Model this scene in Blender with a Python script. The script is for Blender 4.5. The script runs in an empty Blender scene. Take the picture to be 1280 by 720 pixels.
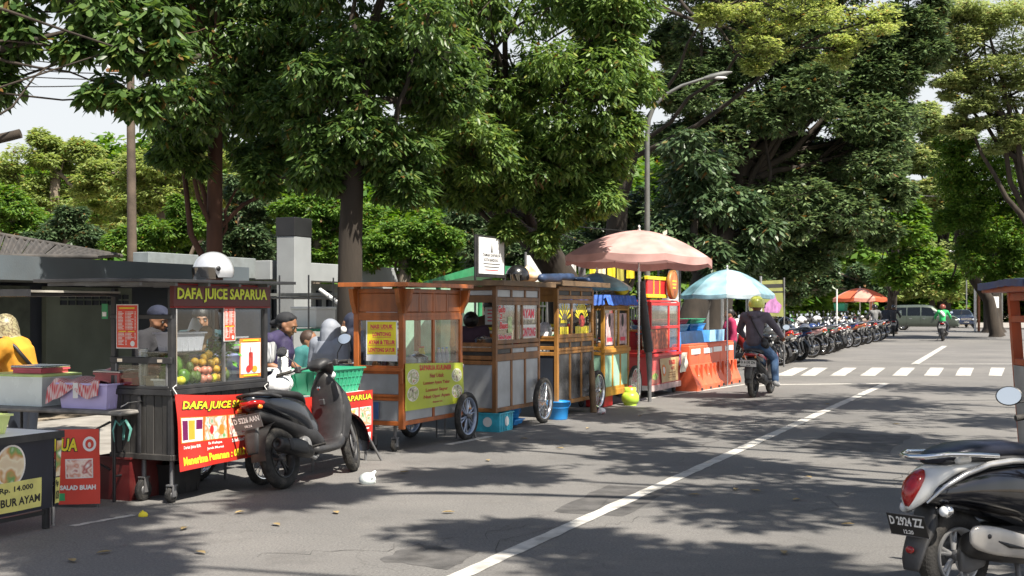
import bpy, bmesh, math, random
import numpy as np
from mathutils import Vector, Matrix, Euler
PI = math.pi
R = math.radians
scene = bpy.context.scene
C = scene.collection

# ------------------------------------------------------------------ camera, sky, sun
CAMH = 1.5
FPX = 1550.0                      # focal length in pixels of the 1280 px wide photograph
cam_data = bpy.data.cameras.new('camera')
cam_data.sensor_width = 36.0
cam_data.lens = 36.0 * FPX / 1280.0
cam_data.shift_y = 26.0 / 1280.0
cam_data.clip_end = 3000
cam = bpy.data.objects.new('camera', cam_data)
C.objects.link(cam)
cam.location = (0, 0, CAMH)
cam.rotation_euler = (R(90), 0, 0)
scene.camera = cam
cam_data.dof.use_dof = True
cam_data.dof.focus_distance = 12.5
cam_data.dof.aperture_fstop = 8

SUN_EL = R(56)
SUN_AZ = math.atan2(0.62, -0.78)          # clockwise from +Y: sun stands to the right, behind the camera
world = bpy.data.worlds.new('World')
scene.world = world
world.use_nodes = True
wn = world.node_tree.nodes
wl = world.node_tree.links
for n in list(wn): wn.remove(n)
sky = wn.new('ShaderNodeTexSky'); sky.sky_type = 'NISHITA'; sky.sun_disc = False
sky.sun_elevation = SUN_EL
sky.sun_rotation = SUN_AZ
sky.air_density = 1.0; sky.dust_density = 2.0; sky.ozone_density = 1.0
bg = wn.new('ShaderNodeBackground'); bg.inputs[1].default_value = 0.065
wo = wn.new('ShaderNodeOutputWorld')
# humid white haze low in the sky, the same all round
bh = wn.new('ShaderNodeBackground'); bh.inputs[0].default_value = (0.93, 0.97, 1.0, 1); bh.inputs[1].default_value = 0.42
wt = wn.new('ShaderNodeTexCoord'); wx = wn.new('ShaderNodeSeparateXYZ'); wr = wn.new('ShaderNodeMapRange'); wm = wn.new('ShaderNodeMixShader')
wr.interpolation_type = 'SMOOTHSTEP'; wr.inputs[1].default_value = 0.12; wr.inputs[2].default_value = 0.55; wr.inputs[3].default_value = 1.0; wr.inputs[4].default_value = 0.0
wl.new(wt.outputs['Generated'], wx.inputs[0]); wl.new(wx.outputs[2], wr.inputs[0]); wl.new(wr.outputs[0], wm.inputs[0])
wl.new(sky.outputs[0], bg.inputs[0]); wl.new(bg.outputs[0], wm.inputs[1]); wl.new(bh.outputs[0], wm.inputs[2]); wl.new(wm.outputs[0], wo.inputs[0])
sd = bpy.data.lights.new('sun', 'SUN'); sd.energy = 4.8; sd.angle = R(0.55); sd.color = (1.0, 0.93, 0.82)
so = bpy.data.objects.new('sun', sd); C.objects.link(so)
tosun = Vector((math.sin(SUN_AZ)*math.cos(SUN_EL), math.cos(SUN_AZ)*math.cos(SUN_EL), math.sin(SUN_EL)))
so.rotation_euler = tosun.to_track_quat('Z', 'Y').to_euler()
so.location = (10, -20, 30)
scene.view_settings.view_transform = 'Standard'
scene.view_settings.look = 'None'
scene.view_settings.gamma = 1.0
scene.view_settings.exposure = 1.18
scene.render.engine = 'CYCLES'
scene.cycles.max_bounces = 8
scene.cycles.transparent_max_bounces = 12

# ------------------------------------------------------------------ places
def G(px, py, h=0.0):
    """point of height h that the photograph shows at pixel px, py"""
    z = FPX * (CAMH - h) / (py - 386.0)
    return Vector(((px - 640.0) / FPX * z, z, h))
def A(px, py, z):
    """point seen at pixel px, py that stands z metres away"""
    return Vector(((px - 640.0) / FPX * z, z, CAMH + (386.0 - py) / FPX * z))
DIRV = Vector((676.0, 1550.0, 0)).normalized()       # along the road, away from the camera
NRM = Vector((DIRV.y, -DIRV.x, 0))                    # across the road, to the right
ROADROT = math.atan2(DIRV.y, DIRV.x)
def edge(px):                                        # ground point of the line along which the carts stand
    return G(px, 608 - 0.222 * (px - 315))

# ------------------------------------------------------------------ materials
MATS = {}
def pm(name, col, rough=0.6, metal=0.0, var=0.12, scale=6.0, bump=0.0, bscale=40.0, spec=0.5, coat=0.0, dirt=0.0, trans=0.0, stretch=None, dirtcol=(0.09, 0.075, 0.06)):
    if name in MATS: return MATS[name]
    m = bpy.data.materials.new(name); m.use_nodes = True
    nt = m.node_tree; N = nt.nodes; L = nt.links
    p = N['Principled BSDF']
    p.inputs['Roughness'].default_value = rough
    p.inputs['Metallic'].default_value = metal
    p.inputs['Specular IOR Level'].default_value = spec
    p.inputs['Coat Weight'].default_value = coat
    p.inputs['Coat Roughness'].default_value = 0.08
    if trans: p.inputs['Transmission Weight'].default_value = trans
    tc = N.new('ShaderNodeTexCoord')
    src = tc.outputs['Object']
    if stretch:
        mp = N.new('ShaderNodeMapping'); mp.inputs['Scale'].default_value = stretch
        L.new(src, mp.inputs[0]); src = mp.outputs[0]
    nz = N.new('ShaderNodeTexNoise'); nz.inputs['Scale'].default_value = scale; nz.inputs['Detail'].default_value = 5
    L.new(src, nz.inputs[0])
    cr = N.new('ShaderNodeValToRGB')
    a = [max(0, c * (1 - var * 1.6)) for c in col]; b = [min(1, c * (1 + var * 1.2)) for c in col]
    cr.color_ramp.elements[0].position = 0.3; cr.color_ramp.elements[1].position = 0.7
    cr.color_ramp.elements[0].color = (*a, 1); cr.color_ramp.elements[1].color = (*b, 1)
    L.new(nz.outputs[0], cr.inputs[0])
    out = cr.outputs[0]
    if dirt > 0:
        n2 = N.new('ShaderNodeTexNoise'); n2.inputs['Scale'].default_value = scale * 0.45; n2.inputs['Detail'].default_value = 9; n2.inputs['Roughness'].default_value = 0.7
        L.new(tc.outputs['Object'], n2.inputs[0])
        r2 = N.new('ShaderNodeValToRGB'); r2.color_ramp.elements[0].position = 0.48; r2.color_ramp.elements[1].position = 0.72
        r2.color_ramp.elements[0].color = (0, 0, 0, 1); r2.color_ramp.elements[1].color = (dirt, dirt, dirt, 1)
        L.new(n2.outputs[0], r2.inputs[0])
        mx = N.new('ShaderNodeMixRGB'); mx.inputs[2].default_value = (*dirtcol, 1)
        L.new(r2.outputs[0], mx.inputs[0]); L.new(out, mx.inputs[1]); out = mx.outputs[0]
    L.new(out, p.inputs['Base Color'])
    # roughness breakup
    rr = N.new('ShaderNodeMapRange'); rr.inputs[3].default_value = max(0.02, rough - 0.08); rr.inputs[4].default_value = min(1, rough + 0.12)
    L.new(nz.outputs[0], rr.inputs[0]); L.new(rr.outputs[0], p.inputs['Roughness'])
    if bump > 0:
        n3 = N.new('ShaderNodeTexNoise'); n3.inputs['Scale'].default_value = bscale; n3.inputs['Detail'].default_value = 4
        L.new(src, n3.inputs[0])
        bp = N.new('ShaderNodeBump'); bp.inputs['Strength'].default_value = bump; bp.inputs['Distance'].default_value = 0.01
        L.new(n3.outputs[0], bp.inputs['Height']); L.new(bp.outputs[0], p.inputs['Normal'])
    MATS[name] = m
    return m
def glass(name='window glass', tint=(0.93, 0.96, 0.96), refl=0.09):
    if name in MATS: return MATS[name]
    m = bpy.data.materials.new(name); m.use_nodes = True
    nt = m.node_tree; N = nt.nodes; L = nt.links
    for n in list(N): N.remove(n)
    o = N.new('ShaderNodeOutputMaterial'); t = N.new('ShaderNodeBsdfTransparent'); t.inputs[0].default_value = (*tint, 1)
    g = N.new('ShaderNodeBsdfGlossy'); g.inputs['Roughness'].default_value = 0.04
    f = N.new('ShaderNodeLayerWeight'); f.inputs[0].default_value = 0.5
    pw = N.new('ShaderNodeMath'); pw.operation = 'POWER'; pw.inputs[1].default_value = 4.0; L.new(f.outputs['Facing'], pw.inputs[0])
    ad = N.new('ShaderNodeMath'); ad.operation = 'ADD'; ad.use_clamp = True; ad.inputs[1].default_value = refl * 0.5
    mx = N.new('ShaderNodeMixShader')
    L.new(pw.outputs[0], ad.inputs[0]); L.new(ad.outputs[0], mx.inputs[0]); L.new(t.outputs[0], mx.inputs[1]); L.new(g.outputs[0], mx.inputs[2]); L.new(mx.outputs[0], o.inputs[0])
    MATS[name] = m
    return m
def leafmat(name, col, col2, trans=0.35, rough=0.45, spec=0.5):
    if name in MATS: return MATS[name]
    m = bpy.data.materials.new(name); m.use_nodes = True
    nt = m.node_tree; N = nt.nodes; L = nt.links
    p = N['Principled BSDF']; p.inputs['Roughness'].default_value = rough; p.inputs['Specular IOR Level'].default_value = spec
    g = N.new('ShaderNodeNewGeometry')
    cr = N.new('ShaderNodeValToRGB')
    cr.color_ramp.elements[0].color = (*col, 1); cr.color_ramp.elements[1].color = (*col2, 1)
    k = cr.color_ramp.elements; k[1].position = .93; q = k.new(.965); q.color = (col2[0]*1.35, col2[1]*1.05, col2[2], 1); q = k.new(.992); q.color = (.16, .09, .03, 1)
    L.new(g.outputs['Random Per Island'], cr.inputs[0]); L.new(cr.outputs[0], p.inputs['Base Color'])
    tr = N.new('ShaderNodeBsdfTranslucent')
    hs = N.new('ShaderNodeHueSaturation'); hs.inputs['Value'].default_value = 1.5; hs.inputs['Saturation'].default_value = 1.15; hs.inputs['Hue'].default_value = 0.485
    L.new(cr.outputs[0], hs.inputs['Color']); L.new(hs.outputs[0], tr.inputs[0])
    mx = N.new('ShaderNodeMixShader'); mx.inputs[0].default_value = trans
    L.new(p.outputs[0], mx.inputs[1]); L.new(tr.outputs[0], mx.inputs[2])
    L.new(mx.outputs[0], N['Material Output'].inputs[0])
    MATS[name] = m
    return m
def foodmat(name, cols, scale=30):
    if name in MATS: return MATS[name]
    m = bpy.data.materials.new(name); m.use_nodes = True
    nt = m.node_tree; N = nt.nodes; L = nt.links
    p = N['Principled BSDF']; p.inputs['Roughness'].default_value = 0.45
    tc = N.new('ShaderNodeTexCoord'); v = N.new('ShaderNodeTexNoise'); v.inputs['Scale'].default_value = scale*.62; v.inputs['Detail'].default_value = 1.2
    cr = N.new('ShaderNodeValToRGB'); e = cr.color_ramp.elements
    n = len(cols)
    e[0].position = 0.3; e[0].color = (*cols[0], 1); e[1].position = 0.72; e[1].color = (*cols[-1], 1)
    for i in range(1, n - 1):
        k = e.new(0.3 + 0.42 * i / (n - 1)); k.color = (*cols[i], 1)
    L.new(tc.outputs['Object'], v.inputs[0]); L.new(v.outputs[0], cr.inputs[0]); L.new(cr.outputs[0], p.inputs['Base Color'])
    MATS[name] = m
    return m
def checkmat(name, c1, c2, scale):
    if name in MATS: return MATS[name]
    m = pm(name, c1); nt = m.node_tree; N = nt.nodes; L = nt.links
    tc = N.new('ShaderNodeTexCoord')
    def line(axis):
        w = N.new('ShaderNodeTexWave'); w.bands_direction = axis; w.inputs['Scale'].default_value = scale; w.inputs['Distortion'].default_value = 0.3
        L.new(tc.outputs['Object'], w.inputs[0]); return w
    a = line('X'); b = line('Y')
    mx = N.new('ShaderNodeMixRGB'); mx.inputs[0].default_value = 0.5
    L.new(a.outputs[0], mx.inputs[1]); L.new(b.outputs[0], mx.inputs[2])
    cr = N.new('ShaderNodeValToRGB'); cr.color_ramp.elements[0].position = 0.2; cr.color_ramp.elements[1].position = 0.8
    cr.color_ramp.elements[0].color = (*c1, 1); cr.color_ramp.elements[1].color = (*c2, 1)
    L.new(mx.outputs[0], cr.inputs[0]); L.new(cr.outputs[0], N['Principled BSDF'].inputs['Base Color'])
    return m

# ------------------------------------------------------------------ mesh builder
class MB:
    def __init__(s): s.v = []; s.f = []; s.sm = []
    def add(s, vs, fs, smooth=False):
        o = len(s.v); s.v += [tuple(v) for v in vs]
        for f in fs: s.f.append(tuple(i + o for i in f)); s.sm.append(smooth)
        return s
    def box(s, x0, x1, y0, y1, z0, z1, M=None, bev=0.0):
        if bev > 0:
            # chamfered box: 24 vertices
            b = min(bev, (x1-x0)*.45, (y1-y0)*.45, (z1-z0)*.45)
            bm = bmesh.new(); bmesh.ops.create_cube(bm, size=1)
            for v in bm.verts: v.co = Vector(((x0+x1)/2 + v.co.x*(x1-x0), (y0+y1)/2 + v.co.y*(y1-y0), (z0+z1)/2 + v.co.z*(z1-z0)))
            bmesh.ops.bevel(bm, geom=bm.edges[:], offset=b, segments=1, profile=0.5, affect='EDGES')
            vs = [v.co.copy() for v in bm.verts]; bm.verts.index_update()
            fs = [[v.index for v in f.verts] for f in bm.faces]; bm.free()
        else:
            vs = [Vector(p) for p in ((x0,y0,z0),(x1,y0,z0),(x1,y1,z0),(x0,y1,z0),(x0,y0,z1),(x1,y0,z1),(x1,y1,z1),(x0,y1,z1))]
            fs = [(3,2,1,0),(4,5,6,7),(0,1,5,4),(1,2,6,5),(2,3,7,6),(3,0,4,7)]
        if M is not None: vs = [M @ v for v in vs]
        return s.add(vs, fs)
    def tube(s, pts, rad, n=8, cap=True, flat=None):
        pts = [Vector(p) for p in pts]
        if not isinstance(rad, (list, tuple)): rad = [rad] * len(pts)
        rings = []; prev = None
        for i, p in enumerate(pts):
            t = (pts[min(i+1, len(pts)-1)] - pts[max(i-1, 0)])
            t = t.normalized() if t.length > 1e-9 else Vector((0, 0, 1))
            if prev is None:
                u = t.orthogonal().normalized()
            else:
                u = prev - t * prev.dot(t)
                u = u.normalized() if u.length > 1e-6 else t.orthogonal().normalized()
            prev = u; w = t.cross(u)
            rings.append([p + (u*math.cos(2*PI*k/n) + w*math.sin(2*PI*k/n)) * rad[i] for k in range(n)])
        vs = [v for r_ in rings for v in r_]; fs = []
        for i in range(len(rings)-1):
            for k in range(n):
                a = i*n+k; b = i*n+(k+1) % n
                fs.append((a, b, b+n, a+n))
        s.add(vs, fs, True)
        if cap:
            s.add(rings[0], [tuple(range(n-1, -1, -1))]); s.add(rings[-1], [tuple(range(n))])
        return s
    def lathe(s, prof, n=24, c=(0,0,0), axis='Z', cap=False, M=None):
        vs = []
        for r_, h in prof:
            for k in range(n):
                a = 2*PI*k/n; x = r_*math.cos(a); y = r_*math.sin(a)
                v = {'Z': (x, y, h), 'Y': (x, h, y), 'X': (h, x, y)}[axis]
                v = Vector(v) + Vector(c)
                if M is not None: v = M @ v
                vs.append(v)
        fs = []
        for i in range(len(prof)-1):
            for k in range(n):
                a = i*n+k; b = i*n+(k+1) % n
                fs.append((a, b, b+n, a+n) if axis != 'Y' else (a+n, b+n, b, a))
        if cap:
            fs.append(tuple(range(n-1, -1, -1))); fs.append(tuple((len(prof)-1)*n+k for k in range(n)))
        return s.add(vs, fs, True)
    def ell(s, c, r, n=14, m=9, M=None):
        vs = []; fs = []
        for i in range(m+1):
            th = PI*i/m
            for k in range(n):
                ph = 2*PI*k/n
                v = Vector((c[0]+r[0]*math.sin(th)*math.cos(ph), c[1]+r[1]*math.sin(th)*math.sin(ph), c[2]+r[2]*math.cos(th)))
                vs.append(M @ v if M is not None else v)
        for i in range(m):
            for k in range(n):
                a = i*n+k; b = i*n+(k+1) % n
                fs.append((a, a+n, b+n, b))
        return s.add(vs, fs, True)
    def prism(s, poly, M, t):
        """poly: list of 2D points; extruded by t along M's z"""
        n = len(poly)
        vs = [M @ Vector((x, y, 0)) for x, y in poly] + [M @ Vector((x, y, t)) for x, y in poly]
        fs = [tuple(range(n-1, -1, -1)), tuple(range(n, 2*n))] + [(i, (i+1) % n, (i+1) % n+n, i+n) for i in range(n)]
        return s.add(vs, fs)
    def loft(s, secs, n=16, ex=2.4, cap=True):
        """secs: (x, z, halfwidth, halfheight[, tiltdeg[, y]]) : rings about the y axis plane, running along x/z"""
        vs = []
        # interpolate
        P = [tuple(list(q) + [0]*(6-len(q))) for q in secs]
        out = []
        for i in range(len(P)-1):
            p0 = P[max(i-1, 0)]; p1 = P[i]; p2 = P[i+1]; p3 = P[min(i+2, len(P)-1)]
            for k in range(3):
                t = k/3.0
                out.append([0.5*((2*b)+(-a+c)*t+(2*a-5*b+4*c-d)*t*t+(-a+3*b-3*c+d)*t**3) for a, b, c, d in zip(p0, p1, p2, p3)])
        out.append(P[-1])
        for (x, z, w, h, tl, y0) in out:
            w = max(w, 1e-3); h = max(h, 1e-3)
            ct = math.cos(R(tl)); st = math.sin(R(tl))
            for k in range(n):
                a = 2*PI*k/n; c_ = math.cos(a); s_ = math.sin(a)
                yy = w*math.copysign(abs(c_)**(2/ex), c_); hh = h*math.copysign(abs(s_)**(2/ex), s_)
                vs.append((x - hh*st, y0+yy, z + hh*ct))
        fs = []
        m = len(out)
        for i in range(m-1):
            for k in range(n):
                a = i*n+k; b = i*n+(k+1) % n
                fs.append((a, b, b+n, a+n))
        if cap:
            fs.append(tuple(range(n-1, -1, -1))); fs.append(tuple((m-1)*n+k for k in range(n)))
        return s.add(vs, fs, True)
    def sheet(s, f, nu, nv, smooth=True, thick=0.0):
        vs = [f(i/nu, j/nv) for j in range(nv+1) for i in range(nu+1)]
        fs = [(j*(nu+1)+i, j*(nu+1)+i+1, (j+1)*(nu+1)+i+1, (j+1)*(nu+1)+i) for j in range(nv) for i in range(nu)]
        return s.add(vs, fs, smooth)
    def xf(s, M):
        s.v = [tuple(M @ Vector(v)) for v in s.v]; return s
    def mesh(s, name):
        me = bpy.data.meshes.new(name); me.from_pydata(s.v, [], s.f); me.update()
        me.polygons.foreach_set('use_smooth', s.sm)
        return me
    def build(s, name, mat, parent=None, loc=None, rot=None):
        me = s.mesh(name); me.materials.append(mat)
        o = bpy.data.objects.new(name, me); C.objects.link(o)
        if parent: o.parent = parent
        if loc is not None: o.location = loc
        if rot is not None: o.rotation_euler = rot
        return o
def part(name, mesh, parent, mat=None):
    o = bpy.data.objects.new(name, mesh); C.objects.link(o); o.parent = parent
    if mat: mesh.materials.append(mat)
    return o
def tag(o, label=None, cat=None, group=None, kind=None):
    if label: o['label'] = label
    if cat: o['category'] = cat
    if group: o['group'] = group
    if kind: o['kind'] = kind
    return o
def thing(name, label, cat, loc=(0, 0, 0), rz=0.0, group=None, lean=0.0):
    o = bpy.data.objects.new(name, None); C.objects.link(o)
    o.empty_display_size = 0.1
    o.location = loc; o.rotation_euler = (lean, 0, rz)
    return tag(o, label, cat, group)
def kids(o): return [c for c in bpy.data.objects if c.parent == o]
def copy_tree(root, loc, rz, label, group=None, lean=0.0):
    ks = {}
    for c in bpy.data.objects: ks.setdefault(c.parent, []).append(c)
    r = root.copy(); C.objects.link(r); r.location = loc; r.rotation_euler = (lean, 0, rz)
    r['label'] = label
    if group: r['group'] = group
    def rec(a, b):
        for ch in ks.get(a, []):
            c = ch.copy(); C.objects.link(c); c.parent = b; rec(ch, c)
    rec(root, r)
    return r
def recolour(root, table):
    """table: {part name prefix: material} set on the object slot, so that mesh data stay shared"""
    def rec(o):
        for c in o.children:
            for k, m in table.items():
                if c.name.split('.')[0] == k and c.type == 'MESH':
                    c.material_slots[0].link = 'OBJECT'; c.material_slots[0].material = m
            rec(c)
    rec(root)
def frame(o, x, z):                # matrix with columns: x axis, normal = x cross z, z ; at o
    x = Vector(x).normalized(); z = Vector(z).normalized(); y = z.cross(x)
    M = Matrix((( x.x, y.x, z.x, o[0]), (x.y, y.y, z.y, o[1]), (x.z, y.z, z.z, o[2]), (0, 0, 0, 1)))
    return M
# text: laid in the plane (right, up) at the point org (lower left corner), fitted to w x h
def text(parent, s, org, right, up, w, h, mat, bold=0.02, depth=0.0015, name='lettering', shear=0.0, stack=0.0):
    cu = bpy.data.curves.new('t', 'FONT'); cu.body = s; cu.size = 1; cu.offset = bold; cu.extrude = 0.0; cu.resolution_u = 2
    cu.shear = shear; cu.fill_mode = 'FRONT'
    to = bpy.data.objects.new('t', cu)
    me0 = to.to_mesh(); me = me0.copy(); to.to_mesh_clear()
    bpy.data.objects.remove(to); bpy.data.curves.remove(cu)
    n = len(me.vertices); a = np.empty(n*3, dtype=np.float32); me.vertices.foreach_get('co', a); a = a.reshape(-1, 3)
    mn = a.min(0); mx = a.max(0)
    a[:, 0] = (a[:, 0]-mn[0])/max(1e-6, mx[0]-mn[0])*w; a[:, 1] = (a[:, 1]-mn[1])/max(1e-6, mx[1]-mn[1])*h; a[:, 2] = 0
    right = Vector(right).normalized(); up = Vector(up).normalized(); nr = right.cross(up)
    B = np.array([right, up, nr], dtype=np.float32)
    off = np.array(Vector(org) + nr * (depth + stack), dtype=np.float32)
    a = a @ B + off
    me.vertices.foreach_set('co', a.astype(np.float32).ravel()); me.update()
    me.materials.clear(); me.materials.append(mat); me.name = name
    o = bpy.data.objects.new(name, me); C.objects.link(o); o.parent = parent
    return o
def plate(parent, name, org, right, up, w, h, mat, t=0.003, stack=0.0, rnd=0.0, disc=False):
    right = Vector(right).normalized(); up = Vector(up).normalized(); nr = right.cross(up)
    org = Vector(org) + nr*stack
    M = Matrix(((right.x, up.x, nr.x, org.x), (right.y, up.y, nr.y, org.y), (right.z, up.z, nr.z, org.z), (0, 0, 0, 1)))
    if disc:
        poly = [(w/2+w/2*math.cos(2*PI*k/24), h/2+h/2*math.sin(2*PI*k/24)) for k in range(24)]
    elif rnd > 0:
        poly = []
        for cx, cy, a0 in ((w-rnd, rnd, -90), (w-rnd, h-rnd, 0), (rnd, h-rnd, 90), (rnd, rnd, 180)):
            for k in range(4): a = R(a0+30*k); poly.append((cx+rnd*math.cos(a), cy+rnd*math.sin(a)))
    else: poly = [(0, 0), (w, 0), (w, h), (0, h)]
    return MB().prism(poly, M, t).build(name, mat, parent)

# ------------------------------------------------------------------ soft bodies (people, cloth): union of round shapes, remeshed to one skin
def blob(name, prims, mat, parent, voxel=0.012, smooth=6):
    mb = MB()
    for p in prims:
        if p[0] == 'c':      # capsule p0 p1 r0 r1
            _, a, b, r0, r1 = p; a = Vector(a); b = Vector(b)
            ax = (b-a).normalized() if (b-a).length > 1e-6 else Vector((0, 0, 1))
            pts = [a-ax*r0*.95, a-ax*r0*.7, a, b, b+ax*r1*.7, b+ax*r1*.95]
            mb.tube(pts, [r0*.3, r0*.72, r0, r1, r1*.72, r1*.3], 12)
        elif p[0] == 'e':    # ellipsoid centre radii [matrix]
            c = Vector(p[1]); M = Matrix.Translation(c)
            if len(p) > 3: M = M @ Euler([R(q) for q in p[3]]).to_matrix().to_4x4()
            mb.ell((0, 0, 0), p[2], 16, 10, M)
        elif p[0] == 'b':
            mb.box(*p[1], M=p[2] if len(p) > 2 else None)
    me = mb.mesh(name)
    bm = bmesh.new(); bm.from_mesh(me); bmesh.ops.remove_doubles(bm, verts=bm.verts, dist=1e-5); bmesh.ops.recalc_face_normals(bm, faces=bm.faces); bm.to_mesh(me); bm.free()
    o = bpy.data.objects.new(name, me); C.objects.link(o)
    md = o.modifiers.new('r', 'REMESH'); md.mode = 'VOXEL'; md.voxel_size = voxel
    ms = o.modifiers.new('s', 'SMOOTH'); ms.factor = 0.6; ms.iterations = smooth
    dg = bpy.context.evaluated_depsgraph_get()
    ev = o.evaluated_get(dg)
    m2 = bpy.data.meshes.new_from_object(ev)
    bpy.data.objects.remove(o); bpy.data.meshes.remove(me)
    m2.name = name; m2.materials.clear(); m2.materials.append(mat)
    m2.polygons.foreach_set('use_smooth', [True]*len(m2.polygons))
    return part(name, m2, parent)
# ================================================================== THE SETTING
def asphalt():
    m = bpy.data.materials.new('worn asphalt'); m.use_nodes = True
    nt = m.node_tree; N = nt.nodes; L = nt.links; p = N['Principled BSDF']; p.inputs['Roughness'].default_value = 0.82
    p.inputs['Specular IOR Level'].default_value = 0.35
    tc = N.new('ShaderNodeTexCoord')
    def noise(sc, det=6, ro=0.6, src=None):
        n = N.new('ShaderNodeTexNoise'); n.inputs['Scale'].default_value = sc; n.inputs['Detail'].default_value = det; n.inputs['Roughness'].default_value = ro
        L.new(src or tc.outputs['Object'], n.inputs[0]); return n.outputs[0]
    def ramp(s, p0, c0, p1, c1):
        r = N.new('ShaderNodeValToRGB'); r.color_ramp.elements[0].position = p0; r.color_ramp.elements[1].position = p1
        r.color_ramp.elements[0].color = (*c0, 1); r.color_ramp.elements[1].color = (*c1, 1); L.new(s, r.inputs[0]); return r.outputs[0]
    def mix(f, a, b, mode='MIX'):
        x = N.new('ShaderNodeMixRGB'); x.blend_type = mode
        if isinstance(f, float): x.inputs[0].default_value = f
        else: L.new(f, x.inputs[0])
        for i, q in ((1, a), (2, b)):
            if isinstance(q, tuple): x.inputs[i].default_value = (*q, 1)
            else: L.new(q, x.inputs[i])
        return x.outputs[0]
    base = ramp(noise(0.35), 0.35, (0.138, 0.136, 0.134), 0.68, (0.202, 0.195, 0.187))
    grit = ramp(noise(60, 4, 0.85), 0.38, (0.5, 0.5, 0.5), 0.64, (1.3, 1.28, 1.24))
    c = mix(0.85, base, grit, 'MULTIPLY')
    mp = N.new('ShaderNodeMapping'); mp.inputs['Rotation'].default_value = (0, 0, -ROADROT); mp.inputs['Scale'].default_value = (0.10, 1.3, 1)
    L.new(tc.outputs['Object'], mp.inputs[0])
    streak = ramp(noise(1.0, 5, 0.6, mp.outputs[0]), 0.5, (0, 0, 0), 0.68, (0.55, 0.55, 0.55))
    c = mix(streak, c, (0.13, 0.125, 0.12))
    stain = ramp(noise(1.1, 8, 0.75), 0.54, (0, 0, 0), 0.66, (0.6, 0.6, 0.6))
    c = mix(stain, c, (0.10, 0.095, 0.09))
    dust = ramp(noise(0.8, 9, 0.8), 0.55, (0, 0, 0), 0.75, (0.55, 0.55, 0.55))
    c = mix(dust, c, (0.22, 0.205, 0.185))
    v = N.new('ShaderNodeTexVoronoi'); v.feature = 'DISTANCE_TO_EDGE'; v.inputs['Scale'].default_value = 0.55
    wv = N.new('ShaderNodeVectorMath'); wv.operation = 'ADD'
    nn = N.new('ShaderNodeTexNoise'); nn.inputs['Scale'].default_value = 1.6; nn.inputs['Detail'].default_value = 6; L.new(tc.outputs['Object'], nn.inputs[0])
    L.new(tc.outputs['Object'], wv.inputs[0]); L.new(nn.outputs['Color'], wv.inputs[1]); L.new(wv.outputs[0], v.inputs[0])
    crack = ramp(v.outputs['Distance'], 0.0, (0.4, 0.4, 0.4), 0.005, (0, 0, 0))
    c = mix(crack, c, (0.06, 0.056, 0.05))
    L.new(c, p.inputs['Base Color'])
    b = N.new('ShaderNodeBump'); b.inputs['Strength'].default_value = 0.55; b.inputs['Distance'].default_value = 0.006
    L.new(noise(130, 3, 0.9), b.inputs['Height']); L.new(b.outputs[0], p.inputs['Normal'])
    return m
def road_pt(x0, z, h=0.0):
    """x0: offset from the camera's own road-parallel line, z: depth"""
    return Vector((x0 + z*676/1550, z, h))
def quad(name, pts, mat, kind='structure', sub=1):
    mb = MB(); mb.add(pts, [tuple(range(len(pts)))]); o = mb.build(name, mat); o['kind'] = kind; return o
M_ASPH = asphalt()
M_DUST = pm('dusty verge soil', (0.24, 0.20, 0.15), 0.95, var=0.3, scale=1.4, bump=0.6, bscale=60, dirt=0.5)
M_PAVE = pm('concrete pavement', (0.26, 0.245, 0.22), 0.9, var=0.15, scale=3, bump=0.3, bscale=80, dirt=0.6)
M_KERB = pm('kerb concrete', (0.3, 0.28, 0.25), 0.85, var=0.2, scale=5, bump=0.4, dirt=0.6)
gr = MB(); gr.add([(-700, -300, -0.12), (700, -300, -0.12), (700, 1400, -0.12), (-700, 1400, -0.12)], [(0, 1, 2, 3)])
g_ = gr.build('ground', M_DUST); g_['kind'] = 'structure'
def band(name, xl, xr, z0, z1, h, mat, n=1):
    return quad(name, [road_pt(xl, z0, h), road_pt(xr, z0, h), road_pt(xr, z1, h), road_pt(xl, z1, h)], mat)
road = quad('road', [road_pt(-8.6, -25), road_pt(6.5, -25), road_pt(6.5, 34), road_pt(5.2, 60), road_pt(3, 96), road_pt(60, 96), road_pt(60, 112), road_pt(-60, 112), road_pt(-60, 99), road_pt(-12.5, 96), road_pt(-10.6, 60), road_pt(-9.0, 34)], M_ASPH)
# pavement behind the carts with kerb stones that stand a real step above the road
def slab(name, pts, h, mat, base=-0.1, parent=None):
    n = len(pts); mb = MB()
    mb.add([(p[0], p[1], h) for p in pts] + [(p[0], p[1], base) for p in pts], [tuple(range(n))] + [(i, i+n, (i+1) % n+n, (i+1) % n) for i in range(n)])
    o = mb.build(name, mat, parent)
    if not parent: o['kind'] = 'structure'
    return o
slab('pavement', [road_pt(-8.78, -10), road_pt(-8.78, 34), road_pt(-10.78, 60), road_pt(-12.7, 95), road_pt(-17, 95), road_pt(-14, 60), road_pt(-12.4, 34), road_pt(-12.4, -10)], 0.12, M_PAVE)
kb = thing('kerb', '', ''); [kb.__delitem__(k) for k in ('label', 'category') if k in kb]; kb['kind'] = 'structure'
kbm = MB().box(0, 0.98, -0.075, 0.075, -0.1, 0.135, bev=0.015).mesh('kerb_stone'); kbm.materials.append(M_KERB)
for i in range(40):
    a = road_pt(-8.69, 4+i*1.0*DIRV.y); o = part('kerb_stone', kbm, kb); o.location = a; o.rotation_euler = (0, 0, ROADROT)
kb2 = slab('kerb_strip', [road_pt(-8.62, 41), road_pt(-10.55, 60), road_pt(-12.5, 95.9), road_pt(-12.7, 95.9), road_pt(-10.77, 60), road_pt(-8.77, 41)], 0.13, M_KERB)
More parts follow.
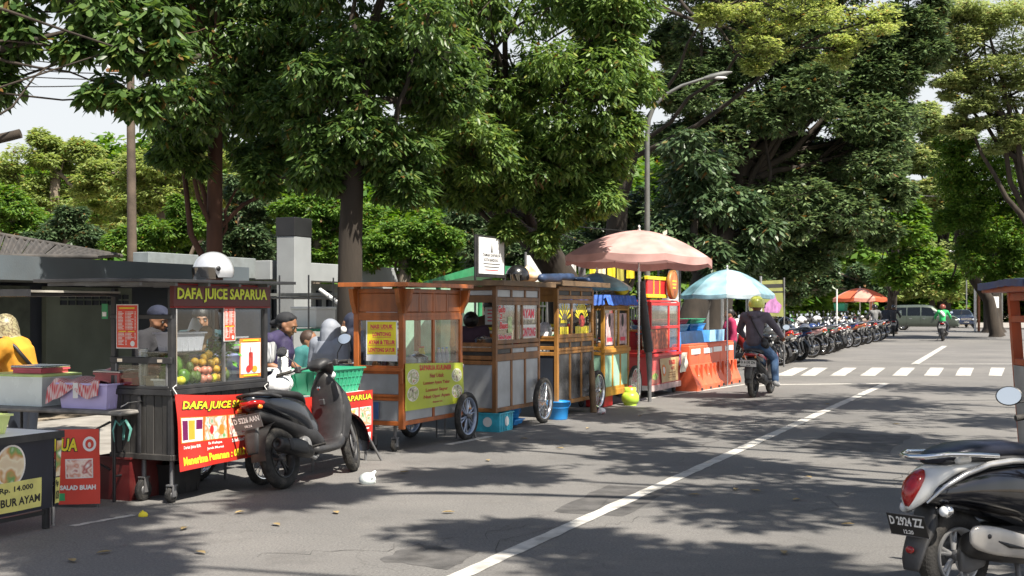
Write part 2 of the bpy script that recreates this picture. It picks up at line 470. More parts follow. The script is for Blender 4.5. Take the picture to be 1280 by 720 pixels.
# traffic island and far kerb at the junction on the right
slab('far_pavement', [G(1219, 411.5), G(1400, 413.5), G(1400, 405), G(1213, 405)], 0.14, M_KERB)
slab('verge', [road_pt(6.6, -25), road_pt(6.6, 34), road_pt(5.3, 60), road_pt(3.1, 88), road_pt(40, 88), road_pt(40, -25)], 0.06, M_DUST)

M_LINE = pm('road paint', (0.48, 0.465, 0.43), 0.7, var=0.12, scale=9, bump=0.3, bscale=120, dirt=0.92, dirtcol=(0.2, 0.19, 0.17))
def strip_line(name, a, b, w0, w1=None, n=40, seed=1):
    """painted line with worn, slightly ragged edges"""
    rnd = random.Random(seed); w1 = w1 or w0; a = Vector(a); b = Vector(b); d = (b-a).normalized(); nn = Vector((-d.y, d.x, 0)); vs = []; fs = []
    for i in range(n+1):
        t = i/n; p = a.lerp(b, t); w = (w0+(w1-w0)*t)/2
        vs += [p+nn*(w+rnd.uniform(-.008, .008)), p-nn*(w+rnd.uniform(-.008, .008))]
    for i in range(n): fs.append((2*i, 2*i+1, 2*i+3, 2*i+2))
    vs = [(v[0], v[1], 0.004) for v in vs]
    mb = MB(); mb.add(vs, fs); o = mb.build(name, M_LINE); o['kind'] = 'structure'; return o
cl0 = G(575, 720); cl1 = G(1106, 480)
strip_line('centre_line', cl0 - (cl1-cl0)*0.35, cl1, 0.105, 0.15, 160)
strip_line('stop_line', G(962, 481), G(1110, 479.5), 0.22, n=40, seed=2)
strip_line('centre_line', G(1143, 455.5), G(1181, 432.5), 0.2, n=40, seed=3)
strip_line('stop_line', G(1141, 455.2), G(1300, 455), 0.2, n=30, seed=4)
strip_line('edge_line', G(90, 658), G(168, 644), 0.06, n=20, seed=5)
strip_line('edge_line', G(560, 556), G(612, 546), 0.10, n=20, seed=6)
strip_line('edge_line', G(800, 500), G(935, 480), 0.10, n=30, seed=7)
strip_line('edge_line', G(935, 485), G(958, 481), 0.12, n=10, seed=8)
ks = [(968, 990, 992, 1011), (1000, 1019, 1017, 1035), (1037, 1056, 1055, 1071), (1075, 1094, 1090, 1107), (1115, 1133, 1127, 1144), (1155, 1173, 1163, 1180), (1194, 1213, 1200, 1217), (1236, 1252, 1239, 1256), (1277, 1294, 1279, 1296)]
for i, (a, b, c, d) in enumerate(ks):
    p = [G(a, 469.8), G(b, 469.8), G(d, 459.8), G(c, 459.8)]
    strip_line('crosswalk_stripe', (p[0]+p[1])/2, (p[2]+p[3])/2, (p[1]-p[0]).length*.95, (p[2]-p[3]).length*.95, 14, 20+i)

M_PATCH = pm('tar repair', (0.075, 0.072, 0.07), 0.85, var=.3, scale=6, bump=.6, bscale=90, dirt=.5, dirtcol=(.16, .15, .14))
M_TAR = pm('tar crack', (0.03, 0.029, 0.028), 0.7, var=.2)
def crack(a, b, w, seed, n=30, wob=.12):
    rnd = random.Random(seed); a = Vector(a); b = Vector(b); d = (b-a).normalized(); nn = Vector((-d.y, d.x, 0)); vs = []; o = 0
    for i in range(n+1):
        o = o*.8+rnd.uniform(-1, 1)*wob; p = a.lerp(b, i/n)+nn*o; ww = w*.5*rnd.uniform(.2, 1.2); vs += [(p.x+nn.x*ww, p.y+nn.y*ww, .0025), (p.x-nn.x*ww, p.y-nn.y*ww, .0025)]
    mb = MB(); mb.add(vs, [(2*i, 2*i+1, 2*i+3, 2*i+2) for i in range(n)]); k = mb.build('road_crack', M_TAR); k['kind'] = 'structure'
for i, (a, b, w) in enumerate((((560, 720), (905, 545), .006), ((905, 545), (1020, 500), .006), ((330, 700), (700, 655), .008), ((700, 655), (1010, 640), .007), ((1010, 640), (1180, 560), .007), ((980, 520), (1240, 512), .012), ((700, 560), (960, 525), .009))): crack(G(*a), G(*b), w, 60+i)
for i, (a, b, c, d) in enumerate((((690, 640), (780, 646), (840, 612), (760, 606)), ((1000, 560), (1110, 566), (1140, 545), (1040, 540)), ((470, 700), (560, 712), (600, 690), (520, 680)), ((870, 508), (940, 510), (960, 501), (900, 499)))):
    rnd = random.Random(i); P = [G(*q) for q in (a, b, c, d)]; vs = []
    for k in range(4):
        for j in range(6): q = P[k].lerp(P[(k+1) % 4], j/6); vs.append((q.x+rnd.uniform(-.02, .02), q.y+rnd.uniform(-.03, .03), .0018))
    quad('road_patch', vs, M_PATCH)
# ------------------------------------------------------------------ the low grey building, its pillar and walls
M_GREYB = pm('blue grey painted concrete', (0.085, 0.105, 0.12), 0.7, var=0.12, scale=1.2, bump=0.2, dirt=0.3)
M_GREYW = pm('light grey plaster', (0.28, 0.295, 0.30), 0.8, var=0.08, scale=1.5, bump=0.2, dirt=0.25, dirtcol=(0.2, 0.2, 0.18))
M_OLIVE = pm('olive wall paint', (0.15, 0.175, 0.14), 0.75, var=0.15, scale=1.5, dirt=0.3)
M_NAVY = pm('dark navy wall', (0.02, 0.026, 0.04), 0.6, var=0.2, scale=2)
M_BLACK = pm('black paint', (0.015, 0.015, 0.016), 0.45, var=0.2, scale=3)
M_ROOF = pm('weathered roof sheet', (0.06, 0.055, 0.05), 0.85, var=0.3, scale=2.5, bump=0.4, dirt=0.5)
def rbox(mb, x0a, x0b, u0, u1, h0, h1):
    """box in road axes: x0 offsets across the road, u depth (at the x0 line) along the road"""
    s = 1.0/DIRV.y
    O = Vector((0, 0, 0))
    def P(x0, z, h): return Vector((x0 + z*676/1550, z, h))
    # corner points keep right angles: move along NRM from the x0a line
    L0 = P(x0b, u0, 0); L1 = P(x0b, u1, 0); w = (x0b-x0a)*DIRV.y
    a = L0; b = L1; c = L1-NRM*w; d = L0-NRM*w
    vs = [(p.x, p.y, h0) for p in (a, b, c, d)] + [(p.x, p.y, h1) for p in (a, b, c, d)]
    mb.add(vs, [(3,2,1,0)[::-1], (4,5,6,7)[::-1], (0,1,5,4)[::-1], (1,2,6,5)[::-1], (2,3,7,6)[::-1], (3,0,4,7)[::-1]])
    return mb
bld = thing('low_building', 'long low building with a deep blue grey roof edge behind the food carts', 'building')
rbox(MB(), -19.5, -14.0, 11, 21.6, 1.89, 2.22).build('roof_fascia', M_GREYB, bld)
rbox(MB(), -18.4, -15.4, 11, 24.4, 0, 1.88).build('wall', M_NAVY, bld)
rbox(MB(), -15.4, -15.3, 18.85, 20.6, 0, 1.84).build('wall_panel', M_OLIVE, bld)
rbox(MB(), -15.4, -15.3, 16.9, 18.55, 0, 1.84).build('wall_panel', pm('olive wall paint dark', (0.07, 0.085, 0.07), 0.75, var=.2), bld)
for i in range(9):
    for j in range(2):
        rbox(MB(), -15.32, -15.27, 19.1+i*.16, 19.21+i*.16, 1.56+j*.10, 1.63+j*.10).build('vent_block', M_NAVY, bld)
gm = MB()
tl = thing('roof', 'sloping corrugated roof sheet rising above the low grey building', 'roof', A(0, 318, 22))
def roofsheet(u, v):
    a = A(-60, 283, 23).lerp(A(152, 320, 27), u); b = A(-60, 320, 20).lerp(A(120, 322, 24), u)
    p = a.lerp(b, v) - tl.location; p.z += 0.035*math.sin(u*140); return p
for k in range(7):
    mb = MB(); u0 = k/7; u1 = (k+1)/7-.004
    mb.sheet(lambda u, v: roofsheet(u0+(u1-u0)*u, v)+Vector((0, 0, .015*(k % 2))), 24, 2)
    mb.build('roof_sheet', M_ROOF, tl)
MB().tube([A(-60, 283, 23)-tl.location, A(152, 320, 27)-tl.location], 0.05, 6).build('ridge_beam', M_ROOF, tl)
MB().tube([A(-60, 320, 20)-tl.location, A(120, 321, 24)-tl.location], 0.05, 6).build('eave_beam', M_ROOF, tl)

pil = thing('pillar', 'pale grey square pillar with a black top band rising over the building', 'pillar', road_pt(-14.86, 24.3, 0), ROADROT)
w = 0.60; d_ = 0.42
MB().box(0, w, 0, d_, 0, 2.93, bev=.01).build('shaft', M_GREYW, pil)
MB().box(-.012, w+.012, -.012, d_+.012, 2.93, 3.3, bev=.008).build('cap_band', M_BLACK, pil)
wl_ = thing('wall', 'white walled kiosk wing with a flat parapet behind the pillar', 'building', road_pt(-15.6, 24.6, 0), ROADROT)
MB().box(0.3, 6.0, 0.5, 0.7, 0, 2.05).build('wall', M_GREYW, wl_)
MB().box(0.0, 5.4, -0.1, 0.5, 2.08, 2.46, bev=.01).build('parapet', M_GREYW, wl_)
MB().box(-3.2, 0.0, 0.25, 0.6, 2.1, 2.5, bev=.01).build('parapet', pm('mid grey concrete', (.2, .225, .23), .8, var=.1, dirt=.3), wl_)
MB().box(-3.0, 0.3, 0.9, 1.1, 0, 2.08).build('wall', pm('shadowed grey plaster', (0.25, 0.27, 0.28), 0.8, var=0.1), wl_)  # shade under the awning put into the colour: a darker copy of the plaster
for k in range(6):
    MB().box(0.9+k*.42, 1.05+k*.42, 0.44, 0.5, 1.1, 1.9).build('window', M_NAVY, wl_)
aw = thing('awning', 'grey flat awning propped by a white strut beside the pillar', 'awning', A(375, 370, 21), ROADROT)
MB().box(0, 2.6, -.9, .6, 0.0, 0.05).build('awning_sheet', pm('grey tarpaulin', (.2, .21, .2), .7, var=.15), aw)
for k in range(5): MB().tube([(k*.62+.05, -.9, -.03), (k*.62+.05, .6, -.03)], .02, 6).build('rafter', M_GREYW, aw)
st = A(400, 362, 20)-aw.location; en = A(449, 398, 19.5)-aw.location
Mi = Matrix.Rotation(-ROADROT, 4, 'Z')
MB().tube([Mi @ st, Mi @ en], .035, 8).build('strut', pm('white painted steel', (.75, .75, .73), .4), aw)
ftf = pm('dark back wall', (.05, .055, .055), .8, var=.2)
# green roofed shelter
gs = thing('shelter', 'green roofed shelter behind the wooden carts', 'shelter', A(575, 345, 24), ROADROT)
M_GREEN = pm('green roof paint', (0.03, 0.22, 0.09), 0.5, var=0.15, dirt=.3)
M4 = Matrix.Rotation(-ROADROT, 4, 'Z')
MB().add([M4 @ (A(530, 352, 23.0)-gs.location), M4 @ (A(604, 330, 25)-gs.location), M4 @ (A(640, 333, 27)-gs.location), M4 @ (A(560, 353, 26)-gs.location),
          M4 @ (A(530, 357, 23.0)-gs.location), M4 @ (A(604, 342, 25)-gs.location), M4 @ (A(640, 343, 27)-gs.location), M4 @ (A(560, 357, 26)-gs.location)],
         [(0,1,2,3), (4,5,1,0), (7,6,5,4), (5,6,2,1), (3,2,6,7), (0,3,7,4)]).build('roof', M_GREEN, gs)
for px_, pz in ((548, 23.6), (600, 25)):
    b = A(px_, 350, pz); p0 = M4 @ (Vector((b.x, b.y, 0))-gs.location); p1 = M4 @ (b-gs.location)
    MB().tube([p0, p1], .05, 8).build('post', M_GREEN, gs)
MB().box(0, 3.6, 1.2, 1.3, -2.1, -0.2).build('back_wall', pm('pale green wall', (.25, .4, .3), .8), gs)
# back fence: panels closing the park behind the carts
fn = thing('fence', 'dark green park fence with upright bars behind the wooden carts', 'fence', road_pt(-14.5, 26, 0), ROADROT)
mf = MB().box(-.02, .02, -.02, .02, 0, 1.75).mesh('bar'); mf.materials.append(ftf)
for k in range(110):
    o = part('bar', mf, fn); o.location = (k*.28, 0, 0)
for h in (.25, 1.55): MB().box(0, 31, -.03, .03, h, h+.05).build('rail', ftf, fn)
# ================================================================== TREES
def np_leaves(name, tips, dirs, per, ln, wd, droop, mat, parent, seed, rich=False, spread=1.0):
    """whorls of leaves around twig tips; every leaf is its own little folded blade"""
    rs = np.random.RandomState(seed); n = len(tips)
    T = np.repeat(tips, per, axis=0); D = np.repeat(dirs, per, axis=0)
    az = rs.uniform(0, 2*PI, n)[:, None] + np.arange(per)[None, :]*2*PI/per + rs.normal(0, .25, (n, per)); az = az.ravel()
    out = np.stack([np.cos(az), np.sin(az), np.zeros_like(az)], 1)
    d = out*spread + D*0.55 + rs.normal(0, .22, (n*per, 3)); d[:, 2] -= droop*rs.uniform(.5, 1.3, n*per)
    d /= np.linalg.norm(d, axis=1)[:, None]
    L = ln*rs.uniform(.7, 1.2, n*per)[:, None]; W = wd*rs.uniform(.75, 1.2, n*per)[:, None]
    up = np.array([0, 0, 1.0])[None, :] + rs.normal(0, .3, (n*per, 3))
    sd_ = np.cross(d, up); sd_ /= np.linalg.norm(sd_, axis=1)[:, None]+1e-9
    nr = np.cross(sd_, d)
    B = T + out*ln*.12 + rs.normal(0, ln*.25, (n*per, 3))*[1, 1, .6]
    tip = B + d*L - nr*L*.10; m = len(B)
    if rich:
        a1 = B + d*L*.3 - sd_*W*.5 - nr*W*.18; a2 = B + d*L*.68 - sd_*W*.42 - nr*(W*.18+L*.04)
        b1 = B + d*L*.3 + sd_*W*.5 - nr*W*.18; b2 = B + d*L*.68 + sd_*W*.42 - nr*(W*.18+L*.04)
        V = np.stack([B, a1, a2, tip, b2, b1], 1).reshape(-1, 3); nv = 6
        F = np.array([[0, 1, 2, 3], [0, 3, 4, 5]])
    else:
        a1 = B + d*L*.45 - sd_*W*.5 - nr*W*.2; b1 = B + d*L*.45 + sd_*W*.5 - nr*W*.2
        V = np.stack([B, a1, tip, b1], 1).reshape(-1, 3); nv = 4
        F = np.array([[0, 1, 2, 3]])
    F = (F[None] + (np.arange(m)*nv)[:, None, None]).reshape(-1, 4)
    me = bpy.data.meshes.new(name)
    me.vertices.add(len(V)); me.vertices.foreach_set('co', V.astype(np.float32).ravel())
    me.loops.add(F.size); me.loops.foreach_set('vertex_index', F.astype(np.int32).ravel())
    me.polygons.add(len(F)); me.polygons.foreach_set('loop_start', np.arange(0, F.size, 4, dtype=np.int32))
    me.update(calc_edges=True); me.materials.append(mat)
    o = bpy.data.objects.new(name, me); C.objects.link(o); o.parent = parent; o['kind'] = 'stuff'
    return o
def limb(mb, a, b, r0, r1, rnd, wob=.12, n=7, sag=0.0):
    a = Vector(a); b = Vector(b); L = (b-a).length; pts = []; off = Vector((0, 0, 0))
    for i in range(n+1):
        t = i/n
        if 0 < i < n: off += Vector((rnd.uniform(-1, 1), rnd.uniform(-1, 1), rnd.uniform(-.6, .6)))*L*wob/n
        p = a.lerp(b, t) + off*(1-abs(2*t-1)**3) + Vector((0, 0, -sag*L*4*t*(1-t)))
        pts.append(p)
    mb.tube(pts, [r0+(r1-r0)*(i/n)**.8 for i in range(n+1)], 7 if r0 > .03 else 5, cap=True)
    return pts
def tree(name, label, base, fork, clumps, mats, leaf=(.16, .055), per=7, tips=60, droop=.5, seed=0, rich=False, trunk_r=(.2, .12),
         trunk_path=None, sub=7, subr=.45, bark=None, squash=.8, cat='tree', group=None, twigs=4, fill=.25, spread=1.0, limbs=True):
    """clumps: (x, y, z, radius) in world metres"""
    rnd = random.Random(seed); rs = np.random.RandomState(seed)
    base = Vector(base); root = thing(name, label, cat, base, 0, group)
    tm = MB(); fork = Vector(fork)
    path = [Vector(p) for p in (trunk_path or [base, base.lerp(fork, .5)+Vector((rnd.uniform(-.1, .1), 0, 0)), fork])]
    k = len(path)-1
    # trunk with root flare
    P = [path[0]-base]; RR = [trunk_r[0]*1.45]
    P.append((path[0].lerp(path[1], .12))-base); RR.append(trunk_r[0]*1.08)
    for i in range(1, k+1): P.append(path[i]-base); RR.append(trunk_r[0]+(trunk_r[1]-trunk_r[0])*i/k)
    tm.tube(P, RR, 12)
    TP = []; TD = []
    for (x, y, z, r) in clumps:
        c = Vector((x, y, z))
        if limbs:
            j = min(k, max(1, int(rnd.uniform(.55, 1.0)*k+.5)))
            st = path[j] if rnd.random() < .7 else path[j-1].lerp(path[j], .75)
            limb(tm, st-base, c-base, trunk_r[1]*rnd.uniform(.4, .6), trunk_r[1]*.14, rnd, .35, 7)
        for s in range(sub):
            dv = Vector((rnd.gauss(0, 1), rnd.gauss(0, 1), rnd.gauss(0, .8))).normalized()
            sc = c + dv*r*rnd.uniform(.35, .85); sr = r*subr*rnd.uniform(.7, 1.25)
            if twigs: limb(tm, c-base, sc-base, trunk_r[1]*.13, trunk_r[1]*.06, rnd, .3, 4)
            nt = int(tips*rnd.uniform(.7, 1.3))
            v = rs.normal(0, 1, (nt, 3)); v /= np.linalg.norm(v, axis=1)[:, None]
            rad = sr*np.where(rs.rand(nt) < fill, rs.rand(nt)**.5, rs.uniform(.8, 1.08, nt))
            pts = np.array(sc)[None, :] + v*rad[:, None]*np.array([1.1, 1.1, squash])
            TP.append(pts); TD.append(v)
            for q in range(twigs):
                e = pts[rs.randint(nt)]
                limb(tm, sc-base, Vector(e)-base, trunk_r[1]*.06, trunk_r[1]*.03, rnd, .2, 3)
    tk = tm.build('trunk', bark or M_BARK, root)
    TP = np.concatenate(TP) - np.array(base); TD = np.concatenate(TD)
    np_leaves('crown', TP, TD, per, leaf[0], leaf[1], droop, mats, root, seed+1, rich, spread)
    return root
M_BARK = pm('dark bark', (0.035, 0.027, 0.02), 0.95, var=0.35, scale=4, bump=0.9, bscale=14, stretch=(1, 1, .25))
M_BARKR = pm('reddish bark', (0.075, 0.035, 0.022), 0.95, var=0.35, scale=4, bump=0.9, bscale=14, stretch=(1, 1, .25))
M_BARKG = pm('grey bark', (0.16, 0.13, 0.10), 0.95, var=0.3, scale=4, bump=0.9, bscale=14, stretch=(1, 1, .25))
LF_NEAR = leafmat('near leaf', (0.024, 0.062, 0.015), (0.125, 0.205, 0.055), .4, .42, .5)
LF_SUN = leafmat('sunny near leaf', (0.035, 0.085, 0.02), (0.2, 0.3, 0.08), .4, .42, .5)  # sunlight put into the colour: a brighter copy of the near leaf
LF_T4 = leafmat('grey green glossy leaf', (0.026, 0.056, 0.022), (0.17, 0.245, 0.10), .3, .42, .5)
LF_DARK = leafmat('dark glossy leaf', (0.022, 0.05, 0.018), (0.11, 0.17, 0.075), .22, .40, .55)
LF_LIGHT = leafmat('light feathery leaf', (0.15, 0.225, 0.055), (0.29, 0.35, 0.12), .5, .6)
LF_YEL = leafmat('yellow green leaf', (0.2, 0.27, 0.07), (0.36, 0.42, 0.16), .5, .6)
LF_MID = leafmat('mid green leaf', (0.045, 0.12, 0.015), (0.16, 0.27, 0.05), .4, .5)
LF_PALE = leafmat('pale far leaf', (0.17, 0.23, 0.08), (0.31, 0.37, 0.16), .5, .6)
def cl(lst, z):
    out = []
    for q in lst:
        px, py, r = q[:3]; zz = z + (q[3] if len(q) > 3 else 0)
        p = A(px, py, zz); out.append((p.x, p.y, p.z, r/FPX*zz))
    return out
def gp(px, z, h=0.0): return Vector(((px-640)/FPX*z, z, h))

T1 = tree('street_tree', 'dark reddish trunked tree rising straight behind the juice cart', gp(268, 17), A(270, 60, 17),
     cl([(290, 30, 95), (225, 110, 75, -1), (345, 100, 75), (300, -70, 110), (190, -50, 90), (300, -220, 130), (180, -200, 110), (385, 40, 80), (150, 0, 45, -1), (330, 190, 45, .5), (220, 180, 42, -.5), (385, 190, 35, .5),
         (290, 130, 60, 1.5), (90, -60, 80), (250, 40, 60, 1.5)], 17),
     LF_NEAR, (.13, .038), 8, 50, .85, 11, True, (.125, .09), bark=M_BARKR, sub=13, subr=.34, fill=.3, twigs=3)
T2 = tree('street_tree', 'dark leaning tree with drooping leaf whorls behind the orange cart', gp(436, 15), A(452, 130, 15),
     cl([(430, 110, 95), (480, 170, 70), (400, 210, 45), (520, 60, 100), (440, -40, 110), (430, -220, 140), (520, -160, 110), (500, 220, 42), (470, 60, 80, 1.5), (380, 130, 60, 1), (330, 215, 30, 1), (560, 110, 60, .5)], 15),
     LF_NEAR, (.12, .036), 8, 54, .85, 22, True, (.155, .12), trunk_path=[gp(436, 15), A(438, 300, 15), A(441, 225, 15), A(452, 130, 15)], sub=13, subr=.34, fill=.3, twigs=3)
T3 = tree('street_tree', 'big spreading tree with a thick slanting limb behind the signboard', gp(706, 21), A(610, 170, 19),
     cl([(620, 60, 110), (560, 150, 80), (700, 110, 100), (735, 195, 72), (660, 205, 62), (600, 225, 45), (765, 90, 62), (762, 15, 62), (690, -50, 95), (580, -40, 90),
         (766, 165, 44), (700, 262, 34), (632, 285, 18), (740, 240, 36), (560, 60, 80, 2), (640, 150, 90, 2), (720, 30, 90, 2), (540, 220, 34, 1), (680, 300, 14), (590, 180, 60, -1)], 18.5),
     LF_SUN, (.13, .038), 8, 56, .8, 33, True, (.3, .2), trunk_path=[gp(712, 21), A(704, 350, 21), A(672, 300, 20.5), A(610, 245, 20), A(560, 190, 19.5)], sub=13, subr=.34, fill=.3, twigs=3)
T4 = tree('street_tree', 'tall dense dark tree towering over the parked motorcycles', gp(888, 33), A(930, 200, 34),
     cl([(900, 160, 75), (960, 120, 90), (1060, 175, 78), (1010, 255, 85), (930, 262, 75), (865, 195, 55), (1085, 110, 55), (1120, 55, 45), (1000, 50, 80), (1055, 265, 48),
         (965, 308, 44), (892, 305, 48), (1138, 15, 42), (1105, 235, 38), (850, 262, 42), (900, 70, 60), (1000, 325, 32), (1050, -30, 80), (950, -40, 90), (870, -30, 70), (1098, 284, 26), (1140, -60, 60), (925, 345, 26), (1105, 175, 34), (850, 110, 40), (940, 60, 60, 2), (1040, 110, 60, 2), (980, 185, 60, 2), (1100, 180, 45, 2), (900, 215, 50, 2), (1030, 200, 50, 2), (1075, 70, 50, 1), (1110, 95, 40), (1150, 60, 34), (850, 170, 36, 1), (845, 60, 36, 2), (1000, 110, 60, -1)], 34),
     LF_T4, (.18, .075), 7, 84, .3, 44, False, (.36, .22), sub=14, subr=.34, fill=.3, twigs=2)
T4b = tree('street_tree', 'thick bare trunk between the red cart and the blue umbrella', gp(862, 27), A(905, 290, 28),
     cl([(905, 250, 40), (860, 240, 36), (950, 290, 30), (880, 200, 50), (860, 305, 24), (895, 320, 22, -1), (835, 285, 22), (925, 325, 20)], 28), LF_DARK, (.24, .09), 6, 45, .8, 45, False, (.33, .25), bark=M_BARK,
     trunk_path=[gp(858, 27), A(866, 395, 27), A(884, 340, 27.5), A(905, 290, 28)], twigs=2)
T5 = tree('rain_tree', 'feathery yellow green canopy reaching over the top of the dark tree', gp(760, 31), A(800, -60, 30),
     cl([(1000, 22, 55), (925, 0, 60), (1080, 28, 42), (960, 50, 38), (880, 20, 26), (1040, 60, 28), (1000, -40, 70), (880, -60, 60), (940, 82, 16)], 27.5),
     LF_YEL, (.11, .045), 7, 30, .15, 55, False, (.3, .15), sub=13, subr=.5, squash=.3, fill=.85, twigs=5, spread=1.2)
for i, (a, b) in enumerate((((800, -30), (955, 12)), ((815, 40), (905, 62)), ((840, -10), (1020, 14)))):
    pass
# far trees on the right
T6 = tree('rain_tree', 'pale airy rain tree at the top right of the street', gp(1330, 58), A(1290, 190, 58),
     cl([(1230, 55, 55), (1262, 120, 48), (1195, 45, 38), (1280, 10, 60), (1225, 120, 35), (1185, 110, 22), (1290, 70, 60), (1210, 10, 40), (1170, 75, 16), (1255, 165, 40), (1200, 150, 26), (1240, 95, 45)], 58),
     LF_PALE, (.2, .085), 6, 120, .1, 66, False, (.5, .35), sub=9, squash=.45, fill=.6, twigs=3, spread=1.2)
T7 = tree('street_tree', 'mid green tree with a dark leaning trunk beyond the black car', gp(1246, 66), A(1200, 275, 64),
     cl([(1220, 205, 48), (1262, 245, 48), (1192, 225, 30), (1240, 295, 38), (1285, 200, 50), (1210, 262, 26), (1275, 315, 34), (1185, 350, 16, 6), (1200, 180, 25), (1215, 320, 26), (1250, 345, 22), (1180, 275, 20), (1275, 270, 36)], 62),
     LF_MID, (.22, .09), 6, 110, .4, 77, False, (.32, .24), trunk_path=[gp(1246, 66), A(1236, 375, 66), A(1215, 345, 66), A(1200, 305, 65), A(1196, 265, 64)], sub=9, fill=.45, twigs=2)
T7b = tree('street_tree', 'thick dark trunk with a white notice by the far kerb', gp(1242, 78), A(1240, 300, 78), cl([(1240, 260, 40), (1275, 280, 36), (1225, 300, 26), (1262, 320, 26)], 78), LF_MID, (.35, .15), 6, 60, .4, 79, False, (.55, .45), twigs=2)
T8 = tree('street_tree', 'bright green tree just right of the tall dark tree', gp(1113, 74), A(1120, 300, 70),
     cl([(1128, 292, 28), (1142, 255, 20), (1118, 335, 24), (1150, 320, 18), (1110, 290, 26)], 56),
     LF_MID, (.32, .14), 6, 80, .3, 88, False, (.3, .2), sub=8, fill=.45, twigs=2)
T9 = tree('street_tree', 'pale hazy tree closing the end of the street', gp(1180, 130), A(1180, 300, 130),
     cl([(1150, 205, 30), (1175, 158, 26), (1195, 235, 30), (1160, 245, 30), (1165, 200, 34), (1182, 260, 34), (1162, 320, 34), (1205, 330, 34), (1150, 150, 22), (1190, 180, 22), (1225, 340, 26), (1140, 345, 22), (1255, 345, 30)], 128),
     LF_PALE, (.5, .25), 6, 150, .3, 99, False, (.7, .5), sub=8, fill=.5, twigs=1)
T10 = tree('street_tree', 'small light green tree behind the silver green minivan', gp(1165, 112), A(1165, 345, 112),
     cl([(1160, 352, 22), (1180, 345, 20), (1140, 358, 18), (1195, 358, 16), (1120, 362, 16)], 112), LF_LIGHT, (.5, .25), 6, 70, .3, 101, False, (.3, .2), twigs=1)
# park trees on the left
BG = [
 ('rain_tree', 'broad pale green rain tree at the far left of the park', 48, gp(60, 48), (70, 215), [(20, 215, 48), (80, 200, 38), (40, 262, 52), (110, 245, 45), (-30, 240, 60), (60, 180, 22), (110, 192, 22)], LF_LIGHT, .4),
 ('rain_tree', 'broad pale green rain tree behind the utility pole', 46, gp(215, 46), (200, 215), [(165, 205, 42), (220, 225, 48), (160, 262, 45), (250, 200, 38), (210, 175, 25), (300, 240, 45), (120, 222, 30), (330, 200, 40)], LF_LIGHT, .4),
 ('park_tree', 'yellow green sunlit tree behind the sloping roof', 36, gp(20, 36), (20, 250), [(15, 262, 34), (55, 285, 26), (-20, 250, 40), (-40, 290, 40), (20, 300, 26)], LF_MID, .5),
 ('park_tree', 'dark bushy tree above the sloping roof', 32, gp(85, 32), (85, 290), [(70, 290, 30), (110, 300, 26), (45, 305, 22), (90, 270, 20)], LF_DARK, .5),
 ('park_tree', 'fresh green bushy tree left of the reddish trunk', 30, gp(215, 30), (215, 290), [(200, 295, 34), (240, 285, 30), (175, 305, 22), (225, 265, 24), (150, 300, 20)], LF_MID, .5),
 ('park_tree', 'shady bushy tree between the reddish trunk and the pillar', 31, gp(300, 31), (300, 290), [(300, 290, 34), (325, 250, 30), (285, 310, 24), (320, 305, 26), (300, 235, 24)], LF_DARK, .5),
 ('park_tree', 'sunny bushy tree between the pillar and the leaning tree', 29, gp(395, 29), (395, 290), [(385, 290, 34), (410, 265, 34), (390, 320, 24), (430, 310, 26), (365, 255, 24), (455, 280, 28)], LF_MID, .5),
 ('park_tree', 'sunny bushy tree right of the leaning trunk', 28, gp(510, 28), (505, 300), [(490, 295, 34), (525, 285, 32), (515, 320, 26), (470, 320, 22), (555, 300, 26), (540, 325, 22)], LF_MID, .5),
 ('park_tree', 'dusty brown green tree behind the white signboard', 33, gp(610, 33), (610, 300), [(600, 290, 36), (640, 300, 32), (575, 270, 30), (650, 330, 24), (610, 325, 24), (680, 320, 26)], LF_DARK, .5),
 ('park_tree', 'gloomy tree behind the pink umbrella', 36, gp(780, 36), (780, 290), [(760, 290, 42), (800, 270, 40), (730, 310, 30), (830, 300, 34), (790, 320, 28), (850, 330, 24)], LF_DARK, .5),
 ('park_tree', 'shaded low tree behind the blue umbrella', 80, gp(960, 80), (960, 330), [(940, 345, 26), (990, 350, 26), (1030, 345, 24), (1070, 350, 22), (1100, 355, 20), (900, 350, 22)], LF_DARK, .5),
]
for i, (nm, lb, z, b, fk, cs, m, dr) in enumerate(BG):
    far = z/35.0
    tree(nm, lb, b, A(fk[0], fk[1], z), cl(cs, z), m, (.15*far, .062*far), 6, 56, dr, 200+i*3, False, (.2*far, .14*far), bark=M_BARKG, sub=17, subr=.32, fill=.4, twigs=2,
         squash=.55 if nm == 'rain_tree' else .85)
# far-off wood closing the park
rs = np.random.RandomState(5); TPs = []; 
for px in range(-260, 1420, 16):
    for lvl in range(4):
        z = 124+rs.uniform(-10, 14); top = 215 if px < 130 else (190 if px < 1080 else 270); z += 22 if px > 1080 else 0
        py = top + (385-top)*(lvl+.5)/4 + rs.uniform(-12, 12); p = A(px+rs.uniform(-10, 10), py, z); r = 3.0
        v = rs.normal(0, 1, (420, 3)); v /= np.linalg.norm(v, axis=1)[:, None]
        TPs.append(np.array(p)[None]+v*r*rs.uniform(.5, 1.05, 420)[:, None])
TPs = np.concatenate(TPs)
wd = np_leaves('far_wood', TPs, np.zeros_like(TPs), 2, .95, .65, .4, LF_MID, None, 6)
tag(wd, 'distant green wood filling the park behind the carts', 'wood')
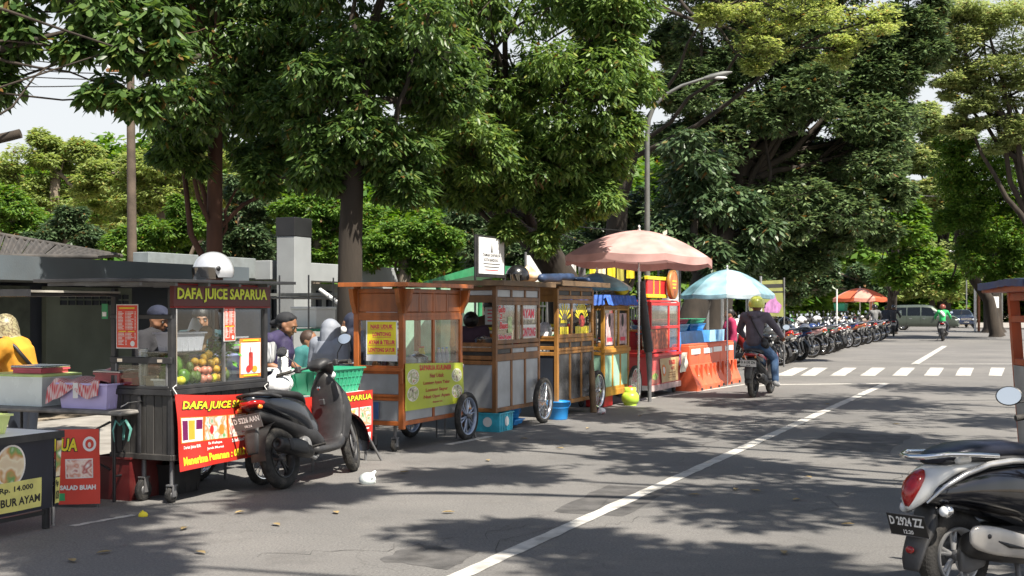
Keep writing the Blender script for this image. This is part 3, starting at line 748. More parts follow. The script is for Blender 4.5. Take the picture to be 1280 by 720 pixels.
# near tree whose branches hang into the top left corner; its trunk stands outside the frame
TL = tree('street_tree', 'near tree hanging leafy branches into the top left corner', gp(-330, 11), A(-260, -60, 11),
     cl([(10, 20, 34), (-6, 105, 20), (110, 15, 34), (125, 105, 20), (60, -25, 40), (-60, 60, 60), (0, 70, 16), (190, 20, 26), (172, 120, 26), (150, 60, 28), (90, 62, 18), (30, 50, 22), (212, 60, 16), (205, 70, 12), (-100, -90, 120), (40, -110, 90)], 12),
     LF_NEAR, (.17, .058), 6, 13, .9, 303, True, (.2, .05), sub=6, subr=.5, fill=.5, twigs=5)
lm = MB(); bs = TL.location
limb(lm, A(-250, 80, 11.5)-bs, A(0, 62, 11.8)-bs, .06, .04, random.Random(3), .08, 8)
limb(lm, A(0, 62, 11.8)-bs, A(104, 34, 12)-bs, .04, .015, random.Random(4), .12, 8)
limb(lm, A(-60, 190, 11.5)-bs, A(26, 167, 11.6)-bs, .05, .045, random.Random(5), .05, 5)
limb(lm, A(180, 95, 12)-bs, A(250, 70, 12.5)-bs, .02, .03, random.Random(6), .1, 5)
limb(lm, A(60, -20, 12)-bs, A(200, 75, 12)-bs, .05, .015, random.Random(7), .2, 8)
lm.build('branch', M_BARK, TL)
# street trees on the other side of the road: they stand outside the frame, their shade falls on the road
random.seed(1)
def shade_tree(label, base, top, cls, seed, tips=34, leaf=(.25, .10), sub=7, r=(.28, .2)):
    return tree('street_tree', label, base, top, cls, LF_NEAR, leaf, 6, tips, .5, seed, False, r, sub=sub, fill=.5, twigs=5, subr=.42)
shade_tree('street tree overhanging the road from the right kerb, its trunk out of view', (9.5, 6, 0), (8.0, 6.5, 6.0),
     [(7, 3.4, 8, 1.5), (5.6, 5.2, 8.4, 1.4), (8.5, 8, 8.8, 1.9), (6.6, 11.5, 9.0, 1.6), (10.5, 11.5, 9.5, 1.8), (4.2, 9.2, 9.2, 1.3), (10.5, 4, 9, 2), (5.0, 7.6, 8.2, 1.0), (3.0, 11.0, 9.2, 1.2), (5.2, 12.6, 9.4, 1.2), (2.2, 9.2, 8.6, .9), (7.6, 9.8, 8.4, 1.2), (3.4, 6.6, 8.8, .7), (.6, 4.2, 9.4, .7), (2.2, 4.8, 9.6, .6)], 401)
shade_tree('street tree behind the camera whose branches reach over the road', (4.5, -4, 0), (5, -3, 5.5),
     [(5.2, -1.0, 8, 1.4), (2.6, 1.2, 8.6, .8), (6.8, 0.6, 8.6, 1.5), (5, 2.2, 9.4, 1.1), (8.5, -2, 8.4, 1.8), (1.2, 2.6, 9.2, .7), (3.6, 3.4, 8.8, .7)], 402)
shade_tree('large street tree farther along the right kerb, out of view', (14.5, 13, 0), (12.5, 13, 6.8),
     [(10.5, 15.0, 9.6, 1.7), (8.0, 14.2, 9.2, 1.4), (12.5, 17.5, 10, 1.8), (14, 12, 9.5, 2), (7.0, 16.4, 9.8, 1.0)], 403)
# ================================================================== MATERIALS OF THE OBJECTS
M_WOODO = pm('orange varnished wood', (0.38, 0.105, 0.022), 0.40, var=0.32, scale=5, bump=0.25, bscale=30, stretch=(1, 1, .2), dirt=.55, dirtcol=(.10, .04, .018))
M_WOODB = pm('brown varnished wood', (0.24, 0.105, 0.034), 0.45, var=0.35, scale=5, bump=0.25, bscale=30, stretch=(1, 1, .2), dirt=.55, dirtcol=(.06, .035, .02))
M_WOODH = pm('honey varnished wood', (0.37, 0.17, 0.04), 0.45, var=0.3, scale=5, bump=0.2, bscale=30, stretch=(1, 1, .2), dirt=.5, dirtcol=(.1, .06, .03))
M_WOODY = pm('yellow orange painted wood', (0.52, 0.25, 0.035), 0.45, var=0.2, scale=5, bump=0.2, stretch=(1, 1, .2), dirt=.35, dirtcol=(.25, .1, .03))
M_WOODR = pm('red orange varnished wood', (0.42, 0.075, 0.02), 0.35, var=0.25, scale=5, bump=0.2, stretch=(1, 1, .2), dirt=.25)
M_ROOFW = pm('weathered timber roof board', (0.20, 0.125, 0.065), 0.75, var=0.35, scale=4, bump=0.5, stretch=(.3, 1, 1), dirt=.6)
M_ALU = pm('dull aluminium sheet', (0.42, 0.44, 0.46), 0.42, 0.55, var=0.12, scale=3, bump=0.12, bscale=8, dirt=.5, dirtcol=(.22, .21, .2))
M_STEEL = pm('stainless steel', (0.6, 0.6, 0.6), 0.25, 1.0, var=0.08, scale=6)
M_CHROME = pm('chrome', (0.8, 0.8, 0.8), 0.08, 1.0, var=0.03)
M_DSTEEL = pm('dark painted steel', (0.022, 0.022, 0.024), 0.42, var=0.25, scale=6, bump=.1, dirt=.5, dirtcol=(.07, .065, .06))
M_GSTEEL = pm('grey painted steel', (0.16, 0.16, 0.165), 0.45, .3, var=0.2, scale=6, dirt=.5)
M_RUBBER = pm('tyre rubber', (0.022, 0.021, 0.02), 0.8, var=0.3, scale=18, bump=.5, bscale=80, dirt=.6, dirtcol=(.13, .115, .095))
M_WHITEP = pm('white plastic', (0.72, 0.72, 0.70), 0.4, var=0.05, dirt=.12)
M_WHITE = pm('white print', (0.78, 0.77, 0.74), 0.5, var=0.04)
M_PAPER = pm('white paper', (0.74, 0.75, 0.76), 0.6, var=0.04, bump=.2, bscale=5)
M_RED = pm('red banner vinyl', (0.52, 0.032, 0.022), 0.38, var=0.1, scale=3, bump=.35, bscale=5, dirt=.25, dirtcol=(.35, .03, .02))
M_REDP = pm('red print', (0.62, 0.03, 0.03), 0.5, var=0.05)
M_YELP = pm('yellow print', (0.80, 0.66, 0.03), 0.5, var=0.05)
M_YELG = pm('yellow green banner vinyl', (0.46, 0.52, 0.04), 0.42, var=0.08, scale=3, bump=.35, bscale=5)
M_LIMEP = pm('lime yellow print', (0.72, 0.78, 0.05), 0.5, var=0.05)
M_BLKP = pm('black print', (0.02, 0.018, 0.016), 0.55, var=0.05)
M_MAROON = pm('dark maroon sign', (0.11, 0.012, 0.01), 0.45, var=0.15, scale=3)
M_GREENP = pm('green print', (0.04, 0.35, 0.12), 0.5, var=0.08)
M_ORANGEP = pm('orange print', (0.75, 0.22, 0.03), 0.5, var=0.08)
M_PINKP = pm('pink red print', (0.70, 0.05, 0.09), 0.5, var=0.06)
M_BLUEB = pm('bright blue plastic', (0.015, 0.24, 0.62), 0.35, var=0.08, scale=3, dirt=.2, dirtcol=(.1, .2, .35))
M_TEAL = pm('green crate plastic', (0.035, 0.34, 0.19), 0.4, var=0.1, scale=4, dirt=.2)
M_GLASS = glass()
M_GLASSD = glass('dusty glass', (0.86, 0.88, 0.86), .16)
M_FOOD1 = foodmat('printed rice porridge', [(.75, .6, .4), (.85, .75, .55), (.6, .3, .1), (.15, .35, .1), (.9, .85, .7)], 18)
M_FOOD2 = foodmat('printed dessert', [(.85, .8, .75), (.7, .3, .2), (.9, .75, .65), (.5, .1, .08), (.92, .9, .85)], 22)
M_FOOD3 = foodmat('printed rice plate', [(.12, .1, .06), (.6, .55, .45), (.25, .3, .08), (.8, .75, .65), (.4, .2, .08)], 30)
M_FOOD4 = foodmat('printed juice glasses', [(.2, .02, .15), (.75, .7, .65), (.8, .4, .05), (.9, .85, .8), (.1, .35, .08)], 20)
M_FOOD5 = foodmat('printed iced fruit', [(.1, .3, .08), (.5, .55, .45), (.8, .25, .1), (.85, .8, .7), (.2, .5, .4)], 24)
M_SKIN = pm('brown skin', (0.24, 0.115, 0.062), 0.5, var=0.06, scale=8)
M_HAIR = pm('black hair', (0.012, 0.01, 0.009), 0.5, var=0.2, scale=30, bump=.5)
SIDE_R = (1, 0, 0); END_R = (0, -1, 0); UP = (0, 0, 1)

# ================================================================== WHEELS
def make_wheel(parent, c, Rr, tr, spokes=36, kind='wire', rim=M_CHROME, name='wheel', wmul=1.0, lean=None, tseg=40, nspk=5, disc=False, rimw=.8):
    """wheel turning about the local y axis; tyre is the part, rim, spokes and hub are its sub-parts"""
    ty = MB(); prof = []
    for k in range(13):
        a = 2*PI*k/12; prof.append((Rr-tr+tr*math.cos(a), tr*wmul*math.sin(a)))
    ty.lathe(prof, tseg, axis='Y')
    w = ty.build(name, M_RUBBER, parent, loc=c)
    if tseg >= 32:      # tread blocks
        tb = MB()
        for k in range(tseg*2):
            a = PI*k/tseg; s = 1 if k % 2 else -1
            M = Matrix.Rotation(-a, 4, 'Y') @ Matrix.Translation((Rr-.22*tr, 0, 0)) @ Matrix.Rotation(R(25*s), 4, 'X')
            tb.box(-.003, .0025, -.2*tr+s*tr*.45, .2*tr+s*tr*.45, -.5*PI*Rr/tseg, .5*PI*Rr/tseg, M=M)
        q = tb.build('tread', M_RUBBER, w); q['kind'] = 'stuff'
    r1 = Rr-2*tr+.004
    rm = MB(); h = tr*wmul*rimw
    rm.lathe([(r1+.006, -h), (r1-.006, -h*.95), (r1-.016, -h*.4), (r1-.016, h*.4), (r1-.006, h*.95), (r1+.006, h), (r1+.012, 0), (r1+.006, -h)], tseg, axis='Y')
    if kind == 'cast':
        for k in range(nspk):
            a = 2*PI*k/nspk+.3
            for da in (-.16, .16):
                p0 = Vector((math.cos(a)*.03, 0, math.sin(a)*.03)); p1 = Vector((math.cos(a+da)*(r1-.008), 0, math.sin(a+da)*(r1-.008)))
                rm.tube([p0, p1], [.014, .009], 6)
    if kind == 'solid':
        rm.lathe([(.02, h*.3), (r1-.01, h*.5), (r1-.01, -h*.5), (.02, -h*.3)], tseg, axis='Y')
    rm.build('rim', rim, w)
    hb = MB(); hb.lathe([(0, -.045), (.026, -.045), (.03, -.02), (.022, 0), (.03, .02), (.026, .045), (0, .045)], 16, axis='Y')
    if disc: hb.lathe([(.04, -.036), (.1, -.036), (.1, -.03), (.04, -.03), (.04, -.036)], 24, axis='Y')
    hb.build('hub', M_GSTEEL if kind != 'wire' else rim, w)
    if kind == 'wire':
        sp = MB()
        for k in range(spokes):
            a = 2*PI*k/spokes; s = 1 if k % 2 else -1; b = a+(.35 if (k//2) % 2 else -.35)
            sp.tube([(math.cos(b)*.024, s*.03, math.sin(b)*.024), (math.cos(a)*(r1-.012), s*.004, math.sin(a)*(r1-.012))], .0028, 4, cap=False)
        sp.build('spokes', rim, w)
    return w
def caster(parent, x, y, r=.07, z=0, h=.22):
    f = MB(); f.box(x-.035, x+.035, y-.03, y+.03, z+r*2+.01, z+r*2+.02); f.box(x-.03, x+.015, y-.032, y-.026, z+r*.8, z+r*2+.015); f.box(x-.03, x+.015, y+.026, y+.032, z+r*.8, z+r*2+.015)
    f.tube([(x, y, z+r*2+.015), (x, y, z+h)], .018, 8)
    c = f.build('caster_fork', M_GSTEEL, parent)
    t = MB(); t.lathe([(r*.45, -.018), (r*.9, -.02), (r, -.012), (r, .012), (r*.9, .02), (r*.45, .018)], 20, c=(x-.01, y, z+r), axis='Y'); t.build('caster_wheel', M_RUBBER, c)
    t = MB(); t.lathe([(0, -.019), (r*.46, -.019), (r*.46, .019), (0, .019)], 16, c=(x-.01, y, z+r), axis='Y'); t.build('caster_rim', M_GSTEEL, c)

# ================================================================== FOOD CARTS
class Cart:
    """local axes: x along the road away from the camera, y away from the road, z up; face 'S' looks at the road, 'E' at the camera"""
    def __init__(s, name, label, px, L, W, y0=None, group='food carts parked in a row along the road', off=0.0):
        p = edge(px) if y0 is None else G(px, y0)
        p = p - NRM*off
        s.L = L; s.W = W; s.o = thing(name, label, 'food cart', p, ROADROT, group)
    def pt(s, f, u, z, out=0.0):
        if f == 'S': return Vector((u, -out, z))
        if f == 'E': return Vector((-out, s.W-u, z))
        if f == 'B': return Vector((s.L-u, s.W+out, z))
        return Vector((s.L+out, u, z))
    def wd(s, f): return s.L if f in 'SB' else s.W
    def rt(s, f): return {'S': (1, 0, 0), 'E': (0, -1, 0), 'B': (-1, 0, 0), 'F': (0, 1, 0)}[f]
    def fb(s, name, f, u0, u1, z0, z1, o0, o1, mat, bev=.004, parent=None):
        a = s.pt(f, u0, z0, o0); b = s.pt(f, u1, z1, o1)
        return MB().box(min(a.x, b.x), max(a.x, b.x), min(a.y, b.y), max(a.y, b.y), z0, z1, bev=bev).build(name, mat, parent or s.o)
    def posts(s, z0, z1, w, mat, taper=0):
        for x in (0, s.L-w):
            for y in (0, s.W-w):
                MB().box(x, x+w, y, y+w, z0, z1, bev=.005).build('post', mat, s.o)
    def face(s, f, rows, mat, pw=.05, rail=.045, cells=None, thick=.03):
        """rows: list of (z0, z1, columns or list of widths, material or None, kind)"""
        W = s.wd(f)-2*pw
        zs = sorted({r[0] for r in rows} | {r[1] for r in rows})
        for z in zs:
            s.fb('rail', f, pw, s.wd(f)-pw, z-rail/2, z+rail/2, -thick, -.001, mat)
        for (z0, z1, cols, m, kind) in rows:
            ws = cols if isinstance(cols, (list, tuple)) else [1]*cols
            tot = sum(ws); u = pw
            for i, w_ in enumerate(ws):
                w = W*w_/tot
                a0 = u + (rail/2 if i else 0); a1 = u+w-(rail/2 if i < len(ws)-1 else 0)
                if i: s.fb('mullion', f, u-rail/2, u+rail/2, z0+rail/2, z1-rail/2, -thick, -.002, mat)
                mm = m[i] if isinstance(m, (list, tuple)) else m
                if mm is not None and kind != 'open':
                    if kind == 'glass': s.fb('pane', f, a0, a1, z0+rail/2, z1-rail/2, -thick*.6, -thick*.45, mm, bev=0)
                    elif kind == 'panel': s.fb('panel', f, a0, a1, z0+rail/2, z1-rail/2, -thick*.8, -thick*.45, mm)
                    elif kind == 'proud': s.fb('panel', f, a0+.003, a1-.003, z0+rail/2+.003, z1-rail/2-.003, -thick*.8, -thick*.15, mm, bev=.006)
                u += w
    def txt(s, f, st, u, z, w, h, mat, out=.004, bold=.02, sh=0.0, parent=None, name='lettering'):
        return text(parent or s.o, st, s.pt(f, u, z, out), s.rt(f), UP, w, h, mat, bold, .0012, name=name, shear=sh)
    def pl(s, f, name, u, z, w, h, mat, out=.003, parent=None, **k):
        return plate(parent or s.o, name, s.pt(f, u, z, out), s.rt(f), UP, w, h, mat, **k)
def vinyl(parent, name, P00, P10, P01, P11, mat, wrinkle=.006, n=(26, 14), seed=1, sagtop=0.0, nrm=(0, -1, 0), thick=.0015):
    """hanging sheet between four corners (bottom left, bottom right, top left, top right), slightly billowing"""
    P00, P10, P01, P11 = map(Vector, (P00, P10, P01, P11)); nrm = Vector(nrm); rnd = random.Random(seed); ph = [rnd.uniform(0, 6) for _ in range(4)]
    def f(u, v, o=0.0):
        p = P00.lerp(P10, u).lerp(P01.lerp(P11, u), v)
        b = wrinkle*1.5*(math.sin(u*9+ph[0]+v*3)+.6*math.sin(v*7+ph[1]-u*5)+.5*math.sin(u*23+ph[2]))*.5
        p = p + nrm*(b+wrinkle*1.2+o); p.z -= sagtop*4*u*(1-u)*v
        return p
    mb = MB(); mb.sheet(lambda u, v: f(u, v), *n); mb.sheet(lambda u, v: f(1-u, v, -thick), *n)
    return mb.build(name, mat, parent), f
def on_sheet(o, f, nrm, lift=.0025):
    """bend a flat child made in (u, v) space 0..1 onto the sheet"""
    me = o.data; n = len(me.vertices); a = np.empty(n*3, dtype=np.float32); me.vertices.foreach_get('co', a); a = a.reshape(-1, 3)
    for i in range(n):
        p = f(float(a[i, 0]), float(a[i, 2])) + Vector(nrm)*(lift+float(-a[i, 1])); a[i] = p
    me.vertices.foreach_set('co', a.ravel()); me.update()
    return o
def sprint(parent, f, nrm, st, u, v, w, h, mat, bold=.02, lift=.0025, sh=0.0):
    """lettering printed on a sheet, in its u, v coordinates"""
    o = text(parent, st, (u, 0, v), (1, 0, 0), (0, 0, 1), w, h, mat, bold, 0.0, shear=sh)
    bm = bmesh.new(); bm.from_mesh(o.data)
    bmesh.ops.triangulate(bm, faces=bm.faces)
    bm.to_mesh(o.data); bm.free()
    return on_sheet(o, f, nrm, lift)
def spatch(parent, f, nrm, name, u, v, w, h, mat, lift=.0018, disc=False, n=8, asp=1.0):
    mb = MB()
    if disc:
        vs = [(u+w/2, 0, v+h/2)]+[(u+w/2+w/2*math.cos(2*PI*k/28), 0, v+h/2+h/2*math.sin(2*PI*k/28)) for k in range(28)]
        mb.add(vs, [(0, k+1, (k+1) % 28+1) for k in range(28)])
    else: mb.sheet(lambda a, b: Vector((u+w*a, 0, v+h*b)), n, n, smooth=True)
    o = mb.build(name, mat, parent)
    return on_sheet(o, f, nrm, lift)
# ------------------------------------------------------------------ 1. juice cart
M_BWOOD = pm('charred black timber', (0.03, 0.028, 0.026), 0.5, var=0.4, scale=6, bump=.35, stretch=(1, 1, .2), dirt=.75, dirtcol=(.11, .1, .09))
c = Cart('juice_cart', 'black juice cart with a red banner and fruit behind glass, nearest of the carts', 215, 1.27, .60)
o = c.o; L, W = c.L, c.W
c.posts(.34, 1.66, .045, M_DSTEEL)
# lower body of upright boards
n = 7
for i in range(n):
    u0 = .03+i*(W-.06)/n; c.fb('board', 'E', u0+.002, u0+(W-.06)/n-.002, .36, .845, -.03, -.012-.004*(i % 2), M_BWOOD)
for i in range(12):
    u0 = .045+i*(L-.09)/12; c.fb('board', 'S', u0+.002, u0+(L-.09)/12-.002, .36, .845, -.03, -.012-.004*(i % 2), M_BWOOD)
for f in 'ES':
    c.fb('rail', f, 0, c.wd(f), .33, .375, -.04, .012, M_BWOOD); c.fb('rail', f, 0, c.wd(f), .83, .875, -.04, .014, M_DSTEEL)
c.fb('brace', 'E', .27, .30, .375, .83, -.01, .008, M_DSTEEL)
MB().box(.01, L-.01, .01, W-.01, .86, .88).build('counter', M_STEEL, o)
MB().box(.02, L-.02, .02, W-.02, .34, .36).build('floor', M_BWOOD, o)
# end: drawer window and open hatch
c.fb('rail', 'E', 0, W, 1.075, 1.125, -.03, .012, M_DSTEEL); c.fb('rail', 'E', .03, W-.03, .875, .90, -.03, .006, M_DSTEEL)
c.fb('pane', 'E', .06, W-.06, .905, 1.06, -.015, -.009, M_GLASSD, 0)
for u in (.045, W-.06): c.fb('stile', 'E', u, u+.018, .90, 1.075, -.02, .004, M_GSTEEL)
for u in (.08, W-.13): c.fb('hinge', 'E', u, u+.05, 1.085, 1.112, .0121, .018, M_CHROME, .002)
c.fb('rail', 'E', 0, W, 1.42, 1.455, -.03, .01, M_DSTEEL)
# side: header sign and show window
sg = c.fb('sign_board', 'S', -.005, L+.012, 1.515, 1.695, -.02, .02, M_MAROON)
text(sg, 'DAFA JUICE SAPARUA', c.pt('S', .03, 1.545, .020), c.rt('S'), UP, L-.07, .124, M_BLKP, .07, .0012)
text(sg, 'DAFA JUICE SAPARUA', c.pt('S', .036, 1.55, .020), c.rt('S'), UP, L-.082, .114, M_LIMEP, .035, .0032)
c.fb('sign_edge', 'S', -.005, L+.012, 1.688, 1.697, -.02, .024, pm('red edge', (.35, .02, .02), .5)); c.fb('sign_edge', 'S', -.005, L+.012, 1.508, 1.518, -.02, .024, pm('red edge', (.35, .02, .02), .5))
c.fb('pane', 'S', .045, L*.52, .905, 1.50, -.02, -.014, M_GLASS, 0); c.fb('pane', 'S', L*.53, L-.045, .905, 1.50, -.028, -.022, M_GLASS, 0)
c.fb('stile', 'S', .045, .06, .9, 1.51, -.03, .004, M_CHROME, .002); c.fb('stile', 'S', L*.515, L*.53, .9, 1.51, -.03, 0.002, M_GSTEEL, .002)
c.fb('rail', 'S', .045, L-.045, .876, .905, -.03, .01, M_DSTEEL); c.fb('rail', 'S', .045, L-.045, 1.495, 1.517, -.03, .006, M_DSTEEL)
c.fb('divider_pane', 'S', .05, L-.06, .905, 1.16, -.34, -.335, M_GLASSD, 0)
c.fb('shelf', 'S', .05, L-.05, 1.155, 1.163, -.34, -.05, M_GLASSD, 0)
for u in (.24, .56): c.fb('glass_divider', 'S', u, u+.004, .905, 1.155, -.33, -.035, M_GLASSD, 0)
# roof with a wide flap raised at the near side
MB().box(-.62, L+.22, -.15, W+.18, 1.70, 1.725, bev=.004).xf(Matrix.Rotation(R(-.4), 4, 'Y')).build('roof', M_DSTEEL, o)
for x in (-.5, -.1, .3, .7, 1.1): MB().box(x, x+.03, -.12, W+.15, 1.675, 1.70).xf(Matrix.Rotation(R(-.4), 4, 'Y')).build('roof_rib', M_GSTEEL, o)
fl = MB(); fl.box(-.95, 0.0, W-.1, W+1.0, 1.6, 1.615, M=Matrix.Translation((0, 0, .02))); fl.build('awning_flap', pm('faded tarpaulin lining', (.35, .33, .29), .7, var=.3, scale=3, dirt=.5), o)
for y in (W-.05, W+.45, W+.95): MB().tube([(-.95, y, 1.6), (0.02, y, 1.612)], .015, 6).build('awning_bar', M_DSTEEL, o)
MB().box(-.98, -.95, W-.12, W+1.02, 1.59, 1.64).build('awning_edge', M_DSTEEL, o)
caster(o, .06, .32, .085, 0, .36); caster(o, .06, .05, .06, .0, .36)
make_wheel(o, (L-.12, -.035, .24), .24, .032, 36, 'wire')
make_wheel(o, (L-.12, W+.035, .24), .24, .032, 36, 'wire')
MB().tube([(L-.12, -.03, .24), (L-.12, W+.03, .24)], .014, 8).build('axle', M_GSTEEL, o)
c.fb('wheel_bracket', 'S', L-.2, L-.04, .27, .36, -.04, -.01, M_DSTEEL)
# red banner
nr = (0, -1, 0)
bn, bf = vinyl(o, 'banner', (.0, -.05, .25), (1.27, -.05, .27), (-.01, -.03, .845), (1.20, -.03, .79), M_RED, .012, (30, 18), 3, .015)
sprint(bn, bf, nr, 'DAFA JUICE SAPARUA', .055, .765, .92, .155, M_BLKP, .11, .0022, .25)
sprint(bn, bf, nr, 'DAFA JUICE SAPARUA', .065, .775, .90, .14, M_YELP, .035, .0034, .25)
for u, m in ((.04, M_FOOD4), (.275, M_FOOD5), (.515, M_FOOD2), (.75, M_FOOD5)):
    w_ = .215
    spatch(bn, bf, nr, 'photo_frame', u-.008, .355, w_+.016, .345, M_ORANGEP, .0018)
    ph = spatch(bn, bf, nr, 'printed_photo', u, .365, w_, .325, m, .003)
M_PLUM = pm('plum juice print', (.16, .01, .09), .5); M_MANGO = pm('mango juice print', (.8, .38, .04), .5); M_CREAM = pm('cream print', (.8, .74, .68), .5)
spatch(bn, bf, nr, 'print_ground', .042, .367, .211, .321, M_CREAM, .0036)
for u, m in ((.05, M_PLUM), (.118, M_MANGO), (.19, M_PLUM)):
    spatch(bn, bf, nr, 'printed_glass', u, .395 if u < .15 else .53, .06, .26 if u < .15 else .13, m, .0044, n=3)
spatch(bn, bf, nr, 'printed_strawberry', .33, .44, .04, .13, M_REDP, .0044, True); spatch(bn, bf, nr, 'printed_strawberry', .42, .42, .045, .15, M_ORANGEP, .0044, True)
sprint(bn, bf, nr, 'Durian Juice IDR', .06, .265, .17, .055, M_WHITE, .03)
sprint(bn, bf, nr, 'Es Kelapa', .31, .285, .13, .045, M_WHITE, .03); sprint(bn, bf, nr, 'Jeruk Murni', .29, .215, .16, .045, M_WHITE, .03)
sprint(bn, bf, nr, 'Salad Buah 10', .53, .285, .19, .055, M_WHITE, .03)
sprint(bn, bf, nr, 'Menerima Pesanan : 0812 5894 7691', .045, .06, .88, .12, M_YELP, .045)
for p_ in ((-.005, .845), (1.20, .79)):
    MB().tube([(p_[0], -.05, p_[1]), (p_[0]-.01, -.02, p_[1]+.05), (p_[0]+.02, -.03, p_[1]+.07)], .004, 5).build('cable_tie', M_WHITEP, bn)
# menus: unreadable rows of print
def menu(cart, f, u, z, w, h, out, logo=True):
    m = cart.pl(f, 'menu_sheet', u, z, w, h, M_WHITE, out, t=.002)
    r = plate(m, 'menu_print', cart.pt(f, u+.008, z+.008, out+.002), cart.rt(f), UP, w-.016, h-.016, pm('orange red print', (.75, .07, .035), .45, var=.05))
    rb = MB(); rnd = random.Random(int(u*100+z*10))
    rt = Vector(cart.rt(f))
    def bar(a, b, ww, hh):
        p = cart.pt(f, a, b, out+.0055); q = p+rt*ww; return [(p.x, p.y, p.z), (q.x, q.y, q.z), (q.x, q.y, q.z+hh), (p.x, p.y, p.z+hh)]
    for col in (0, 1):
        zz = z+h*.82
        while zz > z+(.2*h if col else .08*h):
            if not (z+.36*h < zz < z+.42*h):
                rb.add(bar(u+w*(.10+.42*col), zz, w*rnd.uniform(.15, .3), h*.014), [(0, 1, 2, 3)])
                rb.add(bar(u+w*(.43+.42*col), zz, w*.06, h*.014), [(0, 1, 2, 3)])
            zz -= h*.032
    rb.build('menu_lines', M_WHITE, m)
    hb = MB(); hb.add(bar(u+w*.15, z+h*.90, w*.7, h*.03), [(0, 1, 2, 3)]); hb.add(bar(u+w*.12, z+h*.375, w*.34, h*.022), [(0, 1, 2, 3)]); hb.add(bar(u+w*.55, z+h*.375, w*.3, h*.022), [(0, 1, 2, 3)]); hb.build('menu_headings', M_YELP, m)
    if logo: plate(m, 'round_emblem', cart.pt(f, u+w*.66, z+h*.05, out+.0055), rt, UP, w*.2, w*.2, M_WHITE, t=.001, disc=True)
menu(c, 'E', .07, 1.19, .215, .345, .012)
menu(c, 'S', L*.5, 1.235, .155, .315, .008)
# poster of a drink, in the window
ps = c.pl('S', 'poster', L*.69, .925, .30, .325, M_ORANGEP, -.01, t=.002)
plate(ps, 'poster_photo', c.pt('S', L*.69+.012, .955, -.007), c.rt('S'), UP, .276, .26, pm('pale blue print', (.62, .72, .78), .4, var=.15, scale=8))
M_DRINK = pm('drink print', (.45, .04, .03), .4, var=.3, scale=20)
plate(ps, 'printed_tumbler', c.pt('S', L*.69+.12, .985, -.003), c.rt('S'), UP, .055, .15, M_DRINK, rnd=.01); plate(ps, 'printed_fruit', c.pt('S', L*.69+.08, .965, -.0015), c.rt('S'), UP, .07, .06, M_REDP, disc=True, t=.001)
plate(ps, 'printed_fruit', c.pt('S', L*.69+.16, .965, -.001), c.rt('S'), UP, .08, .055, M_MANGO, disc=True, t=.001); plate(ps, 'printed_straw', c.pt('S', L*.69+.14, 1.1, 0), c.rt('S'), UP, .008, .08, M_DRINK, t=.001)
bar_ = MB(); p_ = c.pt('S', L*.69+.04, 1.228, -.006); plate(ps, 'poster_heading', p_, c.rt('S'), UP, .22, .012, M_YELP); plate(ps, 'poster_caption', c.pt('S', L*.69+.05, .935, -.006), c.rt('S'), UP, .2, .012, M_YELP)
sa = c.pl('E', 'sachet_strip', -.11, 1.42, .06, .12, pm('green sachet', (.02, .28, .1), .3), -.03, t=.006); plate(sa, 'sachet_label', c.pt('E', -.1, 1.44, -.022), c.rt('E'), UP, .04, .035, M_WHITE)
JUICE = c
# things inside
jo = o.matrix_world
def cw(cart, x, y, z):
    q = Matrix.Rotation(ROADROT, 4, 'Z') @ Vector((x, y, z)); return cart.o.location + q
def fruit(kind, x, y, z, r, mat, label, stem=True, seed=0):
    t = thing(kind, label, 'fruit', cw(JUICE, x, y, z), seed*1.3, 'fruit piled in the juice cart window')
    mb = MB(); k = {'mango': (1.0, .82, 1.12), 'avocado': (.85, .85, 1.25)}.get(kind, (1, 1, .93))
    mb.ell((0, 0, r*k[2]), (r*k[0], r*k[1], r*k[2]), 14, 10); mb.build('flesh', mat, t)
    if stem: MB().tube([(0, 0, r*k[2]*1.95), (0.003, 0, r*k[2]*1.95+.014)], .004, 5).build('stalk', M_BARKG, t)
MF = {'mango': pm('green mango skin', (.12, .25, .035), .4, var=.35, scale=18), 'orange': pm('orange peel', (.55, .30, .03), .5, var=.3, scale=16, bump=.4, bscale=90), 'guava': pm('pink apple skin', (.65, .25, .17), .35, var=.3, scale=16),
      'lemon': pm('yellow melon skin', (.72, .62, .04), .4, var=.15, scale=12), 'avocado': pm('avocado skin', (.09, .13, .025), .5, var=.4, scale=25, bump=.6, bscale=60)}
fl_ = [('mango', .10, .11, .985, .07), ('mango', .20, .14, .97, .072), ('mango', .10, .15, .905, .06), ('mango', .205, .06, .905, .055), ('lemon', .085, .05, .905, .038), ('lemon', .155, .045, .905, .036), ('lemon', .235, .11, .905, .034),
 ('avocado', .30, .05, .905, .042), ('avocado', .315, .09, .98, .04), ('avocado', .36, .05, .905, .04),
 ('guava', .43, .05, .905, .036), ('guava', .50, .05, .905, .036), ('guava', .465, .06, .97, .036), ('guava', .40, .08, .975, .034), ('guava', .53, .07, .97, .034), ('lemon', .56, .05, .905, .034),
 ('orange', .60, .06, .905, .037), ('orange', .66, .06, .905, .037), ('orange', .63, .07, .97, .037), ('orange', .70, .06, .965, .037), ('orange', .585, .09, 1.02, .037), ('orange', .66, .09, 1.03, .038), ('orange', .50, .11, 1.03, .036), ('orange', .43, .13, 1.04, .036), ('orange', .545, .12, 1.07, .036), ('orange', .62, .14, 1.09, .037), ('avocado', .73, .05, .905, .04), ('orange', .48, .16, 1.0, .036)]
wrd = {'mango': 'green mango in the window of the juice cart', 'orange': 'orange in the piled heap behind the juice cart glass', 'guava': 'pink apple among the fruit behind the juice cart glass', 'lemon': 'small yellow melon low in the juice cart window', 'avocado': 'dark green avocado behind the juice cart glass'}
kn = {'mango': 'mango', 'orange': 'orange', 'guava': 'apple', 'lemon': 'melon', 'avocado': 'avocado'}
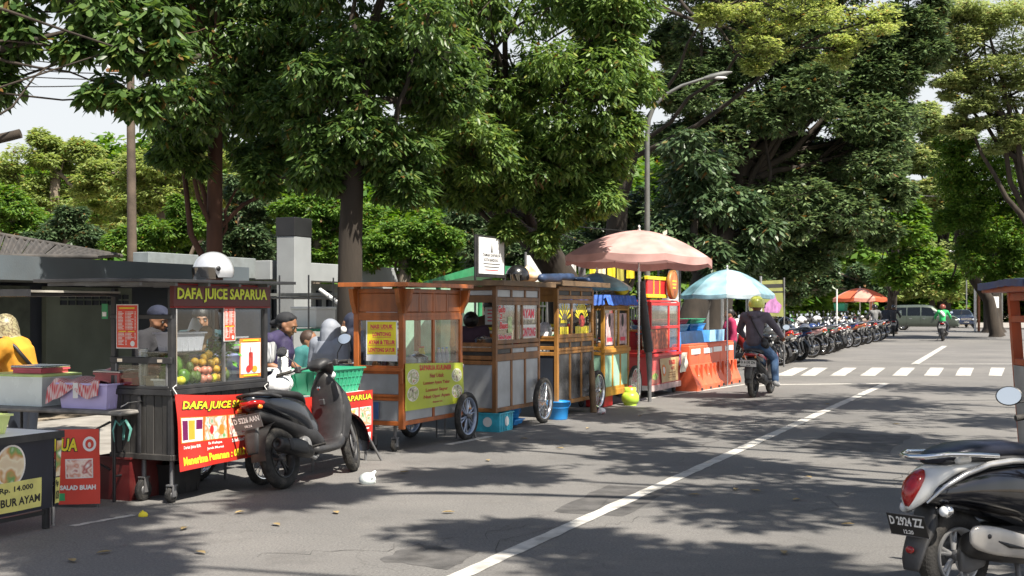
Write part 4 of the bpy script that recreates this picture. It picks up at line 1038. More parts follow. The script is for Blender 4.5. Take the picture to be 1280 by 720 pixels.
for i, (k, x, y, z, r) in enumerate(fl_):
    fruit(k if k not in ('guava', 'lemon') else kn[k], x+.03, y+.015, z, r, MF[k], wrd[k], seed=i)
    bpy.data.objects[-1] if False else None
# fruits of one kind share a label: give each kind its own group
for ob in bpy.data.objects:
    if ob.get('category') == 'fruit': ob['group'] = {'mango': 'green mangoes', 'orange': 'oranges', 'apple': 'pink apples', 'melon': 'yellow melons', 'avocado': 'avocados'}[ob.name.split('.')[0]] + ' in the juice cart window'
def tub(name, label, cat, loc, rz, lx, ly, h, mat, taper=.85, lid=None, wall=.006, rim=.012, handles=False, group=None):
    t = thing(name, label, cat, loc, rz, group)
    def ring(s, z, d=0): return [(-lx/2*s+d, -ly/2*s+d, z), (lx/2*s-d, -ly/2*s+d, z), (lx/2*s-d, ly/2*s-d, z), (-lx/2*s+d, ly/2*s-d, z)]
    o_ = ring(taper, 0)+ring(1, h)+ring(1, h, wall)+ring(taper, wall, wall)
    fs = [(3,2,1,0)]
    for k in range(3):
        for i in range(4): j = (i+1) % 4; fs.append((k*4+i, k*4+j, k*4+4+j, k*4+4+i))
    fs.append((12, 13, 14, 15))
    MB().add(o_, fs).build('body', mat, t)
    rmb = MB()
    for s_ in (-1, 1):
        rmb.box(-lx/2-rim, lx/2+rim, s_*ly/2-rim*.5*(1-s_)-0, s_*ly/2+rim*.5*(1+s_), h-.012, h+.001); rmb.box(s_*lx/2-rim*.5*(1-s_), s_*lx/2+rim*.5*(1+s_), -ly/2, ly/2, h-.0125, h+.0015)
    rmb.build('rim', mat, t)
    for k in range(5):
        x = -lx*.36+k*lx*.18
        MB().box(x-.004, x+.004, -ly/2*taper-.009, -ly/2*taper+.004, .01, h-.02).xf(Matrix.Shear('XY', 4, (0, 0))).build('rib', mat, t) if lid is None and h > .1 else None
    if lid:
        MB().box(-lx/2-rim*1.3, lx/2+rim*1.3, -ly/2-rim*1.3, ly/2+rim*1.3, h+.001, h+.022, bev=.008).build('lid', lid, t)
    return t
M_TUBC = pm('cloudy clear plastic', (.62, .60, .66), .25, var=.05, trans=.25)
tub('plastic_tub', 'cloudy plastic tub standing on the glass shelf of the juice cart', 'tub', cw(c, .34, .19, 1.165), ROADROT, .40, .18, .15, M_TUBC)
tub('plastic_tub', 'small cloudy plastic tub beside the greens in the juice cart', 'tub', cw(c, 1.02, .19, 1.165), ROADROT, .22, .14, .10, M_TUBC)
# greens
g = thing('greens_bunch', 'bunch of green leaves lying in the juice cart window', 'vegetables', cw(c, .83, .15, 1.19))
rs = np.random.RandomState(9); tp = rs.normal(0, .045, (60, 3)); np_leaves('leaves', tp, tp*6, 4, .07, .03, .1, pm('salad leaf', (.09, .28, .03), .5, var=.3), g, 8)
bg_ = thing('paper_bag', 'crumpled brown paper bag standing on the fruit in the juice cart', 'bag', cw(c, .60, .20, 1.165), .4)
blob('bag_body', [('c', (0, 0, .03), (0, 0, .09), .055, .05), ('c', (.02, 0, .1), (.05, .02, .14), .04, .06), ('c', (-.03, 0, .1), (-.06, 0, .13), .03, .04)], pm('brown paper', (.3, .2, .12), .8, var=.2, bump=.6, bscale=30), bg_, .012, 1)
# stacked cups in the end window
cup = thing('cup_stack', 'tall stack of white paper cups standing in the end hatch of the juice cart', 'cups', cw(c, .1, .36, .88))
for k in range(16):
    MB().lathe([(.028, 0), (.036, .085), (.038, .088), (.036, .09), (.03, .06), (.0, .005)], 18, c=(0, 0, k*.0145)).build('cup', M_WHITEP, cup)
b_ = tub('steel_tray', 'red lidded box beside the cups in the juice cart', 'box', cw(c, .12, .5, .885), ROADROT, .15, .14, .07, M_REDP)
tub('plastic_tub', 'little white tub low in the end hatch of the juice cart', 'tub', cw(c, .1, .14, .885), ROADROT, .14, .14, .07, M_WHITEP)
tub('plastic_tub', 'beige tub between the cups and the white tub in the juice cart', 'tub', cw(c, .1, .26, .885), ROADROT, .09, .09, .09, pm('beige plastic', (.5, .42, .3), .5))
hb = thing('plastic_bag', 'white plastic bag hanging at the back of the juice cart window', 'bag', cw(c, .92, .5, 1.25), 0)
blob('bag_body', [('c', (0, 0, .05), (0, 0, .14), .07, .04), ('e', (.03, 0, .05), (.09, .07, .06))], pm('thin white plastic', (.75, .76, .78), .3, var=.04), hb, .014, 2)
hb2 = thing('plastic_jug', 'clear jug with red syrup hanging in the juice cart window', 'jug', cw(c, 1.08, .3, 1.32), 0)
MB().lathe([(.0, 0), (.05, 0), (.06, .12), (.062, .15), (.055, .15), (.05, .02), (0, .01)], 18).build('jug_body', M_TUBC, hb2); MB().lathe([(0, 0), (.052, 0), (.054, .05), (0, .05)], 16, c=(0, 0, .08)).build('syrup', M_REDP, hb2)

# helmet builder (used on roofs and heads)
def make_helmet(name, label, loc, rz, shell, visor=True, scale=1.0, group=None, parent=None, tilt=0):
    if parent is None: t = thing(name, label, 'helmet', loc, rz, group)
    else:
        t = bpy.data.objects.new(name, None); C.objects.link(t); t.parent = parent; t.location = loc; t.rotation_euler = (0, tilt, rz)
    mb = MB(); n = 24; rows = 10; vs = []; r = .135*scale
    for i in range(rows+1):
        th = PI*.62*i/rows
        for k in range(n):
            ph = 2*PI*k/n; x = math.sin(th)*math.cos(ph); y = math.sin(th)*math.sin(ph); z = math.cos(th)
            # open face at the front (x > 0)
            zz = z
            if x > .45 and z < .12: zz = max(z, .12)
            vs.append((x*r*1.12, y*r*.95, zz*r*1.0+r*.3))
    fs = [(i*n+k, (i+1)*n+k, (i+1)*n+(k+1) % n, i*n+(k+1) % n) for i in range(rows) for k in range(n)]
    mb.add(vs, fs, True); sh_ = mb.build('shell', shell, t) if parent is None else mb.build('shell', shell, t)
    inn = MB(); inn.add([(v[0]*.93, v[1]*.93, (v[2]-r*.3)*.93+r*.3) for v in vs], [f[::-1] for f in fs], True); inn.build('liner', M_BLACK, t)
    if visor:
        vb = MB()
        vb.sheet(lambda u, v: Vector((r*1.17*math.cos((u-.5)*2.3)*(1-.05*v), r*1.02*math.sin((u-.5)*2.3), r*(.45-.62*v)+.0)), 12, 4)
        vb.build('visor', glass('smoked visor', (.35, .38, .4), .4), t)
        rb = MB(); 
        for s_ in (-1, 1): rb.lathe([(0, 0), (.02, 0), (.02, .008), (0, .008)], 12, c=(r*.35, s_*r*.97-(.008 if s_ < 0 else 0), r*.38), axis='Y')
        rb.build('visor_pivot', M_BLACK, t)
    return t
M_SILV = pm('silver helmet paint', (.55, .57, .6), .18, .4, var=.1, coat=.6)
h_ = make_helmet('helmet', 'silver open face helmet with its visor up on the juice cart roof', cw(c, .62, .08, 1.765), ROADROT+R(160), M_SILV, True, 1.15)

# ------------------------------------------------------------------ 2. orange cart
c = Cart('food_cart', 'orange varnished food cart with a yellow green menu banner', 504, 1.42, .60)
o = c.o; L, W = c.L, c.W; pw = .06
c.posts(.24, 1.74, pw, M_WOODO)
c.face('S', [(.30, .62, 2, M_ALU, 'panel'), (.62, .72, 1, M_ALU, 'panel'), (.86, 1.40, 2, M_GLASS, 'glass'), (1.44, 1.69, 4, M_WOODO, 'proud')], M_WOODO, pw)
c.face('E', [(.30, .56, 1, M_ALU, 'panel'), (.58, .84, 1, M_ALU, 'panel'), (.88, 1.40, 1, M_GLASS, 'glass'), (1.44, 1.69, 1, M_WOODO, 'proud')], M_WOODO, pw)
c.face('B', [(.30, .84, 2, M_WOODO, 'panel'), (1.44, 1.69, 2, M_WOODO, 'proud')], M_WOODO, pw); c.face('F', [(.30, .84, 1, M_WOODO, 'panel'), (.88, 1.40, 1, M_GLASS, 'glass'), (1.44, 1.69, 1, M_WOODO, 'proud')], M_WOODO, pw)
c.fb('sill', 'S', -.02, L+.02, .715, .86, -.03, .0, M_WOODO); c.fb('sill', 'E', 0, W, .845, .88, -.03, .03, M_WOODO)
MB().box(.03, L-.03, .03, W-.03, .80, .82).build('counter', M_STEEL, o); MB().box(.03, L-.03, .03, W-.03, .28, .30).build('floor', M_WOODO, o)
# carved brackets under the eave
for (f, u) in (('S', .0), ('S', L-.05), ('E', .0), ('E', W-.05)):
    a = c.pt(f, u, 1.45, .0); rt = Vector(c.rt(f)); nn = rt.cross(Vector((0, 0, 1)))
    poly = [(0, 0), (.015, .0), (.03, .05), (.07, .12), (.10, .26), (0, .26)]
    M = Matrix(((nn.x, 0, rt.x, a.x), (nn.y, 0, rt.y, a.y), (nn.z, 1, rt.z, a.z), (0, 0, 0, 1)))
    MB().prism(poly, M, .05).build('bracket', M_WOODO, o)
n = 7
for i in range(n):
    y0 = -.11+i*(W+.2)/n; MB().box(-.13, L+.02, y0+.002, y0+(W+.2)/n-.002, 1.745, 1.768+.003*(i % 2), bev=.003).build('roof_board', M_ROOFW, o)
MB().box(-.14, L+.03, -.125, -.111, 1.73, 1.775, bev=.003).build('fascia_board', M_WOODO, o); MB().box(-.15, -.13, -.12, W+.1, 1.73, 1.775, bev=.003).build('fascia_board', M_WOODO, o)
make_wheel(o, (L-.02, -.06, .275), .275, .036, 0, 'cast', pm('pale blue grey alloy', (.3, .35, .45), .35, .5, var=.1), nspk=6); make_wheel(o, (L-.02, W+.06, .275), .275, .036, 0, 'cast', pm('pale blue grey alloy', (.3, .35, .45), .35, .5), nspk=6)
MB().tube([(L-.02, -.06, .275), (L-.02, W+.06, .275)], .014, 8).build('axle', M_GSTEEL, o)
caster(o, .08, .40, .075, 0, .3); caster(o, .08, .14, .065, 0, .3)
st_ = MB(); st_.tube([(L+.12, -.02, .34), (L+.2, -.07, 0)], .014, 6); st_.tube([(L+.12, .1, .34), (L+.2, .1, 0)], .014, 6); st_.build('prop_stand', M_GSTEEL, o)
sp_ = c.fb('bolt_plate', 'E', .25, .31, .34, .52, .003, .012, pm('blue steel', (.04, .1, .25), .5), .003)
bn, bf = vinyl(o, 'banner', (.03, -.01, .43), (1.40, -.01, .43), (.02, -.01, .93), (1.38, -.01, .885), M_YELG, .007, (26, 14), 5)
sprint(bn, bf, nr, 'SAPARUA KULINER', .22, .84, .56, .12, M_REDP, .04)
for i, (t_, w_) in enumerate((('Nasi Uduk', .26), ('Lontong Ayam Telur', .48), ('Lontong Sayur', .40), ('Nasi Opor Ayam', .46), ('Saparua', .18))):
    sprint(bn, bf, nr, t_, .52-w_/2, (.67, .50, .34, .19, .09)[i], w_, .10 if i < 4 else .05, pm('brown red print', (.42, .06, .02), .5), .035)
for u, v in ((.035, .56), (.035, .2), (.80, .55), (.80, .15)):
    spatch(bn, bf, nr, 'photo_rim', u-.008, v-.012, .176, .324, M_WHITE, .0018, True); spatch(bn, bf, nr, 'printed_plate', u, v, .16, .30, M_FOOD3, .003, True)
pp = c.pl('E', 'paper_sign', .15, .95, .375, .535, M_PAPER, -.012, t=.002)
plate(pp, 'yellow_print', c.pt('E', .165, 1.02, -.009), c.rt('E'), UP, .345, .345, M_YELP, t=.0008)
for i, (t_, w_) in enumerate((('NASI UDUK', .27), ('LONTONG', .22), ('AYAM & TELUR', .32), ('LONTONG SAYUR', .32))):
    z_ = (1.29, 1.21, 1.125, 1.045)[i]; u_ = .34-w_/2
    text(pp, t_, c.pt('E', u_, z_, -.0082), c.rt('E'), UP, w_, .046, M_PINKP, .05, .001)
    plate(pp, 'underline', c.pt('E', u_, z_-.012, -.0075), c.rt('E'), UP, w_, .004, M_PINKP, t=.0006)
ORANGE = c
for i, (x, y, z, r_, h_, m_) in enumerate(((.25, .3, .82, .09, .16, M_STEEL), (.62, .25, .82, .07, .12, M_WHITEP), (.9, .3, .82, .11, .14, M_STEEL))):
    t_ = thing('food_pot', ('steel pot behind the left pane of the orange cart', 'white bowl in the middle of the orange cart', 'wide steel pot behind the right pane of the orange cart')[i], 'pot', cw(c, x, y, z))
    MB().lathe([(0, 0), (r_*.9, 0), (r_, h_*.3), (r_, h_), (r_+.008, h_+.004), (r_-.006, h_), (r_-.01, .01), (0, .01)], 22).build('pot_body', m_, t_)
    MB().lathe([(r_+.004, h_+.006), (r_*.6, h_+.03), (.015, h_+.04), (.015, h_+.06), (0, h_+.062)], 22).build('lid', m_, t_)
for i, (x, z_) in enumerate(((1.05, 1.0), (1.15, 1.0), (1.25, 1.0))):
    t_ = thing('water_bottle', 'clear water bottle standing in the right window of the orange cart', 'bottle', cw(c, x, .12, .82), 0, 'water bottles in the orange cart')
    MB().lathe([(0, 0), (.03, 0), (.032, .02), (.03, .1), (.032, .14), (.028, .18), (.012, .21), (.012, .23), (0, .23)], 16).build('bottle_body', M_TUBC, t_); MB().lathe([(0, .228), (.014, .228), (.014, .245), (0, .245)], 12).build('cap', M_BLUEB, t_)
t_ = thing('fried_snacks', 'pile of brown fried snacks behind the left pane of the orange cart', 'snacks', cw(c, .38, .1, .82)); rnd = random.Random(4)
blob('snack_pile', [('e', (rnd.uniform(-.1, .1), rnd.uniform(-.05, .05), rnd.uniform(.02, .08)), (.035, .03, .025)) for _ in range(26)], foodmat('fried crust', [(.3, .12, .03), (.5, .25, .08), (.2, .07, .02)], 40), t_, .012, 2)

# ------------------------------------------------------------------ 3. brown cart with aluminium panels
c = Cart('food_cart', 'brown food cart with dull aluminium panels and red window lettering', 620, 1.42, .62)
o = c.o; L, W = c.L, c.W; pw = .055
c.posts(.20, 1.78, pw, M_WOODB)
c.face('S', [(.26, .88, 3, M_ALU, 'panel'), (.92, 1.03, 3, [M_BWOOD, M_ALU, M_ALU], 'panel'), (1.09, 1.57, [1.1, .35, 1], M_GLASSD, 'glass'), (1.62, 1.76, 3, M_ALU, 'panel')], M_WOODB, pw, .05)
c.face('E', [(.26, .84, 1, M_ALU, 'panel'), (.90, 1.0, 1, M_BWOOD, 'panel'), (1.06, 1.60, 1, None, 'open'), (1.64, 1.75, 1, M_ALU, 'panel')], M_WOODB, pw, .05)
c.face('F', [(.26, .84, 1, M_WOODB, 'panel'), (1.06, 1.60, 1, M_GLASSD, 'glass')], M_WOODB, pw); c.face('B', [(.26, .84, 2, M_WOODB, 'panel'), (1.64, 1.75, 1, M_WOODB, 'panel')], M_WOODB, pw)
MB().box(.03, L-.03, .03, W-.03, 1.02, 1.04).build('counter', M_STEEL, o); MB().box(.03, L-.03, .03, W-.03, .24, .26).build('floor', M_WOODB, o)
n = 6
for i in range(n):
    y0 = -.14+i*(W+.28)/n; MB().box(-.14, L+.14, y0+.002, y0+(W+.28)/n-.002, 1.80, 1.822+.003*(i % 2), bev=.003).build('roof_board', M_ROOFW, o)
MB().box(-.15, L+.15, -.165, -.142, 1.78, 1.845, bev=.003).build('fascia_board', M_ROOFW, o); MB().box(-.17, -.15, -.16, W+.16, 1.78, 1.845, bev=.003).build('fascia_board', M_ROOFW, o)
make_wheel(o, (L-.08, -.075, .30), .30, .034, 36, 'wire', tseg=44); make_wheel(o, (L-.08, W+.075, .30), .30, .034, 36, 'wire')
MB().tube([(L-.08, -.075, .3), (L-.08, W+.075, .3)], .014, 8).build('axle', M_GSTEEL, o)
caster(o, .1, .32, .085, 0, .28)
def script(c, lines, f='S', out=-.012, bold=.05, back=M_WHITE):
    for (t_, u, z, w, h, m_) in lines:
        text(c.o, t_, c.pt(f, u-.006, z-.006, out), c.rt(f), UP, w+.012, h+.012, back, bold*2.2, .001, name='lettering_edge', shear=.15)
        text(c.o, t_, c.pt(f, u, z, out), c.rt(f), UP, w, h, m_, bold, .0025, shear=.15)
script(c, [('Gado', .09, 1.45, .22, .09, M_REDP), ('2', .12, 1.37, .09, .07, M_REDP), ('Baso', .13, 1.25, .26, .09, M_REDP), ('Tahu Kupat', .09, 1.11, .40, .07, M_PINKP)])
plate(o, 'sticker', c.pt('S', .38, 1.2, -.011), (1, 0, 0), UP, .13, .2, pm('sticker print', (.5, .6, .3), .5, var=.4, scale=14), rnd=.02)
script(c, [('AYAM', .82, 1.38, .42, .12, M_PINKP), ('LONTONG', .80, 1.14, .48, .12, M_PINKP)], bold=.05)
plate(o, 'paper_backing', c.pt('S', .80, 1.365, -.014), (1, 0, 0), UP, .46, .17, M_WHITE, t=.0006); plate(o, 'paper_backing', c.pt('S', .79, 1.125, -.014), (1, 0, 0), UP, .50, .17, M_WHITE, t=.0006)
BROWN = c
t_ = thing('cooking_pot', 'wide aluminium pan on the counter of the brown cart', 'pan', cw(c, .12, .22, 1.04))
MB().lathe([(0, 0), (.10, 0), (.12, .09), (.126, .092), (.115, .088), (.1, .008), (0, .008)], 26).build('pan_body', M_STEEL, t_); MB().lathe([(.118, .095), (.06, .115), (.012, .12), (0, .135)], 24).build('lid', M_STEEL, t_)
t_ = thing('white_sign', 'white price card standing inside the brown cart', 'sign', cw(c, .55, .4, 1.3), ROADROT-R(60)); MB().box(0, .3, 0, .01, 0, .22).build('card', M_PAPER, t_)
for k in range(4): MB().box(.03, .25, -.003, -.0005, .04+k*.045, .055+k*.045).build('print_line', M_PINKP, t_)

# ------------------------------------------------------------------ 4. honey brown cart
c = Cart('food_cart', 'honey brown food cart with yellow ray stickers on its windows', 697, 1.46, .62)
o = c.o; L, W = c.L, c.W; pw = .055
M_MIRR = pm('patterned dark glass', (.10, .10, .10), .15, .3, var=.9, scale=3)
c.posts(.16, 1.78, pw, M_WOODH)
c.face('S', [(.20, .90, 3, M_MIRR, 'panel'), (.93, 1.06, 3, M_BWOOD, 'panel'), (1.12, 1.60, [.8, 1.3], M_GLASSD, 'glass'), (1.66, 1.78, 3, M_BWOOD, 'panel')], M_WOODH, pw, .055)
c.face('E', [(.20, .88, 1, M_NAVY, 'panel'), (.96, 1.08, 1, M_BWOOD, 'panel'), (1.10, 1.62, 1, None, 'open'), (1.66, 1.78, 1, M_WOODH, 'panel')], M_WOODH, pw, .05)
c.face('F', [(.26, .84, 1, M_WOODH, 'panel'), (1.12, 1.60, 1, M_GLASSD, 'glass')], M_WOODH, pw); c.face('B', [(.26, .84, 2, M_WOODH, 'panel'), (1.66, 1.78, 1, M_WOODH, 'panel')], M_WOODH, pw)
MB().box(.03, L-.03, .03, W-.03, 1.04, 1.06).build('counter', M_STEEL, o); MB().box(.03, L-.03, .03, W-.03, .17, .19).build('floor', M_WOODH, o)
for i in range(6):
    y0 = -.16+i*(W+.32)/6; MB().box(-.25, L+.2, y0+.002, y0+(W+.32)/6-.002, 1.83, 1.855+.003*(i % 2), bev=.003).build('roof_board', M_ROOFW, o)
MB().box(-.26, L+.21, -.185, -.162, 1.81, 1.88, bev=.003).build('fascia_board', M_ROOFW, o)
make_wheel(o, (L-.05, -.075, .30), .30, .034, 36, 'wire', tseg=44); make_wheel(o, (L-.05, W+.075, .30), .30, .034, 36, 'wire')
MB().tube([(L-.05, -.075, .3), (L-.05, W+.075, .3)], .014, 8).build('axle', M_GSTEEL, o); caster(o, .1, .3, .08, 0, .2)
def rays(c, u, z, r, n, a0=20, a1=160, z0=None):
    for k in range(n):
        a = R(a0+(a1-a0)*k/(n-1)); rt = Vector(c.rt('S')); p = c.pt('S', u+math.cos(a)*r*.45, z+math.sin(a)*r*.45, -.012); d = Vector((math.cos(a), 0, math.sin(a))); s_ = Vector((-math.sin(a), 0, math.cos(a)))
        MB().add([p-s_*.011, p+d*r*.55-s_*.02, p+d*r*.62, p+d*r*.55+s_*.02, p+s_*.011], [(0, 1, 2, 3, 4)]).build('ray_sticker', M_YELP, c.o)
rays(c, .30, 1.33, .24, 7); rays(c, .97, 1.33, .26, 11)
script(c, [('lotek', .14, 1.3, .24, .06, M_YELP)], bold=.03, back=M_BLKP)
text(o, 'IIIIIIII', c.pt('S', .72, 1.13, -.012), (1, 0, 0), UP, .55, .12, M_YELP, .05, .001, name='sticker_bars'); text(o, 'IIII', c.pt('S', .12, 1.13, -.012), (1, 0, 0), UP, .32, .12, M_YELP, .05, .001, name='sticker_bars')
plate(o, 'round_sticker', c.pt('S', .86, 1.24, -.011), (1, 0, 0), UP, .24, .17, pm('rooster red print', (.4, .05, .04), .5, var=.5, scale=20), disc=True)
HONEY = c
t_ = thing('pillar_post', 'rough wooden post leaning at the corner of the honey brown cart', 'post', cw(c, 1.12, -.1, 0), ROADROT)
MB().tube([(0, -.02, 0), (.02, 0, .25), (-.01, .0, .5), (.05, .03, .75)], [.05, .042, .045, .03], 10).build('shaft', M_ROOFW, t_)
t_ = thing('white_tub', 'white tub behind the open end of the honey brown cart', 'tub', cw(c, .15, .25, 1.06), ROADROT); MB().lathe([(0, 0), (.1, 0), (.13, .12), (.12, .12), (.09, .01), (0, .01)], 20).build('tub_body', M_WHITEP, t_); blob('clear_bag', [('e', (0, 0, .16), (.12, .1, .1))], M_TUBC, t_, .02, 2)
t_ = thing('green_pack', 'green plastic pack inside the honey brown cart', 'pack', cw(c, .16, .08, 1.06), ROADROT); MB().box(-.06, .06, -.05, .05, 0, .09, bev=.02).build('pack_body', M_GREENP, t_)
# black bucket and loaves on its roof
t_ = thing('helmet', 'black helmet lying on the roof edge of the honey brown cart', 'helmet', (0, 0, 0)); bpy.data.objects.remove(t_)
hb_ = make_helmet('helmet', 'black helmet lying on the roof of the honey brown cart', cw(c, -.22, .5, 1.90), ROADROT+R(150), pm('glossy black shell', (.012, .012, .013), .2, coat=.5), True, 1.15)
t_ = thing('rolled_tarpaulin', 'rolled dark blue tarpaulin on the roof of the honey brown cart', 'tarpaulin', cw(c, .35, .2, 1.88), ROADROT)
blob('roll', [('c', (-.45, 0, .04), (.9, .1, .04), .06, .05), ('c', (-.2, .08, .06), (.7, .0, .08), .05, .06), ('c', (.6, -.3, .03), (.95, .1, .05), .04, .05)], pm('navy tarpaulin', (.02, .04, .09), .5, var=.3), t_, .02, 2)
t_ = thing('bag_of_bread', 'plastic bag of golden bread on the roof of the honey brown cart', 'bag', cw(c, .15, .5, 1.9), ROADROT)
blob('bag_body', [('e', (0, 0, .06), (.2, .16, .1)), ('c', (0, 0, .12), (.02, 0, .2), .1, .03), ('e', (-.12, .05, .05), (.12, .1, .07))], foodmat('bread in plastic', [(.45, .2, .08), (.7, .45, .25), (.8, .65, .5), (.5, .25, .1)], 7), t_, .02, 3)

# ------------------------------------------------------------------ 5. yellow cart with pale green panels
M_MINT = pm('pale green panel', (.36, .62, .45), .5, var=.06, dirt=.2)
c = Cart('food_cart', 'yellow orange food cart with pale green panels and a blue fringe', 755, 1.22, .62)
o = c.o; L, W = c.L, c.W; pw = .055
c.posts(.22, 1.66, pw, M_WOODY)
c.face('S', [(.28, .82, 3, M_MINT, 'panel'), (.90, 1.50, [1.1, .5, 1.1], M_GLASSD, 'glass'), (1.52, 1.64, 1, M_WOODY, 'panel')], M_WOODY, pw, .05)
c.face('E', [(.28, .82, 1, M_MINT, 'panel'), (.90, 1.50, 1, None, 'open'), (1.52, 1.64, 1, M_WOODY, 'panel')], M_WOODY, pw, .05)
c.face('F', [(.28, .82, 1, M_MINT, 'panel')], M_WOODY, pw); c.face('B', [(.28, .82, 2, M_WOODY, 'panel')], M_WOODY, pw)
c.fb('sill', 'S', -.01, L+.01, .83, .89, -.03, .02, M_WOODY); c.fb('base_board', 'S', -.02, L+.02, .17, .26, -.03, .012, M_WOODY); c.fb('base_board', 'E', 0, W, .17, .26, -.03, .012, M_WOODY)
MB().box(.03, L-.03, .03, W-.03, .84, .86).build('counter', M_STEEL, o); MB().box(.03, L-.03, .03, W-.03, .24, .26).build('floor', M_WOODY, o)
MB().box(-.05, L+.05, -.06, W+.06, 1.665, 1.69, bev=.004).build('roof', M_WOODY, o)
# fringe
M_FR = pm('blue fringe cloth', (.04, .13, .5), .7, var=.3, scale=12)
for f, a, b in (('S', -.12, L+.12), ('E', -.05, W+.05)):
    mb = MB(); 
    def fr(u, v, f=f, a=a, b=b):
        p = c.pt(f, a+(b-a)*u, 1.71-.14*v - (.02*abs(math.sin(u*38)) if v > .6 else 0), .06+.05*v+.015*math.sin(u*60))
        return p
    mb.sheet(fr, 60, 4); mb.build('fringe', M_FR, o)
plate(o, 'window_poster', c.pt('S', .12, .95, -.011), (1, 0, 0), UP, .36, .48, pm('pale pink print', (.6, .42, .42), .5, var=.4, scale=9), t=.001); plate(o, 'window_poster', c.pt('S', .75, .95, -.011), (1, 0, 0), UP, .36, .48, pm('pale pink print', (.6, .42, .42), .5), t=.001)
for u in (.22, .85): plate(o, 'printed_bottle', c.pt('S', u, 1.22, -.009), (1, 0, 0), UP, .12, .2, M_BLKP, disc=True, t=.001); plate(o, 'printed_label', c.pt('S', u-.05, 1.0, -.009), (1, 0, 0), UP, .24, .06, M_PINKP, t=.001)
make_wheel(o, (L+.02, -.09, .30), .30, .03, 36, 'wire', M_WHITEP, tseg=44); make_wheel(o, (L+.02, W+.09, .30), .30, .03, 36, 'wire', M_WHITEP); caster(o, .1, .4, .08, 0, .24)
MB().tube([(L+.02, -.09, .3), (L+.02, W+.09, .3)], .014, 8).build('axle', M_GSTEEL, o)
cl_ = thing('green_cloth', 'dark green cloth hanging at the end of the yellow cart', 'cloth', cw(c, -.03, .42, .35), ROADROT)
vinyl(cl_, 'cloth_sheet', (0, .17, 0), (0, -.17, 0.02), (0, .17, .55), (0, -.17, .55), pm('dark green cloth', (.02, .16, .11), .8, var=.2), .02, (20, 10), 4, 0, (-1, 0, 0))
YELLOW = c
ub = thing('red_bucket', 'red crate pushed under the yellow cart', 'crate', cw(c, .35, .2, 0), ROADROT); MB().box(-.2, .2, -.15, .15, 0, .2, bev=.01).build('crate_body', M_REDP, ub)
ug = thing('gas_bottle', 'lime green gas bottle beside the wheel of the yellow cart', 'gas bottle', cw(c, .72, -.18, 0))
M_LIME = pm('lime green enamel', (.42, .6, .05), .35, var=.1, dirt=.3)
MB().lathe([(0, .02), (.1, .02), (.135, .07), (.135, .15), (.10, .2), (.03, .215), (.03, .235), (0, .235)], 24).build('tank', M_LIME, ug); MB().lathe([(.09, .19), (.09, .28), (.08, .28), (.08, .19)], 20).build('collar', M_LIME, ug); MB().lathe([(.1, 0), (.1, .05), (.09, .05), (.09, 0)], 20).build('foot_ring', M_LIME, ug)
MB().box(-.03, .03, -.02, .02, .235, .3, bev=.01).build('regulator', M_REDP, ug)

# ------------------------------------------------------------------ 6. red cart
M_REDW = pm('red painted wood', (.60, .03, .03), .42, var=.12, scale=5, dirt=.3, dirtcol=(.3, .05, .04))
M_PINKR = pm('faded pink red panel', (.68, .10, .10), .5, var=.15, scale=2, dirt=.3, dirtcol=(.5, .3, .25))
c = Cart('food_cart', 'red food cart with a beige poster and a round sign on top', 814, 1.75, .75)
o = c.o; L, W = c.L, c.W; pw = .05
c.posts(.72, 1.62, pw, M_REDW)
c.face('S', [(.78, 1.18, [1, .6], [pm('menu board print', (.4, .1, .05), .5, var=.6, scale=12), M_GLASSD], 'panel'), (1.18, 1.58, [1, .6], M_GLASSD, 'glass')], M_REDW, pw, .05)
c.face('E', [(.78, 1.12, 1, M_GLASSD, 'glass'), (1.12, 1.58, 1, None, 'open')], M_REDW, pw, .05); c.face('F', [(.78, 1.58, 1, M_GLASSD, 'glass')], M_REDW, pw); c.face('B', [(.78, 1.1, 1, M_REDW, 'panel')], M_REDW, pw)
MB().box(-.02, L+.02, -.04, W+.02, .68, .73, bev=.005).build('counter', M_REDW, o)
MB().box(.03, L-.03, .03, W-.03, 1.62, 1.65).build('roof', M_REDW, o)
c.fb('body_panel', 'S', 0, L, .16, .68, -.04, 0, M_PINKR); c.fb('body_panel', 'E', .0, W-.04, .16, .68, -.04, 0.0, M_PINKR); MB().box(.05, L-.05, .05, W, .15, .18).build('floor', M_REDW, o)
c.fb('skirt', 'E', -.02, W+.0, .12, .2, -.02, .02, M_WHITEP); c.fb('skirt', 'S', -.02, L+.02, .10, .2, -.02, .02, pm('dusty pink white panel', (.6, .45, .42), .6, var=.2))
bn, bf = vinyl(o, 'poster', (.55, -.01, .22), (1.60, -.01, .22), (.45, -.01, .64), (1.62, -.01, .64), pm('beige poster', (.62, .45, .22), .5, var=.12, scale=3), .006, (22, 10), 8)
sprint(bn, bf, nr, 'BURGER', .45, .70, .35, .2, M_REDP, .04); sprint(bn, bf, nr, 'HOT', .55, .48, .22, .14, M_REDP, .04)
for k in range(3): spatch(bn, bf, nr, 'print_line', .42, .16+k*.1, .4, .03, pm('brown print', (.35, .15, .05), .5), .003)
spatch(bn, bf, nr, 'printed_cup', .08, .25, .2, .5, M_ORANGEP, .003, True); spatch(bn, bf, nr, 'printed_food', .12, .35, .12, .3, M_CREAM, .004, True)
bn2, bf2 = vinyl(o, 'poster', (-.0, .0, .22), (.44, -.0, .22), (-.0, -.0, .45), (.44, -.0, .45), pm('salad poster', (.55, .2, .15), .5, var=.2, scale=3), .003, (10, 6), 9)
spatch(bn2, bf2, nr, 'printed_salad', .1, .3, .75, .5, foodmat('salad print', [(.05, .2, .02), (.2, .45, .05), (.5, .5, .2), (.1, .3, .05)], 14), .003, True)
